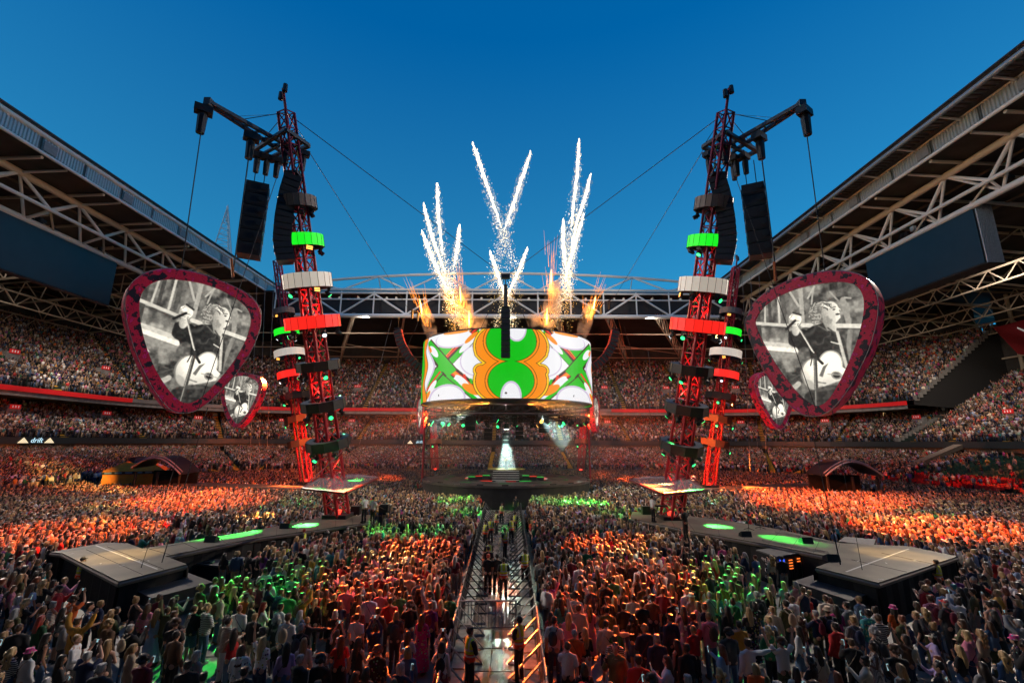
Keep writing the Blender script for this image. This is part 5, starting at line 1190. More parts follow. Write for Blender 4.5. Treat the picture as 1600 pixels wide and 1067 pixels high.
LEG = {'m': (.09, .11), 'f': (.085, .09)}
def body_mesh(pose, sex, vox=.0095, faces=3400):
    mb = MB(); f = sex == 'f'
    # head: skull, face, jaw, nose, ears
    mb.ell((0, 0, 1.655), (.078, .098, .098)); mb.ell((0, .022, 1.60), (.06, .076, .088)); mb.ell((0, .045, 1.555), (.036, .042, .034)); mb.ell((0, .10, 1.612), (.014, .02, .026), nu=8, nv=6); mb.ell((0, .092, 1.658), (.05, .012, .012), nu=8, nv=6)
    mb.ell((0, .094, 1.572), (.022, .010, .008), nu=8, nv=6)
    for s in (-1, 1): mb.ell((s*.078, -.005, 1.62), (.012, .022, .034), nu=8, nv=6)
    cap(mb, (0, -.012, 1.42), (0, .004, 1.57), .056 if not f else .047, .05 if not f else .043)
    # trunk
    sh = SHW[sex]
    [cap(mb, (q*.03, -.018, 1.475), (q*(sh-.01), -.006, 1.398), .048, .056) for q in (-1, 1)]; mb.ell((0, -.01, 1.40), (.15, .075, .06))
    mb.ell((0, .005, 1.31), (.165 if not f else .142, .11, .17)); mb.ell((0, 0, 1.11), (.148 if not f else .122, .1, .17)); mb.ell((0, -.01, .96), (.165 if not f else .172, .118, .12))
    if f:
        for s in (-1, 1): mb.ell((s*.07, .085, 1.27), (.062, .055, .062))
    for s in (-1, 1): mb.ell((s*.075, -.07, .93), (.085, .08, .09))
    # arms with hands: palm, four fingers of different length, thumb
    for S, E, W, d, sx in arm_pts(pose, sex):
        k = 1 if not f else .84
        mb.ell(S, (.064*k, .064*k, .064*k)); cap(mb, S, E, .052*k, .041*k); cap(mb, E, lerp(E, W, .35), .041*k, .043*k); cap(mb, lerp(E, W, .35), W, .043*k, .027*k)
        side = d.cross(Vector((0, 0, 1)) if abs(d.z) < .8 else Vector((0, 1, 0))).normalized(); nrm = side.cross(d).normalized()
        M = Matrix((side, d, nrm)).transposed(); pc = W + d*.05
        mb.ell(pc, (.042*k, .056, .019), M)
        for q, (off, ln) in enumerate(((-.032, .062), (-.011, .075), (.011, .08), (.031, .068))):
            b = W + d*.088 + side*off*k; m = b + d*ln*.55 + nrm*.006; e = b + d*ln*.92 + nrm*.024
            cap(mb, b-d*.02, m, .0105, .0098, 7); cap(mb, m, e, .0098, .0088, 7)
        tb = W + d*.03 + side*(-.036*k*sx if pose != 'down' else .036*k); td = (d*.75 + side*(-.65*sx if pose != 'down' else .65)).normalized(); cap(mb, tb, tb+td*.035, .012, .0115, 7); cap(mb, tb+td*.035, tb+td*.045+d*.025, .0112, .0095, 7)
    # legs and feet
    hx, kx = LEG[sex]
    for s in (-1, 1):
        cap(mb, (s*hx, 0, .9), (s*kx, .012, .49), .085 if not f else .088, .054 if not f else .05); cap(mb, (s*kx, .012, .49), (s*kx, -.012, .34), .054, .056); cap(mb, (s*kx, -.012, .34), (s*kx*1.05, -.02, .09), .056, .036)
        mb.ell((s*kx*1.12, .05, .042), (.045, .125, .042)); mb.ell((s*kx*1.08, -.035, .045), (.036, .045, .045))
    return solid(mb, vox, faces, 'person_body')
def top_mesh(pose, sex, kind, faces=1200):
    mb = MB(); f = sex == 'f'; sh = SHW[sex]; loose = .02 if kind in ('jacket', 'hoodie') else .0
    g = loose
    zb = .86 if kind in ('jacket', 'hoodie') else (.90 if not f else .95)
    secs = [(0, -.005, zb, (.178 if not f else .172)+g, .135+g), (0, -.005, .98, (.18 if not f else .172)+g, .136+g), (0, 0, 1.12, (.170 if not f else .142)+g, .124+g), (0, .005, 1.27, (.185 if not f else .165)+g, .132+g+(.015 if f else 0)), (0, 0, 1.37, (.18 if not f else .155)+g, .108+g*.6), (0, -.01, 1.43, sh*.68, .082), (0, -.014, 1.488, .07, .066)]
    if kind == 'vest': secs = [(a, b, z, rx+.012, ry+.016) for a, b, z, rx, ry in secs]
    mb.loft(secs, 18)
    if kind not in ('tank',):
        [cap(mb, (q*.03, -.018, 1.468), (q*(sh-.01), -.006, 1.396), .056+g*.3, .066+g*.3) for q in (-1, 1)]
        for S, E, W, d, sx in arm_pts(pose, sex):
            k = 1 if not f else .88
            if kind in ('tee',): e = lerp(S, E, .62); cap(mb, S, e, .074*k, .072*k); mb.cyl(lerp(S, E, .3), lerp(S, E, .78), .072*k, .076*k, 10)
            elif kind == 'vest': cap(mb, (sx*.05, -.018, 1.462), S-Vector((sx*.025, 0, 0)), .062, .07)
            else:
                cap(mb, S, E, (.072+g*.6)*k, (.062+g*.6)*k); cap(mb, E, lerp(E, W, .9), (.062+g*.6)*k, (.048+g*.4)*k)
    if kind == 'hoodie': mb.ell((0, -.1, 1.47), (.12, .07, .07)); mb.ell((0, -.13, 1.41), (.1, .05, .08))
    if kind == 'jacket':
        mb.ell((0, -.03, 1.49), (.09, .075, .03))
    return solid(mb, .0165, faces, kind, 2, None if kind == 'vest' else (.016, 9, 14))
def bottom_mesh(sex, kind, faces=700):
    mb = MB(); f = sex == 'f'; hx, kx = LEG[sex]; w = .168 if not f else .176
    if kind in ('trousers', 'shorts'):
        mb.loft([(0, -.008, .80, w*.9, .12), (0, -.01, .9, w+.01, .136), (0, -.008, 1.02, w-.012, .12)], 16)
        for s in (-1, 1):
            if kind == 'trousers': cap(mb, (s*hx, 0, .88), (s*kx, .012, .49), .098, .07); mb.cyl((s*kx, .012, .5), (s*kx*1.05, -.015, .06), .07, .066, 12)
            else: cap(mb, (s*hx, 0, .88), (s*hx*1.05, .005, .7), .1, .096); mb.cyl((s*hx*1.03, .005, .75), (s*kx, .012, .5), .098, .1, 12)
    elif kind == 'skirt': mb.loft([(0, 0, .50, .25, .2), (0, 0, .75, .215, .165), (0, -.008, .95, .19, .142), (0, -.005, 1.06, .15, .115)], 20)
    else: mb.loft([(0, 0, .16, .30, .26), (0, 0, .5, .26, .21), (0, 0, .78, .215, .165), (0, -.008, .95, .19, .145), (0, -.005, 1.06, .155, .122)], 20)
    return solid(mb, .018, faces, kind, 2, (.014, 10, 6))
def shoe_mesh(s):
    mb = MB(); mb.ell((0, .05, .046), (.052, .138, .05)); mb.ell((0, -.04, .06), (.045, .055, .06)); mb.box((0, .03, .012), (.045, .13, .012)); return solid(mb, .012, 220, 'shoe', 1)
def hair_mesh(kind, faces=760):
    mb = MB(); r = random.Random(5)
    if kind == 'cap':
        mb.ell((0, -.012, 1.68), (.09, .108, .09)); mb.loft([(0, .125, 1.672, .07, .07), (0, .125, 1.684, .07, .07)], 12); return solid(mb, .012, faces, 'cap', 1)
    if kind == 'bucket':
        mb.loft([(0, 0, 1.665, .15, .16), (0, -.005, 1.69, .1, .115), (0, -.01, 1.78, .085, .1)], 16); return solid(mb, .012, faces, 'hat', 1)
    if kind == 'hijab':
        mb.ell((0, -.02, 1.655), (.1, .108, .115)); mb.loft([(0, -.02, 1.42, .15, .11), (0, -.03, 1.5, .1, .095), (0, -.03, 1.6, .1, .1)], 14); return solid(mb, .014, faces, 'scarf', 1)
    mb.ell((0, -.022, 1.668), (.089, .106, .103))
    if kind != 'buzz': mb.ell((0, .035, 1.715), (.07, .06, .045))
    if kind == 'short': 
        for k in range(12): a = r.uniform(0, 6.28); mb.ell((.05*math.cos(a), -.02+.06*math.sin(a), 1.735), (.035, .035, .03), nu=8, nv=5)
    if kind in ('long', 'pony', 'bob', 'bun', 'wavy'):
        for s in (-1, 1): mb.ell((s*.07, -.02, 1.62), (.028, .06, .08))
        mb.ell((0, -.07, 1.62), (.08, .045, .1))
    if kind == 'long':
        mb.loft([(0, -.125, 1.20, .05, .02), (0, -.128, 1.32, .082, .032), (0, -.112, 1.45, .094, .042), (0, -.09, 1.56, .092, .05), (0, -.07, 1.66, .08, .05)], 14)
        for s in (-1, 1): mb.loft([(s*.085, -.03, 1.34, .016, .025), (s*.086, -.03, 1.45, .026, .04), (s*.085, -.02, 1.6, .025, .05)], 8)
    if kind == 'wavy':
        for k in range(26): z = r.uniform(1.28, 1.62); w = .11+.03*math.sin(z*40); a = r.uniform(-1.45, 1.45); mb.ell((w*math.sin(a), -.035-.1*math.cos(a)*(1.0), z), (.045, .04, .06), nu=8, nv=5)
    if kind == 'bob': mb.loft([(0, -.05, 1.50, .10, .07), (0, -.045, 1.57, .108, .085), (0, -.03, 1.66, .092, .095)], 14)
    if kind == 'pony': mb.loft([(0, -.15, 1.36, .015, .015), (0, -.16, 1.46, .035, .03), (0, -.15, 1.6, .035, .035), (0, -.11, 1.69, .03, .03)], 8)
    if kind == 'bun': mb.ell((0, -.08, 1.76), (.05, .05, .045))
    if kind == 'curly':
        for k in range(44): a = r.uniform(0, 6.28); e = r.uniform(-.25, 1.4); mb.ell((.115*math.cos(a)*math.cos(e), -.035+.11*math.sin(a)*math.cos(e), 1.665+.12*math.sin(e)), (.04, .04, .04), nu=7, nv=5)
    return solid(mb, .0125, faces, 'hair', 1, (.015, 34, 9))
CACHE = {}
def get(kind, *a):
    k = (kind,)+a
    if k not in CACHE: CACHE[k] = {'body': body_mesh, 'top': top_mesh, 'bottom': bottom_mesh, 'hair': hair_mesh, 'shoe': shoe_mesh}[kind](*a)
    return CACHE[k]
# ---- materials: colour comes from the object (single people) or from the crowd's point data
def wear(name, kind, src, pattern=None):
    m = bpy.data.materials.new(name); m.use_nodes = True; n, l = m.node_tree.nodes, m.node_tree.links; p = n['Principled BSDF']
    if src == 'object': c = n.new('ShaderNodeObjectInfo').outputs['Color']
    else: a = n.new('ShaderNodeAttribute'); a.attribute_type = 'INSTANCER'; a.attribute_name = src; c = a.outputs['Color']
    tc = n.new('ShaderNodeTexCoord')
    def mixc(fac, a, b, mode='MIX'):
        x = n.new('ShaderNodeMix'); x.data_type = 'RGBA'; x.blend_type = mode
        if isinstance(fac, float): x.inputs[0].default_value = fac
        else: l.new(fac, x.inputs[0])
        for s_, q in ((6, a), (7, b)):
            if isinstance(q, tuple): x.inputs[s_].default_value = (*q, 1)
            else: l.new(q, x.inputs[s_])
        return x.outputs[2]
    def nod(op, *v):
        x = n.new('ShaderNodeMath'); x.operation = op
        for i, q in enumerate(v):
            if isinstance(q, (int, float)): x.inputs[i].default_value = q
            else: l.new(q, x.inputs[i])
        return x.outputs[0]
    if kind == 'skin':
        p.inputs['Roughness'].default_value = .5
        sx = n.new('ShaderNodeSeparateXYZ'); l.new(tc.outputs['Object'], sx.inputs[0]); ax = nod('ABSOLUTE', sx.outputs[0])
        def blob(cx, cz, rx, rz):
            d = nod('ADD', nod('POWER', nod('DIVIDE', nod('SUBTRACT', ax, cx), rx), 2), nod('POWER', nod('DIVIDE', nod('SUBTRACT', sx.outputs[2], cz), rz), 2))
            return nod('MULTIPLY', nod('LESS_THAN', d, 1.0), nod('GREATER_THAN', sx.outputs[1], .06))
        c = mixc(blob(.033, 1.642, .0145, .0075), c, (.55, .55, .53)); c = mixc(blob(.033, 1.642, .007, .0075), c, (.015, .012, .01)); c = mixc(blob(.035, 1.662, .018, .005), c, (.04, .025, .015)); c = mixc(blob(0, 1.572, .024, .007), c, (.28, .06, .06))
        nz = n.new('ShaderNodeTexNoise'); nz.inputs['Scale'].default_value = 18; l.new(tc.outputs['Object'], nz.inputs['Vector']); c = mixc(.18, c, nz.outputs['Color'], 'SOFT_LIGHT')
    else:
        p.inputs['Roughness'].default_value = .8 if kind == 'cloth' else .45
        nz = n.new('ShaderNodeTexNoise'); nz.inputs['Scale'].default_value = 7 if kind == 'cloth' else 28; nz.inputs['Detail'].default_value = 4
        mp = n.new('ShaderNodeMapping'); mp.inputs['Scale'].default_value = (1, 1, .45) if kind == 'cloth' else (1, 1, .12); l.new(tc.outputs['Object'], mp.inputs[0]); l.new(mp.outputs[0], nz.inputs['Vector'])
        if kind == 'hair':
            r = n.new('ShaderNodeMapRange'); r.inputs[1].default_value = .35; r.inputs[2].default_value = .65; r.inputs[3].default_value = .55; r.inputs[4].default_value = 1.3; l.new(nz.outputs['Fac'], r.inputs[0])
            v = n.new('ShaderNodeVectorMath'); v.operation = 'SCALE'; l.new(c, v.inputs[0]); l.new(r.outputs[0], v.inputs['Scale']); c = v.outputs[0]
        bp = n.new('ShaderNodeBump'); bp.inputs['Strength'].default_value = .5; bp.inputs['Distance'].default_value = .02 if kind == 'cloth' else .01; l.new(nz.outputs['Fac'], bp.inputs['Height']); l.new(bp.outputs[0], p.inputs['Normal'])
        if pattern == 'plaid':
            for ax_, sc_ in (('X', 9), ('Z', 9)):
                w = n.new('ShaderNodeTexWave'); w.bands_direction = ax_; w.inputs['Scale'].default_value = sc_; l.new(tc.outputs['Object'], w.inputs['Vector']); c = mixc(nod('MULTIPLY', nod('GREATER_THAN', w.outputs['Fac'], .62), .6), c, (.02, .018, .02))
        if pattern == 'floral':
            vo = n.new('ShaderNodeTexVoronoi'); vo.inputs['Scale'].default_value = 13; l.new(tc.outputs['Object'], vo.inputs['Vector'])
            hsv = n.new('ShaderNodeHueSaturation'); hsv.inputs['Saturation'].default_value = .9; hsv.inputs['Value'].default_value = .5; l.new(vo.outputs['Color'], hsv.inputs['Color']); c = mixc(nod('LESS_THAN', vo.outputs['Distance'], .33), c, hsv.outputs[0])
        if pattern == 'striped':
            w = n.new('ShaderNodeTexWave'); w.bands_direction = 'Z'; w.inputs['Scale'].default_value = 6; l.new(tc.outputs['Object'], w.inputs['Vector']); c = mixc(nod('GREATER_THAN', w.outputs['Fac'], .6), c, (.7, .7, .68))
        if pattern == 'hivis':
            sx = n.new('ShaderNodeSeparateXYZ'); l.new(tc.outputs['Object'], sx.inputs[0]); z = sx.outputs[2]
            c = mixc(nod('LESS_THAN', z, 1.1), c, (.75, .075, .02))
            for zz in (1.05, 1.2): c = mixc(nod('LESS_THAN', nod('ABSOLUTE', nod('SUBTRACT', z, zz)), .024), c, (.55, .55, .52))
            c = mixc(nod('MULTIPLY', nod('LESS_THAN', nod('ABSOLUTE', nod('SUBTRACT', nod('ABSOLUTE', sx.outputs[0]), .1)), .022), nod('GREATER_THAN', z, 1.2)), c, (.55, .55, .52))
    l.new(c, p.inputs['Base Color']); return m
SKIN, HAIRM, SHOEM = wear('skin', 'skin', 'object'), wear('hair', 'hair', 'object'), wear('shoe_leather', 'cloth', 'object')
CLOTH = {k: wear('cloth_'+k, 'cloth', 'object', k) for k in ('plain', 'plaid', 'floral', 'striped', 'hivis')}
COLS = {'black': (.012, .012, .014), 'navy': (.012, .02, .06), 'white': (.72, .71, .70), 'cream': (.62, .55, .43), 'grey': (.22, .22, .23), 'charcoal': (.045, .046, .05), 'red': (.5, .018, .02), 'pink': (.62, .2, .28), 'magenta': (.5, .04, .2),
        'green': (.02, .16, .06), 'olive': (.09, .09, .035), 'denim': (.07, .13, .24), 'pale blue': (.3, .42, .6), 'mustard': (.5, .24, .03), 'orange': (.62, .11, .02), 'brown': (.12, .065, .035), 'lilac': (.38, .3, .55), 'teal': (.02, .2, .22), 'maroon': (.16, .012, .03), 'beige': (.42, .32, .22), 'mint': (.42, .6, .5), 'purple': (.14, .03, .2)}
HAIRC = {'blond': (.48, .31, .13), 'fair': (.34, .2, .08), 'brown': (.085, .042, .02), 'dark': (.018, .011, .008), 'auburn': (.2, .05, .02), 'grey': (.32, .31, .3), 'red': (.3, .03, .02), 'teal': (.02, .2, .25)}
SKINC = [(.52, .29, .2), (.47, .25, .165), (.56, .33, .24), (.36, .18, .11), (.16, .075, .045), (.5, .27, .19)]
PEOPLE = []; USED = set(); N_PEOPLE = 0
TOPWORD = {'tee': 'short sleeved top', 'jacket': 'jacket', 'hoodie': 'hoodie', 'long': 'long sleeved top', 'tank': 'sleeveless top'}
def place_words(p):
    x, y, d = proj((p[0], p[1], 1.4)); s = 'left' if x < 785 else 'right'
    if y > 1000 and x < 160: return 'in the bottom left corner'
    if y > 1000 and x > 1440: return 'in the bottom right corner'
    if -3.6 < p[0] < -1.6: return 'at the left aisle barrier'
    if .6 < p[0] < 2.6: return 'at the right aisle barrier'
    for q, w in ((Vector((-15, 21)), 'by the left side platform'), (Vector((13.7, 21)), 'by the right side platform')):
        if (Vector(p[:2])-q).length < 3.2: return w
    if p[1] < 14.2: return 'in the nearest row of the %s crowd' % s
    if p[1] < 16.5: return 'on the open floor of the %s crowd' % s
    if p[1] < 19: return 'in the middle of the %s crowd' % s
    return 'in the dense back of the %s crowd' % s
def person(p, face, top='tee', tc='black', pattern='plain', bot='trousers', bc='black', hair='short', hc='brown', hat=None, pose='down', sex='m', skin=0, scale=1.0, label=None, group=None, shoes=True, mirror=False, cat='person', shoec=(.03, .03, .03), vest=None, lean=0.0, bag=None):
    o = bpy.data.objects.new('person', get('body', pose, sex)); COL.objects.link(o)
    if not o.data.materials: o.data.materials.append(SKIN)
    o.color = (*SKINC[skin], 1); o.location = p; o.rotation_euler = (lean, 0, face); sc_ = scale*(1 if sex == 'm' else .95); o.scale = (-sc_ if mirror else sc_, sc_, sc_)
    def child(name, me, m, c):
        k = bpy.data.objects.new(name, me); COL.objects.link(k); k.parent = o; k.color = (*c, 1)
        if not me.materials: me.materials.append(m)
        k.material_slots[0].link = 'OBJECT'; k.material_slots[0].material = m; return k
    nm = {'tee': 'shirt', 'jacket': 'jacket', 'hoodie': 'hoodie', 'long': 'jumper', 'tank': 'tank_top'}[top]
    child(nm, get('top', pose, sex, top), CLOTH[pattern], COLS[tc] if isinstance(tc, str) else tc)
    child({'dress': 'dress_skirt'}.get(bot, bot), get('bottom', sex, bot), CLOTH[pattern if bot == 'dress' else 'plain'], COLS[bc])
    if hair: child('hair', get('hair', hair), HAIRM, HAIRC[hc])
    if hat: child({'cap': 'cap', 'bucket': 'hat', 'hijab': 'scarf'}[hat[0]], get('hair', hat[0]), CLOTH['floral' if hat[1] == 'magenta' else 'plain'], COLS[hat[1]])
    if vest: child('vest', get('top', 'down', sex, 'vest'), CLOTH['hivis'], (.62, .72, .04))
    if shoes:
        kx = LEG[sex][1]*1.1
        for s in (-1, 1): k = child('shoe', get('shoe', 1), SHOEM, shoec); k.location = (s*kx, 0, 0)
    if bag:
        key = ('bag', bag)
        if key not in CACHE:
            mb = MB()
            if bag == 'backpack': mb.ell((0, -.2, 1.24), (.14, .08, .2)); mb.ell((0, -.25, 1.16), (.1, .05, .1)); [cap(mb, (q*.09, -.15, 1.42), (q*.11, -.02, 1.475), .022, .022, 7) for q in (-1, 1)]
            else: mb.ell((.2, -.06, .95), (.05, .09, .07)); mb.tube([Vector((.2, -.08, 1.0)), Vector((.1, -.17, 1.2)), Vector((-.04, -.15, 1.4)), Vector((-.1, -.03, 1.485))], .013, 6)
            CACHE[key] = solid(mb, .014, 420, bag, 1)
        child(bag, CACHE[key], CLOTH['plain'], COLS[rp_bag.choice(('black', 'charcoal', 'navy', 'brown', 'maroon', 'beige'))])
    tag(o, label, cat, group); return o
rp_bag = random.Random(4)
def outfit_label(top, tc, pattern, bot, bc, pose, hat, p):
    pt = '' if pattern == 'plain' else {'plaid': 'checked ', 'floral': 'flowered ', 'striped': 'striped '}[pattern]
    if bot == 'dress': s = 'person in long %s %sdress' % (tc, pt)
    else: s = 'person in %s %s%s and %s %s' % (tc, pt, TOPWORD[top].replace('short sleeved top', 'tee').replace('sleeveless', 'sleeveless').replace('long sleeved top', 'jumper'), bc, bot)
    if hat: s += ', %s %s' % (hat[1], {'cap': 'cap', 'bucket': 'hat', 'hijab': 'headscarf'}[hat[0]])
    return s
HAND = {'phone': Vector((.095, .42, 1.50)), 'phonehigh': Vector((0, .27, 1.90)), 'drink': Vector((.17, .40, 1.18))}
phone_m = bpy.data.meshes.new('tmp'); 
def phone_obj(o, pose, mirror, lab, n):
    b = MB(); b.box((0, 0, 0), (.038, .005, .078) if pose == 'phone' else (.078, .005, .038)); t = thing('phone', (0, 0, 0), lab, 'phone', 'phones held up in the crowd')
    key = 'ph'+pose
    if key not in CACHE:
        CACHE[key] = (b.mesh('phone_case', black), MB().box((0, -.0062, 0), (.034, .001, .072) if pose == 'phone' else (.072, .001, .034)).mesh('phone_screen', mat('phone_screen', (.2, .3, .35), .3, emit=(.45, .75, .8), es=.7)))
    for nm, me in zip(('case', 'screen'), CACHE[key]): k = bpy.data.objects.new(nm, me); COL.objects.link(k); k.parent = t
    h = HAND[pose].copy(); h.x *= -1 if mirror else 1
    t.location = o.location + Matrix.Rotation(o.rotation_euler.z, 3, 'Z') @ (h*abs(o.scale.y)); t.rotation_euler = (-.15, 0, o.rotation_euler.z)
def cup_obj(o, mirror, lab):
    if 'cup' not in CACHE: CACHE['cup'] = (MB().loft([(0, 0, -.06, .03, .03), (0, 0, .06, .042, .042)], 10).mesh('cup_wall', mat('cup_plastic', (.6, .55, .5), .2)), MB().loft([(0, 0, .061, .036, .036), (0, 0, .064, .036, .036)], 10).mesh('cup_drink', mat('cup_drink', (.5, .22, .03), .2)))
    t = thing('cup', (0, 0, 0), lab, 'cup', 'plastic cups held in the crowd')
    for nm, me in zip(('wall', 'drink'), CACHE['cup']): k = bpy.data.objects.new(nm, me); COL.objects.link(k); k.parent = t
    h = HAND['drink'].copy(); h.x *= -1 if mirror else 1
    t.location = o.location + Matrix.Rotation(o.rotation_euler.z, 3, 'Z') @ (h*abs(o.scale.y)); t.rotation_euler = (0, 0, o.rotation_euler.z)
OCC = []
def to_stage(x, y): return math.atan2(YC-y, X0-x) - PI/2
def add_person(x, y, rr, **kw):
    """one spectator; the label is made from the outfit and is told apart from all earlier ones"""
    global N_PEOPLE
    fixed = dict(kw)
    for attempt in range(400):
        k = dict(fixed); sex = k.setdefault('sex', rr.choice('mf'))
        k.setdefault('top', rr.choices(('tee', 'jacket', 'hoodie', 'long', 'tank'), (5, 2.5, 1.5, 2, 1.5 if sex == 'f' else .2))[0])
        k.setdefault('tc', rr.choices(list(COLS), [13, 6, 4.5, 2.2, 3, 6, 2.6, 2.6, 1.0, 1.2, 2, 3, 1, 1, 1.2, 2, .7, .8, 1.5, 1.8, .5, .3])[0])
        k.setdefault('pattern', rr.choices(('plain', 'plaid', 'floral', 'striped'), (14, 1, 2 if sex == 'f' else .3, 1))[0])
        k.setdefault('bot', rr.choices(('trousers', 'shorts', 'skirt', 'dress'), (8, 1.2, 2, 1.6) if sex == 'f' else (9, 1.6, 0, 0))[0])
        k.setdefault('bc', k['tc'] if k['bot'] == 'dress' else rr.choices(('black', 'denim', 'navy', 'charcoal', 'beige', 'grey', 'white', 'olive'), (7, 7, 2, 3, 1.5, 1, .8, .8))[0])
        if k['bot'] == 'dress': k['bc'] = k['tc']
        k.setdefault('hair', rr.choice(('short', 'short', 'short', 'buzz', 'curly')) if sex == 'm' else rr.choice(('long', 'long', 'long', 'wavy', 'pony', 'bob', 'bun')))
        k.setdefault('hc', rr.choices(list(HAIRC), (3, 3, 5, 6, 1.5, 1.2, .3, .1) if sex == 'f' else (1, 2, 6, 7, .6, 2, .05, .02))[0])
        if rr.random() < .05 and 'hat' not in fixed: k['hat'] = (rr.choice(('cap', 'cap', 'bucket')), rr.choice(('black', 'white', 'red', 'magenta', 'beige')))
        k.setdefault('hat', None)
        k.setdefault('pose', rr.choices(('down', 'clap', 'phone', 'phonehigh', 'wave', 'folded', 'drink', 'chin', 'raised'), (9, 4, 4, 1, .8, 3, 2, 2, .5))[0])
        base = outfit_label(k['top'], k['tc'], k['pattern'], k['bot'], k['bc'], k['pose'], k['hat'], (x, y)); pl = place_words((x, y, 0))
        cands = [base+' '+pl] if attempt < 25 else [base+' '+pl, base+' '+POSE_WORDS[k['pose']]+' '+pl]
        lab = next((c for c in cands if c not in USED and len(c.split()) <= 16), None)
        if lab: break
    if lab is None: return None
    USED.add(lab); k['label'] = lab; N_PEOPLE += 1
    face = k.pop('face', None); face = to_stage(x, y) + rr.gauss(0, .28) if face is None else face
    k['mirror'] = rr.random() < .5 if 'mirror' not in k else k['mirror']
    if k['hat']: k['hair'] = {'short': 'buzz', 'curly': 'buzz', 'bun': 'bob'}.get(k['hair'], k['hair'])
    if rp_bag.random() < .2 and k['hair'] not in ('long', 'wavy'): k['bag'] = 'backpack'
    elif rp_bag.random() < .25: k['bag'] = 'shoulder_bag'
    sk = k.pop('skin', rr.choices(range(6), (5, 4, 4, 2, 1.2, 4))[0])
    o = person((x, y, .004), face, skin=sk, scale=rr.uniform(.94, 1.05), group='spectators standing near the front', shoes=y < 19.5, shoec=rr.choice(((.03, .03, .03), (.5, .5, .5), (.1, .06, .04))), **k)
    OCC.append((x, y)); short = base.replace('person in ', '')
    if k['pose'] in ('phone', 'phonehigh'): phone_obj(o, k['pose'], k['mirror'], _uniq('phone held by the person in ' + short, pl), N_PEOPLE)
    if k['pose'] == 'drink': cup_obj(o, k['mirror'], _uniq('cup held by the person in ' + short, pl))
    return o
def _uniq(a, pl):
    for c in (a, a+' '+pl):
        w = c.split()
        if len(w) > 16: c = ' '.join(w[:16])
        if c not in USED: USED.add(c); return c
    return a
def at_head(px, py, h=1.66): p = atz(px, py, h); return p.x, p.y
rp = random.Random(21)
F, Mn = 'f', 'm'
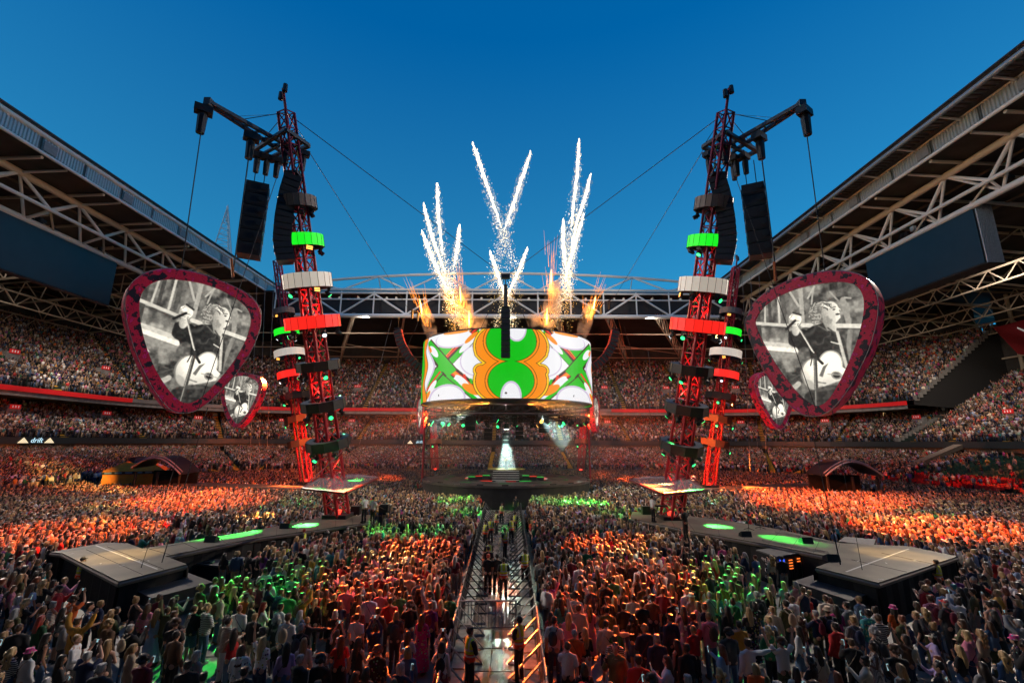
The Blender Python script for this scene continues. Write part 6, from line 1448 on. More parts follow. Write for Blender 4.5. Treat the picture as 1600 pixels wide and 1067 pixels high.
MANUAL = [
    (48, 1013, dict(sex=F, tc='white', bc='black', hat=('bucket', 'magenta'), hair='bob', pose='down')), (20, 1015, dict(sex=F, tc='charcoal', top='long', pose='folded')), (122, 993, dict(sex=Mn, tc='white', top='long', bc='black', pose='drink', face=-1.2)),
    (106, 964, dict(sex=Mn, tc='grey', top='hoodie', bot='shorts', bc='charcoal')), (92, 922, dict(sex=Mn, tc='red', top='jacket', bc='black', pose='phone', hat=('cap', 'black'), face=-1.0)), (140, 950, dict(sex=Mn, tc='navy', bot='shorts', bc='black', face=-.9)),
    (168, 1008, dict(sex=F, tc='black', bot='dress', hair='long', hc='fair')), (205, 975, dict(sex=Mn, tc='black', bc='denim', pose='phone')), (30, 982, dict(sex=Mn, tc='black', top='jacket', bc='charcoal')), (8, 986, dict(sex=F, tc='black', hair='wavy', hc='fair')),
    (276, 993, dict(sex=Mn, tc='brown', top='long', bc='black')), (263, 950, dict(sex=Mn, tc='olive', top='jacket', pose='wave', bc='charcoal')), (246, 955, dict(sex=F, tc='pale blue', hair='long', hc='fair', bc='beige')), (308, 1018, dict(sex=F, tc='grey', pattern='floral', bot='dress', hair='bob', hc='grey')), (247, 1040, dict(sex=Mn, tc='maroon', top='jacket', hat=('cap', 'black'))),
    (347, 925, dict(sex=Mn, tc='cream', bc='denim', hc='dark')), (325, 948, dict(sex=Mn, tc='grey', top='hoodie', bc='denim', pose='folded')), (355, 960, dict(sex=F, tc='mint', top='long', bot='skirt', bc='beige', hair='pony', hc='dark')), (375, 948, dict(sex=Mn, tc='white', bc='black', pose='down')), (385, 928, dict(sex=Mn, tc='orange', bc='charcoal')), (405, 910, dict(sex=Mn, tc='pink', bc='black', hair='buzz')),
    (337, 905, dict(sex=Mn, tc='white', bot='shorts', bc='grey', pose='phone', face=-.5)), (305, 948, dict(sex=Mn, tc='black', top='jacket', bc='denim', pose='drink')), (366, 988, dict(sex=F, tc='red', top='tank', bc='denim', hair='long', hc='dark')), (377, 1018, dict(sex=F, tc='white', pattern='floral', bot='dress', hair='long', hc='brown')), (411, 1003, dict(sex=F, tc='white', bc='navy', hair='long', hc='blond', pose='wave')), (399, 958, dict(sex=Mn, tc='black', top='hoodie', bc='beige')),
    (450, 968, dict(sex=Mn, tc='white', top='long', bc='navy')), (473, 933, dict(sex=Mn, tc='mustard', top='long', bc='charcoal', hc='dark')), (481, 964, dict(sex=Mn, tc='charcoal', top='long', bc='black', pose='hug')), (493, 940, dict(sex=F, tc='black', hair='pony', hc='blond')), (523, 928, dict(sex=Mn, tc='black', bc='charcoal')), (527, 985, dict(sex=F, tc='black', pose='phonehigh', hair='long', hc='brown', bc='denim')), (533, 1000, dict(sex=F, tc='red', bot='skirt', bc='black', hair='long', hc='auburn', pose='phone')),
    (475, 1003, dict(sex=F, tc='cream', top='long', hair='long', hc='fair', bc='denim')), (448, 1013, dict(sex=F, tc='lilac', top='long', hair='long', hc='dark', bc='denim')), (470, 1030, dict(sex=Mn, tc='black', top='hoodie', pose='drink', face=-.5)), (502, 1027, dict(sex=Mn, tc='black', pose='chin', hc='dark')), (560, 1005, dict(sex=F, tc='black', top='tank', bot='skirt', bc='black', hair='long', hc='dark')), (590, 1017, dict(sex=F, tc='black', pattern='floral', bot='dress', hair='curly', hc='auburn')), (555, 1050, dict(sex=F, tc='beige', hair='long', hc='brown')), (572, 1052, dict(sex=F, tc='brown', pattern='plaid', hair='bob', hc='dark')),
    (660, 965, dict(sex=F, tc='magenta', pattern='floral', bot='dress', hair='long', hc='brown')), (638, 985, dict(sex=F, tc='pale blue', top='long', hair='long', hc='dark', bc='white')), (637, 1020, dict(sex=F, tc='denim', top='jacket', hair='bob', hc='fair', pose='phone')), (689, 938, dict(sex=F, tc='black', top='tank', hair='long', hc='blond', bc='black')), (698, 958, dict(sex=F, tc='black', hair='long', hc='dark', bot='skirt', bc='black')), (704, 929, dict(sex=F, tc='green', hair='bob', hc='dark', pose='clap')), (641, 943, dict(sex=Mn, tc='black', bc='denim', hc='brown')), (692, 997, dict(sex=F, tc='white', pose='phonehigh', hair='bob', hc='fair')), (690, 1010, dict(sex=F, tc='white', top='long', bot='skirt', bc='maroon', hair='bob', hc='dark')),
    (861, 957, dict(sex=F, tc='maroon', pattern='floral', bot='dress', hair='long', hc='dark')), (889, 965, dict(sex=F, tc='pink', top='jacket', hair='long', hc='blond')), (921, 946, dict(sex=F, tc='pink', hair='long', hc='brown', top='long', bc='black')), (898, 985, dict(sex=Mn, tc='orange', top='jacket', bc='black', hc='grey', hair='buzz')), (914, 985, dict(sex=F, tc='black', hair='long', hc='blond', bc='white', top='long')), (947, 973, dict(sex=Mn, tc='cream', top='hoodie', bc='navy', hc='dark', pose='hug', mirror=False)), (962, 980, dict(sex=F, tc='green', hair='bob', hc='fair', bc='black')),
    (962, 1016, dict(sex=Mn, tc='olive', top='jacket', pose='phone', face=2.6, bc='black')), (876, 940, dict(sex=F, tc='teal', bot='dress', hair='long', hc='dark')), (914, 908, dict(sex=Mn, tc='white', bc='denim', hc='dark')), (943, 910, dict(sex=Mn, tc='mustard', pattern='plaid', top='long', bc='black')), (859, 912, dict(sex=F, tc='purple', pose='phonehigh', hair='bob', hc='dark')),
    (1026, 1000, dict(sex=Mn, tc='navy', top='jacket', hc='grey', bc='black')), (1042, 1033, dict(sex=F, tc='white', top='jacket', hair='long', hc='brown', pose='phone', face=1.3, bc='black')), (1072, 1010, dict(sex=Mn, tc='black', top='jacket', hc='dark', bc='black')), (1057, 1000, dict(sex=F, tc='black', hair='long', hc='dark', bc='charcoal')), (1127, 1013, dict(sex=F, tc='pale blue', top='jacket', hair='long', hc='auburn', bc='black', face=.8)), (1168, 1007, dict(sex=Mn, tc='white', bc='navy', hc='dark', pose='hug')), (1107, 966, dict(sex=Mn, tc='pink', bc='denim', hair='buzz', hc='fair')),
    (1082, 962, dict(sex=Mn, tc='navy', top='jacket', bc='black', hc='dark')), (1047, 966, dict(sex=Mn, tc='navy', bc='black', hc='dark')), (1108, 928, dict(sex=Mn, tc='white', pattern='plaid', bc='beige', hair='buzz', hc='grey')), (1136, 955, dict(sex=F, tc='black', top='jacket', hair='long', hc='dark', bc='black')), (1170, 955, dict(sex=F, tc='black', pattern='floral', bot='dress', hair='long', hc='fair')), (1080, 929, dict(sex=F, tc='grey', hat=('bucket', 'mint'), hair='bob', hc='fair')), (1050, 935, dict(sex=Mn, tc='black', bc='charcoal', hc='dark')), (1068, 955, dict(sex=F, tc='pink', bot='skirt', bc='pink', hair='long', hc='brown')), (1030, 915, dict(sex=Mn, tc='grey', top='hoodie')),
    (1237, 937, dict(sex=Mn, tc='white', bc='black', hair='buzz', hc='brown')), (1273, 953, dict(sex=Mn, tc='navy', top='long', bc='olive', hc='grey')), (1287, 955, dict(sex=Mn, tc='black', top='long', bc='charcoal', hc='dark')), (1306, 952, dict(sex=F, tc='magenta', top='long', hair='long', hc='dark', bc='black')), (1220, 1000, dict(sex=Mn, tc='white', bc='olive', pose='raised', hc='brown')), (1341, 935, dict(sex=Mn, tc='pale blue', top='long', hair='buzz', hc='fair', bc='navy')), (1363, 1005, dict(sex=F, tc='white', bot='dress', hair='pony', hc='dark', pose='chin', face=1.3)), (1350, 1028, dict(sex=F, tc='cream', top='jacket', hair='bun', hc='dark', pose='phone', face=.9)), (1276, 1012, dict(sex=F, tc='cream', top='jacket', hair='long', hc='dark', bc='white')), (1243, 1042, dict(sex=F, tc='white', hair='long', hc='dark')), (1329, 998, dict(sex=Mn, tc='black', pose='phone', hc='brown')),
    (1307, 1050, dict(sex=F, tc='brown', hair='long', hc='auburn')), (1200, 985, dict(sex=F, tc='green', hair='wavy', hc='blond', pose='clap')), (1255, 925, dict(sex=Mn, tc='navy', pose='folded', hc='brown', face=.2)), (1322, 945, dict(sex=Mn, tc='grey', top='hoodie', hc='dark')), (1356, 960, dict(sex=Mn, tc='teal', top='jacket', hc='dark')), (1372, 968, dict(sex=Mn, tc='black', hair='buzz', hc='brown')),
    (1409, 968, dict(sex=Mn, tc='olive', top='jacket', hc='auburn', bc='black')), (1428, 972, dict(sex=Mn, tc='black', top='jacket', hat=('cap', 'white'), bc='black', face=1.2)), (1477, 945, dict(sex=Mn, tc='charcoal', hat=('cap', 'red'), hc='grey')), (1585, 998, dict(sex=F, tc='black', hat=('bucket', 'magenta'), hair='bob', hc='dark', face=1.0)), (1566, 1020, dict(sex=F, tc='denim', top='jacket', hair='wavy', hc='blond', bc='denim')), (1590, 972, dict(sex=Mn, tc='grey', top='hoodie', bc='charcoal', hc='grey')), (1465, 1028, dict(sex=F, tc='lilac', top='long', hair='long', hc='auburn', pose='phone', face=1.2)), (1530, 985, dict(sex=F, tc='beige', top='long', hair='wavy', hc='fair')), (1503, 975, dict(sex=F, tc='olive', top='jacket', hair='bob', hc='brown')), (1407, 1045, dict(sex=F, tc='mint', hair='long', hc='fair')), (1545, 970, dict(sex=F, tc='denim', top='jacket', hair='long', hc='brown')), (1553, 945, dict(sex=F, tc='pink', top='tank', hair='pony', hc='dark')), (1456, 990, dict(sex=F, tc='lilac', top='tee', hat=('cap', 'cream'), hair='long', hc='dark', pose='phone', face=1.1)),
]
for px, py, kw in MANUAL:
    x, y = at_head(px, py, 1.66 if kw.get('sex') == 'm' else 1.58)
    if any((x-a)**2+(y-b)**2 < .25**2 for a, b in OCC): x += .22; y += .15
    add_person(x, y, rp, **kw)
# ---- where nobody stands
def sd_poly(P, X, Y):
    """signed distance to a polygon, negative inside (numpy)"""
    d = np.full(X.shape, 1e9); ins = np.zeros(X.shape, bool); n = len(P)
    for i in range(n):
        ax, ay = P[i]; bx_, by_ = P[(i+1) % n]; dx, dy = bx_-ax, by_-ay
        t = np.clip(((X-ax)*dx+(Y-ay)*dy)/(dx*dx+dy*dy), 0, 1); d = np.minimum(d, np.hypot(X-ax-t*dx, Y-ay-t*dy))
        c = ((ay > Y) != (by_ > Y))
        with np.errstate(divide='ignore', invalid='ignore'): c &= X < dx*(Y-ay)/(dy if dy else 1e-9)+ax
        ins ^= c
    return np.where(ins, -d, d)
ZONES = [([(p.x, p.y) for p in poly_z(PL, 1.6)], 'd'), ([(p.x, p.y) for p in poly_z(PR, 1.6)], 'd')]
ZONES += [([(p.x, p.y) for p in poly_z(q, z)], 'd' if z == 1.0 else .55) for q, z in (([(195, 914), (237, 934), (333, 909), (290, 893)], 1.0), ([(1238, 908), (1328, 938), (1372, 922), (1273, 897)], 1.0), ([(262, 834), (312, 840), (318, 832), (280, 826)], 1.1), ([(1310, 845), (1365, 852), (1368, 842), (1320, 838)], 1.5), ([(1181, 858), (1213, 869), (1256, 863), (1228, 853)], 1.45), ([(79, 862), (96, 864), (199, 848), (165, 847)], 1.5))]
ZONES += [([(p.x, p.y) for p in poly_z(q, 0)], .75) for q in ([(250, 905), (300, 880), (470, 860), (545, 832), (590, 828), (585, 845), (520, 868), (455, 880), (400, 900), (340, 915)], [(1150, 890), (1060, 850), (1000, 828), (1100, 850), (1180, 880), (1260, 880), (1270, 905), (1180, 915)])]
ZONES += [([(p.x, p.y) for p in poly_z(q, 1.6)], .8) for q in ([(1090, 765), (1330, 757), (1330, 752), (1090, 760)], [(500, 765), (270, 757), (270, 752), (500, 759)])]
ZONES += [([(p.x, p.y) for p in poly_z([(142, 764), (226, 764), (226, 756), (142, 756)], 0.6)], .6), ([(p.x, p.y) for p in poly_z([(212, 766), (292, 766), (292, 757), (212, 757)], 1.0)], .5), ([(p.x, p.y) for p in poly_z([(1291, 775), (1378, 775), (1378, 762), (1291, 762)], 1.0)], .5)]
for px in (683, 905):
    p = atz(px, 733, 1.6); ZONES.append(([(p.x-4.5, p.y-3), (p.x+4.5, p.y-3), (p.x+4.5, p.y+3), (p.x-4.5, p.y+3)], .4))
def free(X, Y):
    ok = (np.hypot(X-X0, Y-YC) > 12.0) & ~((np.abs(X-X0) < 1.95) & (Y < 50.5)) & ~((np.abs(X-X0) < 2.6) & (Y > 43) & (Y < 50.5))
    for P, m in ZONES: ok &= sd_poly(P, X, Y) > (np.where((Y < 23.5) & (np.abs(X-X0) < 16.5), 2.1, .9) if m == 'd' else m)
    for key in ('L2', 'R2'): b = TB[key][0]; ok &= np.hypot(X-b.x, Y-b.y) > 2.2
    inner = np.abs(X) < 57
    inner &= Y < 96.5
    cx, cy, r = 33, 73, 24.0
    q = (np.abs(X) > cx) & (Y > cy); inner &= ~(q & (np.hypot(np.abs(X)-cx, Y-cy) > r-.5))
    return ok & inner
# fill the near crowd one by one
cand = []
for _ in range(24000):
    y = 11.4 + (rp.random()**1.05)*13.5; x = rp.uniform(-1.22, 1.22)*y
    cand.append((x, y))
CX, CY = np.array(cand).T; okc = free(CX, CY)
cand = [c for c, k in zip(cand, okc) if k]
CAP = 262; fill = []
for x, y in cand:
    q = proj((x, y, 1.6))
    if not (-30 < q[0] < 1630) or q[1] > 1085: continue
    hole = max(math.exp(-((q[0]-345)/40)**2-((proj((x, y, 0))[1]-1040)/40)**2), math.exp(-((q[0]-1030)/45)**2-((proj((x, y, 0))[1]-1045)/40)**2), math.exp(-((q[0]-850)/25)**2-((proj((x, y, 0))[1]-1050)/60)**2))
    if rp.random() < hole*1.2: continue
    r = .64 if y > 16 else .78
    if any((x-a)**2+(y-b)**2 < r*r for a, b in OCC) or any((x-a)**2+(y-b)**2 < r*r for a, b in fill): continue
    fill.append((x, y))
fill.sort(key=lambda c: c[1]); Y_SPLIT = 99
room = CAP - N_PEOPLE
far_rest = fill[room:]
for x, y in fill[:room]: add_person(x, y, rp)
Y_SPLIT = fill[room][1] if len(fill) > room else fill[-1][1]
# ---- stewards, band and singer, each placed where the photograph shows them
HV = 'stewards in high visibility vests'
def steward(px, py, lab, face=0.0, pose='down', z=0.0, sex='m', h=1.68, vest=True, hair='short', hc='dark', tc='black', top='tee', group=HV, **kw):
    p = atz(px, py, z+h); OCC.append((p.x, p.y))
    return person((p.x, p.y, z+.01), face, top=top, tc=tc, bc='black', hair=hair, hc=hc, pose=pose, sex=sex, skin=rp.choice((0, 1, 3)), label=lab, group=group, vest=vest, **kw)
steward(735, 984, 'steward in a yellow and orange vest facing the stage left of the gate', -.9, 'folded', top='long')
steward(811, 967, 'steward in a yellow and orange vest hand at chin right of the gate', .9, 'chin', hair='buzz')
steward(787, 874, 'steward in a yellow vest walking away just beyond the gate', .1, sex='m')
steward(763, 868, 'person in black with red shoes walking up the aisle', .0, vest=False, shoec=(.5, .03, .02), hair='short', hc='red', group='people walking in the aisle'); steward(777, 868, 'person in black walking beside the steward beyond the gate', .05, vest=False, group='people walking in the aisle')
steward(789, 827, 'steward in a yellow and blue vest striding across the aisle', -2.2)
steward(764, 846, 'person in yellow at the left barrier halfway up the aisle', .5, 'clap'); steward(763, 856, 'person in dark clothes below the one in yellow at the left barrier', .2, vest=False, group='people walking in the aisle')
steward(759, 815, 'steward in an orange vest close to the left barrier', 2.4); steward(767, 810, 'steward in an orange vest one step towards the middle', 2.8)
steward(776, 799, 'steward in a yellow and orange vest in the middle of the far aisle', 2.0); steward(784, 787, 'steward in a yellow vest farthest up the aisle', 2.6)
steward(799, 810, 'steward in a yellow and blue vest seen from behind far up the aisle', .3); steward(805, 801, 'steward in an orange vest close to the right end of the far aisle', -.5)
steward(806, 776, 'person in black at the dark mouth below the round stage', 2.9, vest=False, group='people walking in the aisle')
steward(820, 860, 'steward in a yellow and orange vest leaning at the right barrier', .3, 'clap')
steward(130, 873, 'steward in a yellow vest and black cap at the left end of the left runway', -.4, hair=None, hat=('cap', 'black'), pose='folded')
steward(1462, 877, 'steward in a yellow and orange vest at the end of the right runway', .4, pose='folded')
steward(1373, 828, 'steward in a yellow and orange vest behind the right runway', 3.0)
steward(1141, 860, 'steward in a yellow vest beside the draped control box', 2.7, 'clap')
steward(449, 852, 'steward in a yellow and orange vest by the gear rack at the left runway', .2); steward(475, 828, 'steward in a yellow vest by the pale stair', 1.2, hc='red')
steward(993, 812, 'steward in a yellow vest at the inner end of the right runway', .3); steward(925, 752, 'steward in a yellow vest right of the round stage', 2.8); steward(938, 752, 'steward in a yellow vest at the right edge of the round stage skirt', 2.4)
for px, py, lab in ((52, 738, 'steward in a bright vest on the yellow steps of the left lower tier'), (44, 733, 'steward in a green vest upper one on the left tier steps'), (70, 728, 'steward in a lime vest beside the rail of the left lower tier')):
    p = atx(px, py, -70); person(p-Vector((0, 0, 1.6)), -1.4, top='long', tc='navy', bc='black', hair='short', hc='dark', pose='down', label=lab, group=HV, vest=True)
BAND = 'musicians on the runways'
def player(px, py, z, lab, face, pose, tc='white', **kw): return steward(px, py, lab, face, pose, z, vest=False, tc=tc, group=BAND, **kw)
player(571, 776, 1.6, 'musician standing right of the near left tower foot in green light', 1.0, 'clap'); player(584, 778, 1.6, 'musician bending over a guitar beside the near left tower', -.4, 'drink')
player(1019, 776, 1.6, 'musician playing keys left of the near right tower foot', -1.2, 'clap'); player(1069, 795, 1.6, 'musician in black beside the near right tower foot', .6, 'clap', tc='black')
player(1083, 741, 1.6, 'musician in green light near the far right tower foot', 2.8, 'clap')
singer_o = person((X0, YC-1.6, 3.675), PI-.3, top='tee', tc='black', bc='black', hair='short', hc='auburn', pose='clap', label='singer in dark clothes playing guitar in the white beam on the round stage', group=None)
# instruments and stands
def guitar(p, rz, lab):
    T = thing('guitar', p, lab, 'guitar', 'instruments on the stages'); R = Matrix.Rotation(rz, 3, 'Z') @ Matrix.Rotation(.5, 3, 'Y'); P = Vector(p)
    mb = MB(); mb.ell(P+R @ Vector((-.12, 0, 0)), (.2, .05, .17), R); mb.ell(P+R @ Vector((.1, 0, 0)), (.15, .05, .13), R); mb.build('body', mat('guitar_wood', (.5, .33, .16), .35), T, smooth=True)
    strut('neck', P+R @ Vector((.2, -.02, 0)), P+R @ Vector((.75, -.02, 0)), .025, mat('guitar_neck', (.1, .05, .03), .4), T, 6); mb = MB(); mb.box(P+R @ Vector((.82, -.02, 0)), (.08, .015, .04), M=R); mb.build('headstock', black, T)
guitar((X0-.02, YC-1.92, 4.81), PI-.3, 'pale acoustic guitar held by the singer on the round stage')
for p, a, lab in ((atz(585, 787, 2.7), .2, 'guitar held by the bending musician at the near left tower'),): guitar(p, a, lab)
def mic_stand(p, lab, h=1.5):
    T = thing('microphone_stand', p, lab, 'stand', 'microphone stands'); P = Vector(p)
    strut('pole', P, P+Vector((0, 0, h)), .02, black, T, 6); mb = MB(); mb.ell(P+Vector((0, -.06, h+.04)), (.04, .05, .04)); mb.build('microphone', black, T)
    for k in range(3): a = 2*PI*k/3; strut('foot', P+Vector((0, 0, .12)), P+Vector((.35*math.cos(a), .35*math.sin(a), 0)), .016, black, T, 5)
mic_stand((X0, YC-2.15, 3.68), 'microphone stand in front of the singer')
for px, py, w in ((413, 822, 'left one of the pair on the left runway'), (404, 826, 'right one of the pair by the left runway edge'), (1170, 828, 'nearer one of the pair on the right runway'), (1188, 826, 'farther one of the pair on the right runway')): mic_stand(atz(px, py, 1.6), 'green lit microphone stand, ' + w, 1.25)
kb = thing('keyboard', atz(1026, 797, 1.6), 'keyboard on a crossed stand at the near right tower', 'keyboard', 'instruments on the stages'); p = atz(1029, 790, 2.5)
mb = MB(); mb.box(p, (.6, .17, .05), rz=-.2); mb.build('keys_body', black, kb)
for s in (-1, 1): strut('stand_leg', p+Vector((s*.45, 0, -.06)), p+Vector((-s*.4, 0, -.88)), .025, black, kb, 6)
for px, py, lab in ((1010, 803, 'low amplifier left of the near right tower foot'), (556, 803, 'black amplifier at the near left tower foot'), (600, 800, 'low wedge monitor at the tip of the left runway')):
    p = atz(px, py, 1.6); T = thing('amplifier', p, lab, 'amplifier', 'amplifiers on the runways'); mb = MB(); mb.box(p+Vector((0, 0, .3)), (.35, .25, .3)); mb.build('cabinet', black, T); mb = MB(); mb.box(p+Vector((0, -.26, .3)), (.3, .015, .24)); mb.build('grille', grille, T)

# ---- barriers: silver ones along the aisle, darkened where unlit, black ones behind the runways
def barrier_proto(m, name, label, group, wide=1.08):
    T = thing(name, (0, 0, 0), label, 'barrier', group)
    w = wide/2-.02
    strut('top_rail', (0, -w, 1.12), (0, w, 1.12), .035, m, T, 8); strut('foot_rail', (0, -w, .1), (0, w, .1), .025, m, T, 6)
    for s in (-1, 1): strut('post', (0, s*w, .02), (0, s*w, 1.1), .026, m, T, 6); strut('brace', (0, s*w, 1.05), (1.0, s*w, .05), .026, m, T, 6); strut('base_bar', (0, s*w, .04), (1.0, s*w, .04), .024, m, T, 6)
    mb = MB(); mb.box((.30, 0, .33), (.2, w-.03, .018)); mb.build('step_plate', mat('barrier_step', (.34, .29, .24), .5, var=.3, scale=4), T)
    strut('step_rail', (.5, -w, .33), (.5, w, .33), .02, m, T, 6); strut('cross_brace', (.02, -w, .14), (.02, w, 1.05), .014, m, T, 5)
    mb = MB(); mb.box((-.01, 0, .6), (.006, w-.03, .42)); mb.build('front_sheet', black, T)
    return T
silver = mat('barrier_aluminium', (.55, .53, .5), .35, metal=.7, var=.12, scale=3)
pr = barrier_proto(silver, 'aisle_barrier', 'nearest silver barrier on the left of the aisle', 'steel barriers along the aisle'); darkb = mat('barrier_dark', (.05, .05, .05), .5)
BXL = lambda y: -1.84 - .022*(y-13) if y < 43 else -2.5
BXR = lambda y: .92
first = True; y = 11.6; k = 0
prd = None
while y < 47:
    for s, fx in ((-1, BXL), (1, BXR)):
        if k >= 8 and prd is None: prd = barrier_proto(mat('barrier_dark', (.05, .05, .05), .5), 'aisle_barrier', 'x', 'steel barriers along the aisle'); o = prd  # far units take a darker metal that stands in for missing light
        else: o = pr if first else copy_tree(prd if k >= 8 else pr)
        first = False
        o.location = (fx(y), y, 0); o.rotation_euler = (0, 0, 0 if s < 0 else PI)
        o['label'] = '%s steel barrier on the %s of the aisle, counted from the near end' % (('1st 2nd 3rd'.split()+['%dth' % i for i in range(4, 60)])[k], 'left' if s < 0 else 'right')
    y += 1.1; k += 1
gate = thing('barrier_gate', (X0-.4, 19.0, 0), 'dark steel bar gate standing across the aisle', 'gate')
ga, gb = Vector((-2.0, 19.0, 0)), Vector((.2, 19.1, 0)); gm_ = mat('gate_steel', (.12, .12, .13), .4, metal=.6)
strut('top_bar', ga+Vector((0, 0, 1.1)), gb+Vector((0, 0, 1.1)), .028, mat('gate_rail', (.4, .39, .38), .4, metal=.5), gate, 8); strut('lower_bar', ga+Vector((0, 0, .18)), gb+Vector((0, 0, .18)), .025, gm_, gate, 8)
for e in (ga, gb): strut('end_post', e, e+Vector((0, 0, 1.1)), .028, gm_, gate, 8); strut('foot', e+Vector((0, -.3, .02)), e+Vector((0, .3, .02)), .02, gm_, gate, 6)
for i in range(1, 17): q = lerp(ga, gb, i/17); strut('bar', q+Vector((0, 0, .18)), q+Vector((0, 0, 1.1)), .011, gm_, gate, 5)
mb = MB(); q = lerp(ga, gb, .6); mb.box(q+Vector((0, -.03, 1.0)), (.13, .006, .07)); mb.build('number_plate', mat('gate_plate', (.45, .4, .36), .5), gate)
bp_ = barrier_proto(darkb, 'runway_barrier', 'black barrier behind the left runway', 'black barriers behind the runways', 1.5); first = True
for side, line in (('left', [(75, 868), (165, 838), (228, 838), (300, 828), (400, 812), (492, 796)]), ('right', [(1128, 800), (1190, 806), (1290, 832), (1375, 840), (1420, 842), (1500, 862)])):
    P = [atz(*q, 1.05) for q in line]; k = 0
    for a, b in zip(P[:-1], P[1:]):
        L = (b-a).length; n = max(1, int(L/1.5))
        for i in range(n):
            c = lerp(a, b, (i+.5)/n); o = bp_ if first else copy_tree(bp_); first = False; d = b-a
            o.location = (c.x, c.y, 0); o.rotation_euler = (0, 0, math.atan2(d.y, d.x)-PI/2 + (PI if side == 'x' else 0)); k += 1
            o['label'] = 'black barrier behind the %s runway, %s from its %s end' % (side, ('1st 2nd 3rd'.split()+['%dth' % z for z in range(4, 60)])[k-1], 'broad' if side == 'left' else 'tower')
# ================================================================== CROWDS (past the people one could pick out)
GC = {c: wear('crowd_'+c, k, 'c_'+c) for c, k in (('skin', 'skin'), ('hair', 'hair'), ('top', 'cloth'), ('bot', 'cloth'))}
def joined(parts, name, ratio):
    v, f, mi, cnt = [], [], [], 0
    for me, s in parts:
        if ratio < 1: me = evaluated(me, [('DECIMATE', dict(ratio=ratio if s else ratio*.75))])
        k = len(v); v += [tuple(a.co) for a in me.vertices]; f += [tuple(i+k for i in p.vertices) for p in me.polygons]; mi += [s]*len(me.polygons)
    me = bpy.data.meshes.new(name); me.from_pydata(v, [], f)
    for c in ('skin', 'hair', 'top', 'bot'): me.materials.append(GC[c])
    me.polygons.foreach_set('material_index', mi); me.polygons.foreach_set('use_smooth', [True]*len(f)); return me
VARS = [('down', 'm', 'tee', 'trousers', 'short'), ('clap', 'm', 'long', 'trousers', 'short'), ('folded', 'm', 'tee', 'trousers', 'buzz'), ('phone', 'm', 'jacket', 'trousers', 'short'), ('down', 'f', 'tee', 'trousers', 'long'), ('clap', 'f', 'tank', 'skirt', 'long'), ('phone', 'f', 'long', 'trousers', 'wavy'), ('chin', 'f', 'jacket', 'dress', 'pony'),
        ('down', 'f', 'tank', 'trousers', 'bob'), ('drink', 'm', 'hoodie', 'trousers', 'curly'), ('wave', 'm', 'tee', 'trousers', 'short'), ('wave', 'f', 'tee', 'trousers', 'long'), ('raised', 'f', 'tank', 'trousers', 'pony'), ('phonehigh', 'f', 'tee', 'trousers', 'long')]
def crowd_collection(name, ratio):
    c = bpy.data.collections.new(name)
    for i, (pose, sex, top, bot, hair) in enumerate(VARS):
        o = bpy.data.objects.new('%s_figure_%02d' % (name, i), joined([(get('body', pose, sex), 0), (get('hair', hair), 1), (get('top', pose, sex, top), 2), (get('bottom', sex, bot), 3)], name, ratio)); c.objects.link(o)
    return c
C_NEAR, C_FAR = crowd_collection('floor_crowd', .30), crowd_collection('tier_crowd', .085)
VW = np.array([9, 6, 5, 4, 9, 5, 4, 3, 5, 3, 1.2, 1.2, .7, .7]); VW = VW/VW.sum()
HAIR_BY = {'m': 1, 'f': 0}
TOPC = np.array([COLS[k] for k in COLS]); TOPW = np.array([14, 6, 5.5, 2, 3, 6, 3, 2.6, 1, 1.4, 2, 3.5, 1.5, .9, 1.2, 1.6, .8, .8, 1.5, 1.6, .5, .5]); TOPW = TOPW/TOPW.sum()
HC = np.array([HAIRC[k] for k in HAIRC]); HW = np.array([3, 3, 6, 6, 1, 1.4, .1, .05]); HW = HW/HW.sum()
SC_ = np.array(SKINC); BOTC = np.array([COLS[k] for k in ('black', 'denim', 'navy', 'charcoal', 'beige', 'grey')])
def scatter_tree(coll):
    g = bpy.data.node_groups.new('crowd_scatter', 'GeometryNodeTree'); g.interface.new_socket('Geometry', in_out='INPUT', socket_type='NodeSocketGeometry'); g.interface.new_socket('Geometry', in_out='OUTPUT', socket_type='NodeSocketGeometry')
    n, l = g.nodes, g.links; gi, go = n.new('NodeGroupInput'), n.new('NodeGroupOutput')
    ip = n.new('GeometryNodeInstanceOnPoints'); ci = n.new('GeometryNodeCollectionInfo'); ci.inputs['Collection'].default_value = coll; ci.inputs['Separate Children'].default_value = True; ci.inputs['Reset Children'].default_value = True
    def at(name, t): a = n.new('GeometryNodeInputNamedAttribute'); a.data_type = t; a.inputs['Name'].default_value = name; return a.outputs['Attribute']
    m2p = n.new('GeometryNodeMeshToPoints'); l.new(gi.outputs[0], m2p.inputs['Mesh'])
    l.new(m2p.outputs[0], ip.inputs['Points']); l.new(ci.outputs[0], ip.inputs['Instance']); ip.inputs['Pick Instance'].default_value = True
    l.new(at('variant', 'INT'), ip.inputs['Instance Index']); cb = n.new('ShaderNodeCombineXYZ'); l.new(at('turn', 'FLOAT'), cb.inputs[2]); er = n.new('FunctionNodeEulerToRotation'); l.new(cb.outputs[0], er.inputs[0]); l.new(er.outputs[0], ip.inputs['Rotation']); l.new(at('size', 'FLOAT'), ip.inputs['Scale']); l.new(ip.outputs[0], go.inputs[0]); return g
TREES = {}
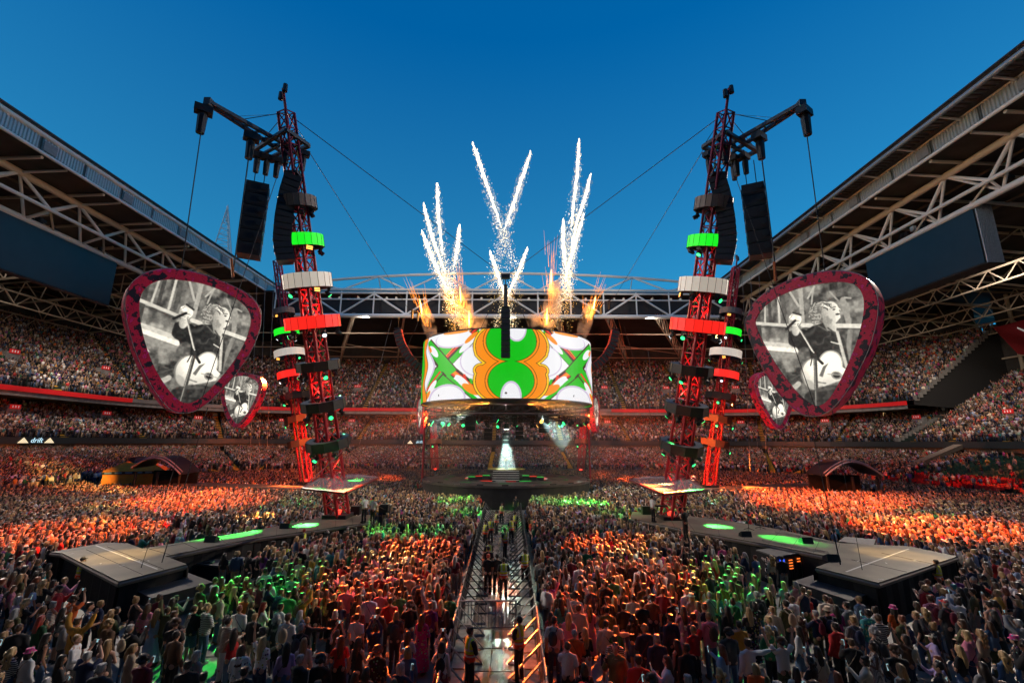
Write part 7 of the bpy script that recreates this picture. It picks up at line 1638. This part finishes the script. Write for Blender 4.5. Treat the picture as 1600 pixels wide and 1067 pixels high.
def crowd(name, pts, turn, label, coll, tops=None, cat='crowd'):
    n = len(pts); me = bpy.data.meshes.new(name); me.vertices.add(n); me.vertices.foreach_set('co', np.asarray(pts, np.float32).ravel())
    var = nrs.choice(len(VARS), n, p=VW).astype(np.int32); size = nrs.uniform(.9, 1.04, n).astype(np.float32)
    a = me.attributes.new('variant', 'INT', 'POINT'); a.data.foreach_set('value', var); a = me.attributes.new('turn', 'FLOAT', 'POINT'); a.data.foreach_set('value', np.asarray(turn, np.float32)); a = me.attributes.new('size', 'FLOAT', 'POINT'); a.data.foreach_set('value', size)
    for nm, pal, w in (('c_top', TOPC, TOPW), ('c_hair', HC, HW), ('c_skin', SC_, None), ('c_bot', BOTC, None)):
        col = pal[nrs.choice(len(pal), n, p=w)]*nrs.uniform(.7, 1.25, (n, 1)); a = me.attributes.new(nm, 'FLOAT_COLOR', 'POINT'); a.data.foreach_set('color', np.concatenate([np.clip(col, 0, .9), np.ones((n, 1))], 1).astype(np.float32).ravel())
    o = bpy.data.objects.new(name, me); COL.objects.link(o); md = o.modifiers.new('scatter', 'NODES')
    if coll.name not in TREES: TREES[coll.name] = scatter_tree(coll)
    md.node_group = TREES[coll.name]; return tag(o, label, cat, kind='stuff')
# floor crowd
sp_ = .60; gx, gy = np.meshgrid(np.arange(-58, 58, sp_), np.arange(11.5, 97, sp_*.9)); gx = gx + (np.arange(gx.shape[0]) % 2)[:, None]*sp_/2
X = (gx + nrs.uniform(-.17, .17, gx.shape)).ravel(); Y = (gy + nrs.uniform(-.17, .17, gx.shape)).ravel()
ok = (Y > Y_SPLIT-.1) | (np.abs(X) > 1.24*Y+1) if False else (Y > Y_SPLIT-.1)
ok &= np.abs(X) < 1.25*Y+2; ok &= free(X, Y); ok &= nrs.rand(len(X)) < np.clip(.80+.2*(Y-20)/20, .8, .98)
X, Y = X[ok], Y[ok]
turn = np.arctan2(YC-Y, X0-X)-PI/2 + nrs.normal(0, .3, len(X))
near_m = Y < 46
crowd('floor_crowd', np.stack([X[near_m], Y[near_m], np.zeros(near_m.sum())], 1), turn[near_m], 'dense standing crowd on the floor on both sides of the aisle', C_NEAR)
crowd('floor_crowd', np.stack([X[~near_m], Y[~near_m], np.zeros((~near_m).sum())], 1), turn[~near_m], 'dense standing crowd on the far half of the floor round the stage', C_FAR)
# crowds in the tiers
def tier_seats(tier, keep=.97, ymin=None):
    o0, z0, n, dp, rs, yr = TIERS[tier]; out = []; tn = []
    for r in range(n):
        path = bowl_path(o0+(r+.55)*dp, Y_NEAR, yr, .52); arr = np.array(path)
        base = bowl_path(0, Y_NEAR, yr, .52)
        d = np.full(len(arr), 9.)
        for i in AI:
            b = AP[i]; ax, ay = bowl_pt(b, o0+(r+.5)*dp); d = np.minimum(d, np.hypot(arr[:, 0]-ax, arr[:, 1]-ay))
        m = (nrs.rand(len(arr)) < keep) & (d > .62)
        u = arr[:, 0]/np.maximum(arr[:, 1], 1); m &= np.abs(u) < 1.32
        a = arr[m]; out.append(np.stack([a[:, 0]+nrs.uniform(-.1, .1, len(a)), a[:, 1]+nrs.uniform(-.1, .1, len(a)), np.full(len(a), z0+r*rs)], 1)); tn.append(np.arctan2(-a[:, 3], -a[:, 2])-PI/2+nrs.normal(0, .35, len(a)))
    return np.concatenate(out), np.concatenate(tn)
P_, T_ = tier_seats('upper_tier', .9); crowd('upper_tier_crowd', P_, T_, 'packed spectators in the upper tier above the red ribbon', C_FAR)
P_, T_ = tier_seats('middle_tier', .93); m = ~((P_[:, 0] > 74) & (P_[:, 1] < Y_RIGHT_UP+2)); crowd('middle_tier_crowd', P_[m], T_[m], 'packed spectators in the middle tier under the red ribbon', C_FAR)
P_, T_ = tier_seats('lower_tier', .97)
right = (P_[:, 0] > 50) & (P_[:, 1] < 96); row = np.round((P_[:, 2]-1.1)/.138)
empty = right & (nrs.rand(len(P_)) < np.where(P_[:, 1] < 74, np.where(row < 4, .78, .93), np.where(row < 3, .25, .35)))
crowd('lower_tier_crowd', P_[~empty], T_[~empty], 'spectators in the lower tier behind the floor crowd', C_FAR)
E_ = P_[empty]; ET = T_[empty]; ER_ = row[empty]
ep, et = [], []
for r in range(ER):
    y = np.arange(24, Y_RIGHT_UP-1.5, .52); m = nrs.rand(len(y)) < .93
    for ya in (46, 58, 70, 82): m &= np.abs(y-ya) > .6
    y = y[m]; ep.append(np.stack([np.full(len(y), BX-3+(r+.5)*.86), y+nrs.uniform(-.1, .1, len(y)), np.full(len(y), 7.3+r*.5)], 1)); et.append(PI/2+nrs.normal(0, .3, len(y)))
ep = np.concatenate(ep); et = np.concatenate(et); m = ep[:, 0] < 1.32*ep[:, 1]
crowd('end_stand_crowd', ep[m], et[m], 'packed spectators in the single rake at the right end', C_FAR)
# empty seats: the largest in view one by one, the rest as one mass
def seat_parts():
    a = MB(); a.box((0, .06, .44), (.21, .20, .025)); a.box((0, .06, .405), (.17, .16, .015)); b = MB(); b.box((0, -.16, .68), (.21, .025, .24)); b.box((0, -.15, .93), (.17, .02, .02)); c = MB(); c.box((-.19, -.1, .22), (.015, .05, .22)); d = MB(); d.box((.19, -.1, .22), (.015, .05, .22)); return a, b, c, d
seatc = {'red': mat('seat_red', (.42, .012, .016), .45), 'green': mat('seat_green', (.012, .075, .055), .45)}
SM = {k: [q.mesh(nm, m if nm != 'leg' else black) for q, nm in zip(seat_parts(), ('seat_pan', 'backrest', 'leg', 'leg'))] for k, m in seatc.items()}
order = sorted(range(len(E_)), key=lambda i: (not (-10 < proj(E_[i])[0] < 1605), np.hypot(E_[i][0], E_[i][1])))
single = order[:290]; rest = order[290:]
ordw = ['1st', '2nd', '3rd']+['%dth' % k for k in range(4, 60)]; cnt = {}
for i in single:
    c = 'red' if ER_[i] < 7 else 'green'; r = int(ER_[i])
    T = thing('stadium_seat', E_[i], 'empty %s seat in the %s row from the front of the right lower tier' % (c, ordw[r]), 'seat', 'empty seats in row %d of the right lower tier' % (r+1), ET[i])
    for nm, me in zip(('seat_pan', 'backrest', 'leg', 'leg'), SM[c]): k = bpy.data.objects.new(nm, me); COL.objects.link(k); k.parent = T
for c in ('red', 'green'):
    ids = [i for i in rest if (ER_[i] < 7) == (c == 'red')]
    if not ids: continue
    mb = MB()
    tv = []
    for q in seat_parts()[:2]: k = len(tv); tv += q.v
    base = MB(); [base.add(q.v, q.f) for q in seat_parts()[:2]]
    for i in ids:
        R = Matrix.Rotation(ET[i], 3, 'Z'); o = Vector(E_[i]); mb.add([R @ Vector(v)+o for v in base.v], base.f)
    tag(mb.build('stadium_seating', seatc[c]), 'further rows of empty %s seats in the right lower tier' % c, 'seats', kind='stuff')
bpy.data.scenes.remove(TMP)
# ================================================================== STAGE LIGHT (from the lamps on the towers, the drum and the roof)
def ring_pos(key, py): b, t = TB[key]; return lerp(b, t, axis_t(b, t, py))
OR, YW, GN_, WH_ = (1, .15, .025), (1, .62, .2), (.06, 1, .12), (1, .93, .85)
def beam(key, py, px, ty, col, kw, deg, z=1.5, blend=.7):
    p = ring_pos(key, py); t = atz(px, ty, z); d = (t-p).normalized(); spot(p + d*2.3 - Vector((0, 0, .5)), t, col, kw*3300, deg, blend, .15)
# onto the floor crowd inside
beam('L1', 571, 655, 856, OR, 40, 22); beam('L1', 504, 600, 872, YW, 26, 15); beam('L1', 632, 650, 795, GN_, 26, 16); beam('L1', 571, 712, 782, GN_, 22, 11); beam('L1', 440, 560, 900, OR, 16, 16)
beam('R1', 577, 955, 848, OR, 40, 22); beam('R1', 509, 985, 862, YW, 24, 15); beam('R1', 637, 920, 785, GN_, 26, 16); beam('R1', 577, 870, 800, OR, 14, 14); beam('R1', 447, 1040, 895, OR, 14, 16)
beam('L1', 504, 1000, 800, GN_, 14, 10); beam('R1', 509, 640, 830, GN_, 14, 10)
# outwards
beam('L1', 440, 330, 785, OR, 50, 34); beam('L1', 504, 450, 792, GN_, 34, 17); beam('L1', 440, 400, 808, YW, 30, 12); beam('L2', 586, 420, 765, OR, 105, 42); beam('L2', 553, 250, 775, OR, 90, 38); beam('L1', 378, 130, 830, OR, 42, 32); beam('L1', 440, 240, 815, YW, 18, 14)
beam('R1', 447, 1280, 785, OR, 50, 34); beam('R1', 509, 1140, 800, GN_, 34, 17); beam('R1', 447, 1200, 808, YW, 28, 12); beam('R2', 586, 1180, 765, OR, 105, 42); beam('R2', 553, 1360, 778, OR, 90, 38); beam('R1', 380, 1460, 825, OR, 42, 32); beam('R1', 447, 1380, 812, YW, 18, 14)
beam('L1', 692, 178, 745, YW, 46, 9, 3); beam('R2', 586, 1335, 745, OR, 10, 9, 3)
# decks
beam('L1', 692, 368, 834, GN_, 13, 26, 1.6, .4); beam('L1', 692, 478, 820, GN_, 8, 32, 1.6, .4); beam('R1', 697, 1120, 822, GN_, 8, 32, 1.6, .4); beam('R1', 697, 1225, 842, GN_, 9, 20, 1.6, .4)
for k_, x_ in (('L1', 555), ('R1', 1020)): beam(k_, 632, x_, 752, GN_, 9, 14, 4.4)
beam('L1', 440, 190, 868, YW, 9, 14, 1.6); beam('R1', 447, 1400, 866, YW, 9, 14, 1.6); beam('L1', 571, 580, 800, GN_, 7, 10, 2.2); beam('R1', 577, 1015, 800, GN_, 7, 10, 2.2)
# slim green washes that reach the open floor at the front
beam('L1', 440, 345, 1000, GN_, 26, 5.5, 0, .1); beam('R1', 447, 1215, 1000, GN_, 26, 5.5, 0, .1); beam('L1', 504, 330, 935, GN_, 7, 9, 1.5); beam('R1', 509, 1130, 925, GN_, 7, 9, 1.5)
# far half of the floor
for x in (-20, 20): spot((X0+x*.5, YC-2, 10.6), (X0+x*1.6, YC+26, 1.5), OR, 60000, 60, .8)
spot((X0-9, YC-6, 10.4), (-40, 60, 1.5), OR, 60000, 50, .8); spot((X0+9, YC-6, 10.4), (40, 60, 1.5), OR, 60000, 50, .8)
spot((X0-5, YC-9, 10.4), (-8, 44, 1.5), YW, 14000, 50, .8); spot((X0+5, YC-9, 10.4), (7, 44, 1.5), YW, 14000, 50, .8)
# singer
spot((X0, YC-2.2, 8.5), (X0, YC-1.75, 3.7), (.8, 1, .96), 21000, 30, .25)
for s_ in (-1, 1): spot((X0+s_*2.6, YC-9.0, 11.0), (X0+s_*9.5, YC-7, 11.2), (1, .3, .04), 5000, 40, .6)
# reddish light from the drum onto the far stand
spot((X0+9, YC+6, 11), (30, 128, 22), (1, .16, .07), 45000, 60, .9); spot((X0-9, YC+6, 11), (-28, 126, 16), (1, .3, .15), 20000, 60, .9)
# soft stadium floodlights along the roof trusses
FLOOD = (1, .84, .70)
for x, y, z, tx, ty, tz, kw in ((-50, 62, 34.5, -5, 93, 36, 150), (47, 62, 34.5, 2, 93, 36, 150), (-50, 45, 33, -12, 26, 0, 400), (-74, 76, 29, -78, 95, 12, 60), (47, 45, 33, 11, 26, 0, 400), (71, 76, 29, 80, 92, 12, 60), (-30, 91, 32, -50, 118, 10, 70), (0, 91, 32, 0, 122, 10, 70), (28, 91, 32, 50, 118, 10, 70), (-67, 60, 33, -90, 70, 10, 60), (64, 60, 33, 88, 65, 10, 60)):
    spot((x, y, z), (tx, ty, tz), FLOOD, kw*210, 110 if kw != 150 else 50, .9, .5)

spot((X0, 50.2, 11), (X0+.3, 24, 0), (.75, 1, .8), 4000, 13, .8)
# more pools of colour over the near floor
for k_, py_, pts_ in (('L1', 632, ((560, 930, OR, 18), (660, 905, OR, 20), (470, 905, GN_, 9), (610, 955, OR, 14), (735, 800, GN_, 12))), ('R1', 637, ((1030, 930, OR, 18), (945, 905, OR, 20), (1110, 900, GN_, 9), (975, 955, OR, 14), (870, 785, GN_, 12), (1010, 845, YW, 9)))):
    for x_, y_, c_, kw_ in pts_: beam(k_, py_, x_, y_, c_, kw_, 15)

for k_, py_, px_, ty_, c_, kw_, dg_ in (('L2', 620, 470, 785, GN_, 26, 10), ('L2', 586, 345, 772, YW, 20, 9), ('L2', 620, 180, 790, GN_, 18, 9), ('L1', 571, 150, 815, YW, 10, 8), ('R2', 620, 1120, 785, GN_, 26, 10), ('R2', 586, 1250, 775, YW, 20, 9), ('R2', 620, 1430, 800, GN_, 18, 9), ('R1', 577, 1480, 812, YW, 10, 8)): beam(k_, py_, px_, ty_, c_, kw_, dg_)
# ================================================================== FIREWORKS AND SMOKE
sparkm = mat('spark_white', (.8, .7, .5), .5, emit=(1, .86, .6), es=3.2, var=.02); sparky = mat('spark_yellow', (.8, .6, .2), .5, emit=(1, .68, .22), es=1.5, var=.02)
flamem = mat('spark_orange', (.8, .4, .1), .5, emit=(1, .33, .03), es=1.4, var=.02); whitehot = mat('flame_core', (.9, .8, .5), .5, emit=(1, .62, .2), es=4, var=.02)
FY = 62.0
def octa(mb, c, r, st=1.0):
    x, y, z = c; mb.add([(x+r, y, z), (x-r*.5, y+r*.87, z), (x-r*.5, y-r*.87, z), (x, y, z+r*st), (x, y, z-r*st)], [(0, 1, 3), (1, 2, 3), (2, 0, 3), (1, 0, 4), (2, 1, 4), (0, 2, 4)])
def comet(pts, label, w0=1.0, dens=1.0):
    P = [aty(x, y, FY) for x, y in pts]; L = [(P[i+1]-P[i]).length for i in range(len(P)-1)]; tot = sum(L)
    def along(s):
        s *= tot
        for i, l in enumerate(L):
            if s <= l or i == len(L)-1: return lerp(P[i], P[i+1], s/l)
            s -= l
    r = random.Random(len(label)*7+int(P[0].x*10)); mb = MB()
    n_ = 22; core = [along(.66*i/n_)+Vector((r.gauss(0, .035), r.gauss(0, .035), 0)) for i in range(n_+1)]; rad = [(.02+.19*w0*min(1, i/5)**.7*(1-(i/n_)**2)) for i in range(n_+1)]
    for i in range(n_): mb.cyl(core[i], core[i+1], rad[i]*r.uniform(.85, 1.15), rad[i+1]*r.uniform(.85, 1.15), 6)
    # bright head: a ragged spindle
    n = 26; hd = .62
    for i in range(n*5):
        s = hd*r.random()**1.15; c = along(s); w = (.05+.46*min(1, s/.16)**.8)*w0*(1-.45*(s/hd))
        octa(mb, (c.x+r.gauss(0, w*.30), c.y+r.gauss(0, w*.30), c.z+r.gauss(0, .12)), r.uniform(.065, .125)*(1-.4*s/hd), r.uniform(1.2, 2.6))
    for i in range(int(1500*dens)):                    # thrown and falling sparks
        s = r.random()**.8; c = along(s); w = (.08+1.15*s**.55)*w0; k = abs(r.gauss(0, .55))*s*1.6
        if r.random() > 1.2-s*.75: continue
        mb.cur = 0 if r.random() < .55 else 1
        octa(mb, (c.x+r.gauss(0, w*.5), c.y+r.gauss(0, w*.5), c.z-k), r.uniform(.022, .05), r.uniform(.8, 1.6))
    mb.cur = 1
    for i in range(int(130*dens)):                    # embers that drift below the end
        c = along(1.0); octa(mb, (c.x+r.gauss(0, .5*w0), c.y+r.gauss(0, .5), c.z-abs(r.gauss(0, 2.6))), r.uniform(.02, .045))
    tag(mb.build('firework_trail', [sparkm, sparky]), label, 'firework', 'white firework trails', 'stuff')
comet([(683, 286), (685, 340), (693, 410), (704, 460)], 'tallest of the left cluster of white firework trails')
comet([(662, 320), (675, 370), (697, 430), (712, 490)], 'second tallest left firework trail leaning to the drum')
comet([(659, 361), (676, 405), (700, 455), (716, 500)], 'lowest outer left firework trail')
comet([(718, 353), (714, 390), (708, 425), (703, 450)], 'short firework trail on the inner side of the left cluster', .9, .8)
comet([(738, 222), (756, 275), (778, 340), (797, 395), (808, 430)], 'left stroke of the tall crossed pair of firework trails', 1.1, 1.2)
comet([(829, 238), (815, 280), (797, 335), (783, 375), (771, 430)], 'right stroke of the tall crossed pair of firework trails', 1.0, 1.2)
comet([(765, 393), (775, 420), (785, 450), (797, 490), (805, 512)], 'left stroke of the small crossed pair of firework trails', .8, .8)
comet([(824, 388), (812, 420), (800, 445), (785, 485), (775, 512)], 'right stroke of the small crossed pair of firework trails', .8, .8)
comet([(905, 217), (902, 270), (895, 330), (890, 390), (887, 440)], 'tallest of the right cluster of white firework trails', 1.0, 1.1)
comet([(923, 272), (914, 310), (900, 350), (890, 400), (884, 450)], 'outer right firework trail leaning away from the drum')
comet([(912, 335), (902, 370), (890, 410), (880, 450), (868, 490)], 'lower right firework trail curving to the drum', .9)
comet([(880, 342), (880, 380), (884, 420), (889, 460)], 'short inner trail of the right firework cluster', .85, .8)
def fountain(x0, y0, x1, y1, w, label, bright=True):
    b, t = aty(x0, y0, FY), aty(x1, y1, FY); r = random.Random(int(x0)); mb = MB(); d = t-b
    for i in range(46):
        s0 = r.uniform(.25, .95); ln = r.uniform(.05, .3); off = r.gauss(0, 1)*w; p = b + d*s0 + Vector((off*s0, r.gauss(0, w)*s0, 0)); q = p + d*ln + Vector((off*ln*1.2, 0, 0)); mb.cyl(p, q, .022, .008, 4, False)
    if bright:
        mb.cur = 1; p = b+d*.62
        mb.loft([(p.x, p.y, p.z-1.1, .03, .03), (p.x+d.x*.05, p.y, p.z-.2, .11, .11), (p.x+d.x*.1, p.y, p.z+.6, .09, .09), (p.x+d.x*.16, p.y, p.z+1.3, .03, .03)], 7)
    tag(mb.build('spark_fountain', [flamem, whitehot]), label, 'firework', 'orange spark fountains', 'stuff')
    d_ = bpy.data.lights.new('flame_light', 'POINT'); d_.energy = 1400; d_.color = (1, .36, .06); d_.shadow_soft_size = .4; o = bpy.data.objects.new('flame_light', d_); COL.objects.link(o); o.location = b+d*.5 - Vector((0, 1.0, 0))
fountain(676, 535, 650, 448, .9, 'orange spark fountain leaning out at the left end of the drum top')
fountain(908, 532, 937, 444, .9, 'orange spark fountain leaning out at the right end of the drum top')
fountain(728, 522, 716, 425, .7, 'tall orange spark fountain behind the left firework cluster'); fountain(735, 522, 732, 485, .5, 'small orange flame left of the middle of the drum top')
fountain(859, 520, 862, 384, .55, 'tall thin orange spark fountain by the right cluster'); fountain(851, 520, 856, 480, .5, 'small orange flame right of the middle of the drum top')
def smoke_mat(name, dens, col, scale):
    m = bpy.data.materials.new(name); m.use_nodes = True; n, l = m.node_tree.nodes, m.node_tree.links; n.remove(n['Principled BSDF']); v = n.new('ShaderNodeVolumePrincipled'); l.new(v.outputs[0], n['Material Output'].inputs['Volume'])
    v.inputs['Color'].default_value = (*col, 1); v.inputs['Anisotropy'].default_value = .2
    if scale:
        tc = n.new('ShaderNodeTexCoord'); nz = n.new('ShaderNodeTexNoise'); nz.inputs['Scale'].default_value = scale; nz.inputs['Detail'].default_value = 4; l.new(tc.outputs['Object'], nz.inputs['Vector']); r = n.new('ShaderNodeMapRange'); r.inputs[1].default_value = .42; r.inputs[2].default_value = .7; r.inputs[3].default_value = 0; r.inputs[4].default_value = dens; l.new(nz.outputs['Fac'], r.inputs[0]); l.new(r.outputs[0], v.inputs['Density'])
    else: v.inputs['Density'].default_value = dens
    return m
sm = smoke_mat('smoke', 1.3, (.85, .8, .78), .55)
for x0, y0, x1, y1, w, lab in ((676, 534, 664, 478, 1.0, 'smoke column at the left end of the drum top'), (908, 532, 922, 474, 1.0, 'smoke column at the right end of the drum top'), (729, 524, 722, 445, 1.3, 'smoke column under the left firework cluster'), (857, 524, 868, 440, 1.3, 'smoke column under the right firework cluster'), (748, 522, 752, 488, 1.1, 'small grey smoke puff left of the middle'), (838, 520, 832, 490, 1.1, 'small grey smoke puff right of the middle')):
    b, t = aty(x0, y0, FY+.5), aty(x1, y1, FY+.5); mb = MB(); n = 7
    mb.loft([(lerp(b, t, i/n).x, lerp(b, t, i/n).y, lerp(b, t, i/n).z, w*(.35+.75*math.sin(PI*(i+.6)/(n+1.2))), w*(.35+.75*math.sin(PI*(i+.6)/(n+1.2)))) for i in range(n+1)], 12)
    tag(mb.build('smoke', sm), lab, 'smoke', kind='stuff')
# beams of light, each a cone of mist that thins out from its axis, with the lamp that lights it
def beam_smoke(p, q, r0, r1, dens, label, col, power=None):
    p, q = Vector(p), Vector(q); d = (q-p).normalized(); a = d.orthogonal().normalized(); b = d.cross(a); L = (q-p).length; M = Matrix((a, b, d)).transposed().to_4x4()
    mb = MB(); mb.loft([(0, 0, 0, r0, r0), (0, 0, L, r1, r1)], 16); me = mb.mesh('beam_smoke', smoke_mat('m', dens, (.9, 1, .97), 0).copy())
    o = bpy.data.objects.new('beam_smoke', me); COL.objects.link(o); o.matrix_world = Matrix.Translation(p) @ M; tag(o, label, 'smoke', kind='stuff')
    m = me.materials[0]; n, l = m.node_tree.nodes, m.node_tree.links; v = next(x for x in n if x.type == 'PRINCIPLED_VOLUME') if any(x.type == 'PRINCIPLED_VOLUME' for x in n) else n['Principled Volume']
    tc = n.new('ShaderNodeTexCoord'); sx = n.new('ShaderNodeSeparateXYZ'); l.new(tc.outputs['Object'], sx.inputs[0])
    def mt(op, *A):
        x = n.new('ShaderNodeMath'); x.operation = op
        for i, q_ in enumerate(A):
            if isinstance(q_, (int, float)): x.inputs[i].default_value = q_
            else: l.new(q_, x.inputs[i])
        return x.outputs[0]
    rr = mt('SQRT', mt('ADD', mt('POWER', sx.outputs[0], 2), mt('POWER', sx.outputs[1], 2))); R = mt('ADD', mt('MULTIPLY', sx.outputs[2], (r1-r0)/L), r0)
    f = mt('MAXIMUM', mt('SUBTRACT', 1.0, mt('DIVIDE', rr, R)), 0.0); f = mt('MULTIPLY', mt('POWER', f, 1.3), dens); l.new(f, v.inputs['Density'])
    if power: spot(p - d*.1, q, col, power, math.degrees(2*math.atan((r1-r0)/L))*1.15, .4, .05)
beam_smoke((X0, YC-2.2, 8.5), (X0, YC-1.75, 3.7), .2, 2.0, .30, 'misty white light cone over the singer on the round stage', (.8, 1, .96))
TEAL = (.75, 1, .95)
beam_smoke(aty(840, 649, 56), aty(890, 690, 56), .12, 1.9, .10, 'pale misty beam slanting down right of the singer', TEAL, 12000)
beam_smoke(aty(742, 640, 56), aty(672, 668, 56), .12, 1.9, .10, 'pale misty beam slanting down left of the singer', TEAL, 12000)
beam_smoke(aty(768, 628, 51), aty(668, 642, 53), .12, 1.6, .22, 'orange misty beam under the left half of the drum', (1, .3, .04), 22000)
beam_smoke(aty(816, 628, 51), aty(914, 642, 53), .12, 1.6, .22, 'orange misty beam under the right half of the drum', (1, .3, .04), 22000)
mb = MB(); mb.loft([(X0, YC+6, .4, 24, 24), (X0, YC+6, 14, 24, 24)], 32); tag(mb.build('stage_smoke', smoke_mat('stage_smoke', .0018, (.9, .88, .86), 0)), 'thin drifting smoke around the round stage', 'smoke', kind='stuff')
for o in sc.objects:
    if 'label' in o and not 4 <= len(o['label'].split()) <= 16: print('LABEL', o.name, o['label'])
